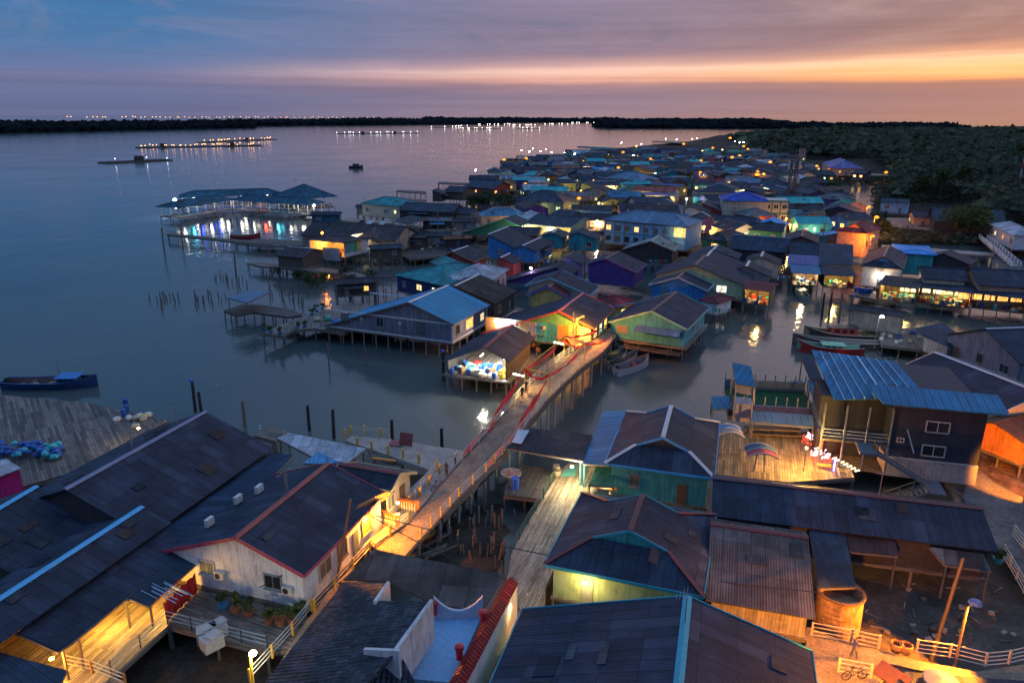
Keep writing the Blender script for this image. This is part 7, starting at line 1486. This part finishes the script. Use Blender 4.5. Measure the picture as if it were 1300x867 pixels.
NM = ['in the shop below the white fronted house', 'in the widest creek shop', 'in the shop at the right end of the creek row', 'in the shop under the dark double roof', 'in the shop at the head of the creek', 'in the shop under the maroon sheet roof', 'on the restaurant veranda']
CN = {'blue': (.02, .1, .38), 'white': (.6, .6, .58), 'green': (.05, .35, .25), 'pale': (.45, .4, .3), 'red': (.45, .05, .04), 'turquoise': (.05, .45, .5), 'brown': (.25, .15, .08), 'yellow': (.7, .5, .06)}
def fill(A, d, nn, L, depth, nm, n, zf):
    for i in range(n):
        p = A+d*rnd.uniform(.05, .95)*L+nn*rnd.uniform(.03, .75)*depth; k = rnd.random()
        if k < .4: c = rnd.choice(['blue', 'blue', 'turquoise', 'white']); drum(f'{c} plastic drum {nm}', p, CN[c], f'drums {nm}')
        elif k < .7: c = rnd.choice(['pale', 'brown', 'blue', 'red', 'yellow']); crate(f'{c} crate {nm}', p, CN[c], f'crates {nm}', (rnd.uniform(.6, 1.2), rnd.uniform(.5, .8), rnd.uniform(.4, 1.0)))
        else: c = rnd.choice(['white', 'pale', 'green']); bag(f'{c} sack {nm}', p, CN[c], f'sacks {nm}', rnd.uniform(.4, .8))
for (A, B, d, nn, L), nm, n in zip(CLUT, NM, (24, 34, 16, 14, 10, 12, 30)): fill(A, d, nn, L, 7, nm, n, A.z)
a0 = M2.W3(-M2.dims[0]-.3, M2.dims[1]*.95, 2.1); fill(a0, -M2.v, M2.u, (M2.dims[1]+M2.dims[2])*.95, 6.5, 'in the open net shed', 46, 2.1)
a0 = cafe.W3(-cafe.dims[0], -cafe.dims[2], 2.6)
for i in range(8): table(f'small red table on the deck of the orange cafe', cafe.W3(-cafe.dims[0]*.8+i*cafe.dims[0]*.22, -cafe.dims[2]+1.2+(i % 2)*1.6, 2.6), 1.2, .9, .2, mat=paint((.5, .1, .03))).e['group'] = 'tables on the orange cafe deck'
for i in range(60): c = rnd.choice(['blue', 'blue', 'turquoise']); bag(f'{c} bundle in the heap beside the drying deck', P(rnd.uniform(-4, 78), rnd.uniform(566, 584), 2.0)+Vector((0, 0, rnd.uniform(0, .5))), CN[c], 'blue bundles heaped at the drying deck', rnd.uniform(.28, .5))
for i, (x, y) in enumerate([(160, 515), (161, 523), (158, 528)]): drum('blue drum on the edge of the drying deck', P(x, y, 1.9), CN['blue'], 'drums on the drying deck')
for i in range(9): c = rnd.choice(['pale', 'white', 'yellow']); bag(f'{c} sack in the lit corner of the drying deck', P(rnd.uniform(140, 190), rnd.uniform(528, 545), 1.9), CN[c], 'sacks in the lit corner of the drying deck', .5)
for i in range(7): drum('blue drum in the row before the dark double roof', P(1086+i*3.2, 371+rnd.uniform(-2, 4), 2.0), CN['blue'], 'drums before the dark double roof', 1.1)
deck('drum_deck', 'small dark deck carrying the blue drums before the creek shops', 'deck', [(1078, 374), (1084, 366), (1112, 370), (1112, 380)], 1.95, DECKD, posts=2.5)
for i in range(14): c = rnd.choice(['blue', 'white', 'pale']); crate(f'{c} crate on the cluttered work pier', P(rnd.uniform(1118, 1185), rnd.uniform(421, 436), 1.95), CN[c], 'crates on the work pier')
drum('tall blue drum on the work deck under the round tray', P(654, 620, 2.1), (.02, .1, .55), None, 1.3)
t = T('drying_tray', 'round tray of red drying shrimp on a stand over the work deck', 'tray', P(649, 612, 2.1)); p = P(649, 612, 2.1); m = MB(); m.lathe(p+Vector((0, 0, .9)), [(0, .02), (.95, .02), (1.0, .14), (.96, .14), (.92, .06), (0, .06)], 20); t.part('tray', m, paint((.5, .4, .3)))
m = MB()
for i in range(40): a = rnd.uniform(0, 6.28); r = .85*math.sqrt(rnd.random()); m.box(p+Vector((math.cos(a)*r, math.sin(a)*r, .99)), (.16, .1, .06), a)
t.part('shrimp', m, paint((.5, .13, .05))); m = MB()
for k in range(3): m.bar(p+Vector((.6*math.cos(k*2.1), .6*math.sin(k*2.1), 0)), p+Vector((.3*math.cos(k*2.1), .3*math.sin(k*2.1), .92)), .07)
t.part('stand', m, POST_W)
for i, (x, y) in enumerate(((706, 598), (707, 604))): p = P(x, y, 2.2); m = MB(); m.lathe(p, [(.3, 0), (.42, .3), (.34, .6), (.36, .65), (0, .6)], 10); single('clay_jar', m, paint((.35, .3, .24)), f'{"farther" if i == 0 else "nearer"} of two jars at the canopy end of the boardwalk', 'jar', p)
m = MB(); w = Q((716, 596, 2.26), (733, 590, 2.26), (730, 604, 2.26), (712, 604, 2.26)); m.sheet(w, .03); single('tarpaulin', m, paint((.1, .5, .52)), 'turquoise tarpaulin spread at the canopy end of the boardwalk', 'tarpaulin', w[0])
m = MB(); w = Q((760, 618, 2.9), (783, 621, 2.9)); m.bar(w[0], w[1], .5, .12); single('counter', m, paint((.7, .2, .05)), 'orange counter under the green carport', 'counter', w[0])
# red cloth, white goods on the lower left deck
m = MB(); a, b = P(207, 766, 3.6), P(248, 728, 3.6); n = 16; pr = None
for i in range(n+1):
    p = a.lerp(b, i/n)+Vector((.12*math.sin(i*1.9), .1*math.cos(i*1.9), 0)); q = [p, Vector((p.x, p.y, 2.1))]
    if pr: m.hexa([pr[0], q[0], q[1], pr[1]], [x+Vector((.04, .05, 0)) for x in (pr[0], q[0], q[1], pr[1])])
    pr = q
single('red_curtain', m, paint((.55, .03, .03)), 'red cloth hung along the end of the lit deck', 'curtain', a)
for i, (x, y, lb_) in enumerate(((264, 812, 'foremost'), (276, 806, 'middle'), (270, 822, 'overhanging'))):
    p = P(x, y, 2.0); m = MB(); m.box(p+Vector((0, 0, .5)), (1.3, 1.0, .9), .4+i*.2); m.box(p+Vector((.1, .1, 1.02)), (1.0, .7, .1), .6+i*.3); single('box', m, paint((.42, .4, .4)), f'pale storage box on the dim deck, {lb_} of three', 'box', p)
for i in range(10):
    a = P(rnd.uniform(176, 212), rnd.uniform(738, 752), 4.4); m = MB(); d = Vector((1.6, -.6, -.35))*rnd.uniform(.8, 1.4); m.bar(a, a+d, .05); single('rod', m, paint((.25, .4, .55)), 'thin metal rod lying on the dark patched porch roof', 'rod', a, 'rods on the porch roof')
for i, (x, y) in enumerate(((64, 640), (110, 600), (150, 588), (175, 612))):
    pass
# ---------------------------------------------------------------- wires
def wire(label, a, b, sag, r=.045):
    a, b = Vector(a), Vector(b); m = MB(); n = 14; pr = None
    for i in range(n+1):
        k = i/n; p = a.lerp(b, k)-Vector((0, 0, sag*4*k*(1-k)))
        if pr is not None: m.cyl(pr, p, r, r, 4, cap=False)
        pr = p
    single('overhead_wire', m, DARKP, label, 'wire', a, 'overhead wires')
wire('black wire from the walkway lamp across the turquoise trimmed roof', P(468, 652, 5), P(1045, 752, 5.2), .9); wire('black wire from the leaning pole down past the white house', P(462, 652, 5), P(330, 745, 5), .5)
wire('black wire from the walkway lamp toward the temple', P(470, 654, 5), P(642, 735, 5.6), .4); wire('black wire from the orange lamp to the bare pole by the bridge', P(738, 403, 7.4), P(725, 425, 7.6), .2)
UP = [[(742, 352), (764, 336), (792, 322), (812, 306), (838, 292), (856, 280)], [(884, 352), (902, 336), (916, 318), (930, 296), (940, 280)], [(1000, 336), (1042, 318), (1062, 300), (1090, 286), (1112, 268)], [(520, 318), (556, 302), (600, 296), (640, 292), (690, 284), (740, 282)], [(930, 262), (956, 240), (968, 222), (976, 208), (985, 196)], [(760, 262), (800, 250), (850, 252), (880, 240), (910, 225)]]
for row in UP:
    prev = None
    for i, (x, y) in enumerate(row):
        p = P(x, y, 2.0); h = 7.2+rnd.uniform(-.5, .8); t = T('utility_pole', 'timber utility pole with a cross arm among the village roofs', 'pole', p, 'utility poles among the roofs'); m = MB(); m.cyl(p-Vector((0, 0, 1)), p+Vector((rnd.uniform(-.2, .2), 0, h)), .13, .09, 7); t.part('shaft', m, paint((.2, .16, .13))); m = MB(); m.bar(p+Vector((-.9, 0, h-.5)), p+Vector((.9, 0, h-.5)), .1); t.part('cross_arm', m, paint((.2, .16, .13)))
        q = p+Vector((0, 0, h-.4))
        if prev is not None:
            for s in (-.7, .7): wire('black wire strung between utility poles above the village roofs', prev+Vector((s, 0, 0)), q+Vector((s, 0, 0)), .5, .035)
        prev = q
# ---------------------------------------------------------------- people and bicycles
def person(label, p, face, shirt, pants, pose='stand', hair=(.02, .018, .015)):
    p = Vector(p); a = face; me = bpy.data.meshes.new('person'); V = []; E = []; Rr = []
    def j(x, y, z, r, par=None):
        V.append((x, y, z)); Rr.append(r)
        if par is not None: E.append((par, len(V)-1))
        return len(V)-1
    hip = j(0, 0, .92, .13); ch = j(0, .01, 1.28, .155, j(0, 0, 1.08, .125, hip)); nk = j(0, .01, 1.47, .06, ch); hd = j(0, .03, 1.58, .09, nk); j(0, .03, 1.68, .098, hd)
    st_ = .16 if pose == 'walk' else .03
    for s in (-1, 1):
        k = j(s*.1, s*st_*.6+.02, .5, .075, j(s*.1, 0, .86, .1, hip)); f = j(s*.1, s*st_, .09, .05, k); j(s*.1, s*st_+.14, .04, .04, f)
        e = j(s*.25, -s*st_*.4-.02, 1.12, .048, j(s*.2, 0, 1.4, .07, ch)); h = j(s*.24, -s*st_*.8+(.25 if pose == 'push' else .08), .9 if pose != 'push' else 1.0, .036, e); j(s*.24, -s*st_*.8+(.33 if pose == 'push' else .11), .82 if pose != 'push' else 1.0, .03, h)
    me.from_pydata(V, E, []); o = bpy.data.objects.new('person', me); COL.objects.link(o); sm = o.modifiers.new('skin', 'SKIN'); sk = me.skin_vertices[0].data
    for i, r in enumerate(Rr): sk[i].radius = (r, r*.8)
    sk[0].use_root = True; o.modifiers.new('sub', 'SUBSURF').levels = 1
    dg = bpy.context.evaluated_depsgraph_get(); m2 = bpy.data.meshes.new_from_object(o.evaluated_get(dg)); bpy.data.objects.remove(o); m2.name = 'person'
    m2.materials.clear()
    for c in ((.35, .2, .13), shirt, pants, hair): m2.materials.append(paint(c, .8))
    for f in m2.polygons:
        c = f.center; f.use_smooth = True; f.material_index = 3 if (c.z > 1.66 or (c.z > 1.56 and c.y < .01)) else 0 if c.z > 1.46 or c.z < .12 or (abs(c.x) > .19 and c.z < 1.2) else 1 if c.z > .93 else 2
    ob = bpy.data.objects.new('person', m2); COL.objects.link(ob); ob.location = p; ob.rotation_euler = (0, 0, a); ob['label'] = label; ob['category'] = 'person'
def bicycle(label, p, ang):
    p = Vector(p); t = T('bicycle', label, 'bicycle', p); u = Vector((math.cos(ang), math.sin(ang), 0)); v = Vector((-u.y, u.x, 0))
    for s in (-.53, .53):
        m = MB(); c = p+u*s+Vector((0, 0, .33)); n = 16
        for i in range(n): a0, a1 = 6.2832*i/n, 6.2832*(i+1)/n; m.bar(c+u*.32*math.cos(a0)+Vector((0, 0, .32*math.sin(a0))), c+u*.32*math.cos(a1)+Vector((0, 0, .32*math.sin(a1))), .045)
        for i in range(4): a0 = .785*i; m.bar(c+u*.31*math.cos(a0)+Vector((0, 0, .31*math.sin(a0))), c-u*.31*math.cos(a0)-Vector((0, 0, .31*math.sin(a0))), .012)
        t.part('wheel', m, DARKP)
    m = MB(); bb, se, hd, rr, fr = p+u*-.05+Vector((0, 0, .3)), p+u*-.2+Vector((0, 0, .85)), p+u*.38+Vector((0, 0, .9)), p+u*-.53+Vector((0, 0, .33)), p+u*.53+Vector((0, 0, .33))
    for a, b in ((bb, se), (se, hd), (hd, bb), (se, rr), (rr, bb), (hd, fr)): m.bar(a, b, .04)
    t.part('frame', m, paint((.08, .08, .1))); m = MB(); m.box(se+Vector((0, 0, .08)), (.26, .14, .06), ang); t.part('saddle', m, DARKP); m = MB(); m.bar(hd, hd+Vector((0, 0, .15)), .03); m.bar(hd+Vector((0, 0, .15))-v*.28, hd+Vector((0, 0, .15))+v*.28, .03); t.part('handlebar', m, METAL)
person('person in dark clothes standing on the bridge near its crown, nearer of two', P(663, 507, 4.75), 2.4, (.02, .02, .03), (.02, .02, .025)); person('person in dark clothes on the bridge crown, farther of two', P(668, 499, 4.85), 2.6, (.04, .03, .06), (.02, .02, .03))
person('person in dark clothes beside the bicycle on the concrete landing', P(567, 606, 2.1), -.7, (.03, .03, .04), (.04, .04, .06), 'push'); bicycle('bicycle on the concrete landing next to the walkway', P(556, 621, 2.1), .85)
person('person in a pale top at the head of the concrete landing', P(578, 590, 2.1), 1.2, (.6, .6, .62), (.05, .05, .06)); person('person in a blue top walking on the orange lit walkway', P(1083, 836, 2.0), -1.5, (.05, .08, .35), (.1, .1, .14), 'walk')
bicycle('bicycle parked on the orange lit walkway at the bottom', P(1084, 862, 2.0), .1)
# debris on the mud
DG = 'debris scattered on the mud yard'
for i in range(60):
    p = P(rnd.uniform(1060, 1290), rnd.uniform(735, 825), .5); k = rnd.random(); m = MB()
    if k < .5: m.bar((0, 0, .05), (rnd.uniform(.3, 1.4), rnd.uniform(-.3, .3), .1), .07); nm = 'plank'; lb_ = 'scrap of plank lying on the mud yard by the tall poles'
    else: m.box((0, 0, .1), (rnd.uniform(.2, .45), rnd.uniform(.2, .4), .2)); m.box((.1, .08, .22), (.15, .12, .08), .6); nm = 'rubble'; lb_ = 'lump of rubble lying on the mud yard by the tall poles'
    o = single(nm, m, paint(rnd.choice([(.2, .16, .12), (.35, .3, .25), (.1, .08, .06)])), lb_, nm, (0, 0, 0), DG); o.location = p; o.rotation_euler = (0, 0, rnd.uniform(0, 6.28))
for i in range(40):
    p = P(rnd.uniform(1242, 1300), rnd.uniform(548, 598), .7); m = MB(); m.bar((0, 0, .05), (rnd.uniform(.4, 1.8), rnd.uniform(-.3, .3), .15), .09); o = single('driftwood', m, paint((.18, .13, .09)), 'stick lying on the orange lit mud bank at the right', 'stick', (0, 0, 0), 'sticks on the orange lit mud bank'); o.location = p; o.rotation_euler = (0, 0, rnd.uniform(0, 6.28))
for i in range(10):
    p = P(rnd.uniform(508, 552), rnd.uniform(690, 712), 1.0); m = MB(); m.bar((0, 0, 0), (2.6, .3, .1), .14); o = single('plank', m, DECKW, 'plank in the loose pile below the walkway rail', 'plank', (0, 0, 0), 'planks piled below the walkway'); o.location = p; o.rotation_euler = (0, rnd.uniform(-.1, .1), rnd.uniform(.4, 1.1))

for i in range(9):
    p = P(rnd.uniform(120, 640), rnd.uniform(420, 556), 0); m = MB(); m.box((0, 0, .03), (rnd.uniform(.12, .25), rnd.uniform(.1, .2), .06), rnd.random()); m.box((.1, .1, .05), (.12, .1, .06), rnd.random()); o = single('flotsam', m, paint((.6, .6, .62)), 'white scrap of litter floating on the open water', 'litter', (0, 0, 0), 'litter floating on the water'); o.location = p

for i, (x, y, w_) in enumerate(((730, 372, 5), (905, 392, 4), (690, 330, 4), (820, 330, 5), (610, 350, 4), (760, 290, 5), (985, 350, 4), (1128, 378, 4))):
    p = P(x, y, 3.8); t = T('laundry_line', 'line of washing hung between two posts among the village houses', 'laundry', p, 'washing lines among the houses')
    m = MB()
    for s in (0, w_): m.cyl(p+Vector((s, 0, -2.2)), p+Vector((s, 0, .1)), .05, .05, 5)
    m.bar(p, p+Vector((w_, 0, 0)), .03); t.part('line_and_posts', m, POST_W)
    for k in range(int(w_*1.6)):
        q = p+Vector((.3+k*.6, 0, 0)); m = MB(); h_ = rnd.uniform(.5, 1.0); m.hexa([q+Vector((0, -.02, 0)), q+Vector((.45, -.02, 0)), q+Vector((.42, .06, -h_)), q+Vector((.03, -.05, -h_))], [v_+Vector((0, .03, 0)) for v_ in (q+Vector((0, -.02, 0)), q+Vector((.45, -.02, 0)), q+Vector((.42, .06, -h_)), q+Vector((.03, -.05, -h_)))]); t.part('cloth', m, paint(rnd.choice([(.6, .6, .6), (.4, .05, .06), (.05, .15, .4), (.6, .4, .1), (.1, .3, .25)]), .9))

for i in range(30): c = rnd.choice(['blue', 'pale', 'brown', 'green']); bag(f'{c} heap of net on the decks left of the village', P(*rnd.choice([(rnd.uniform(515, 590), rnd.uniform(305, 322)), (rnd.uniform(540, 600), rnd.uniform(287, 295)), (rnd.uniform(380, 450), rnd.uniform(400, 416))]), 2.15), CN[c], 'net heaps on the decks', rnd.uniform(.5, .9))
strew(30, 470, 330, 560, 336, 8, 4); strew(20, 430, 345, 500, 362, 8, 5)
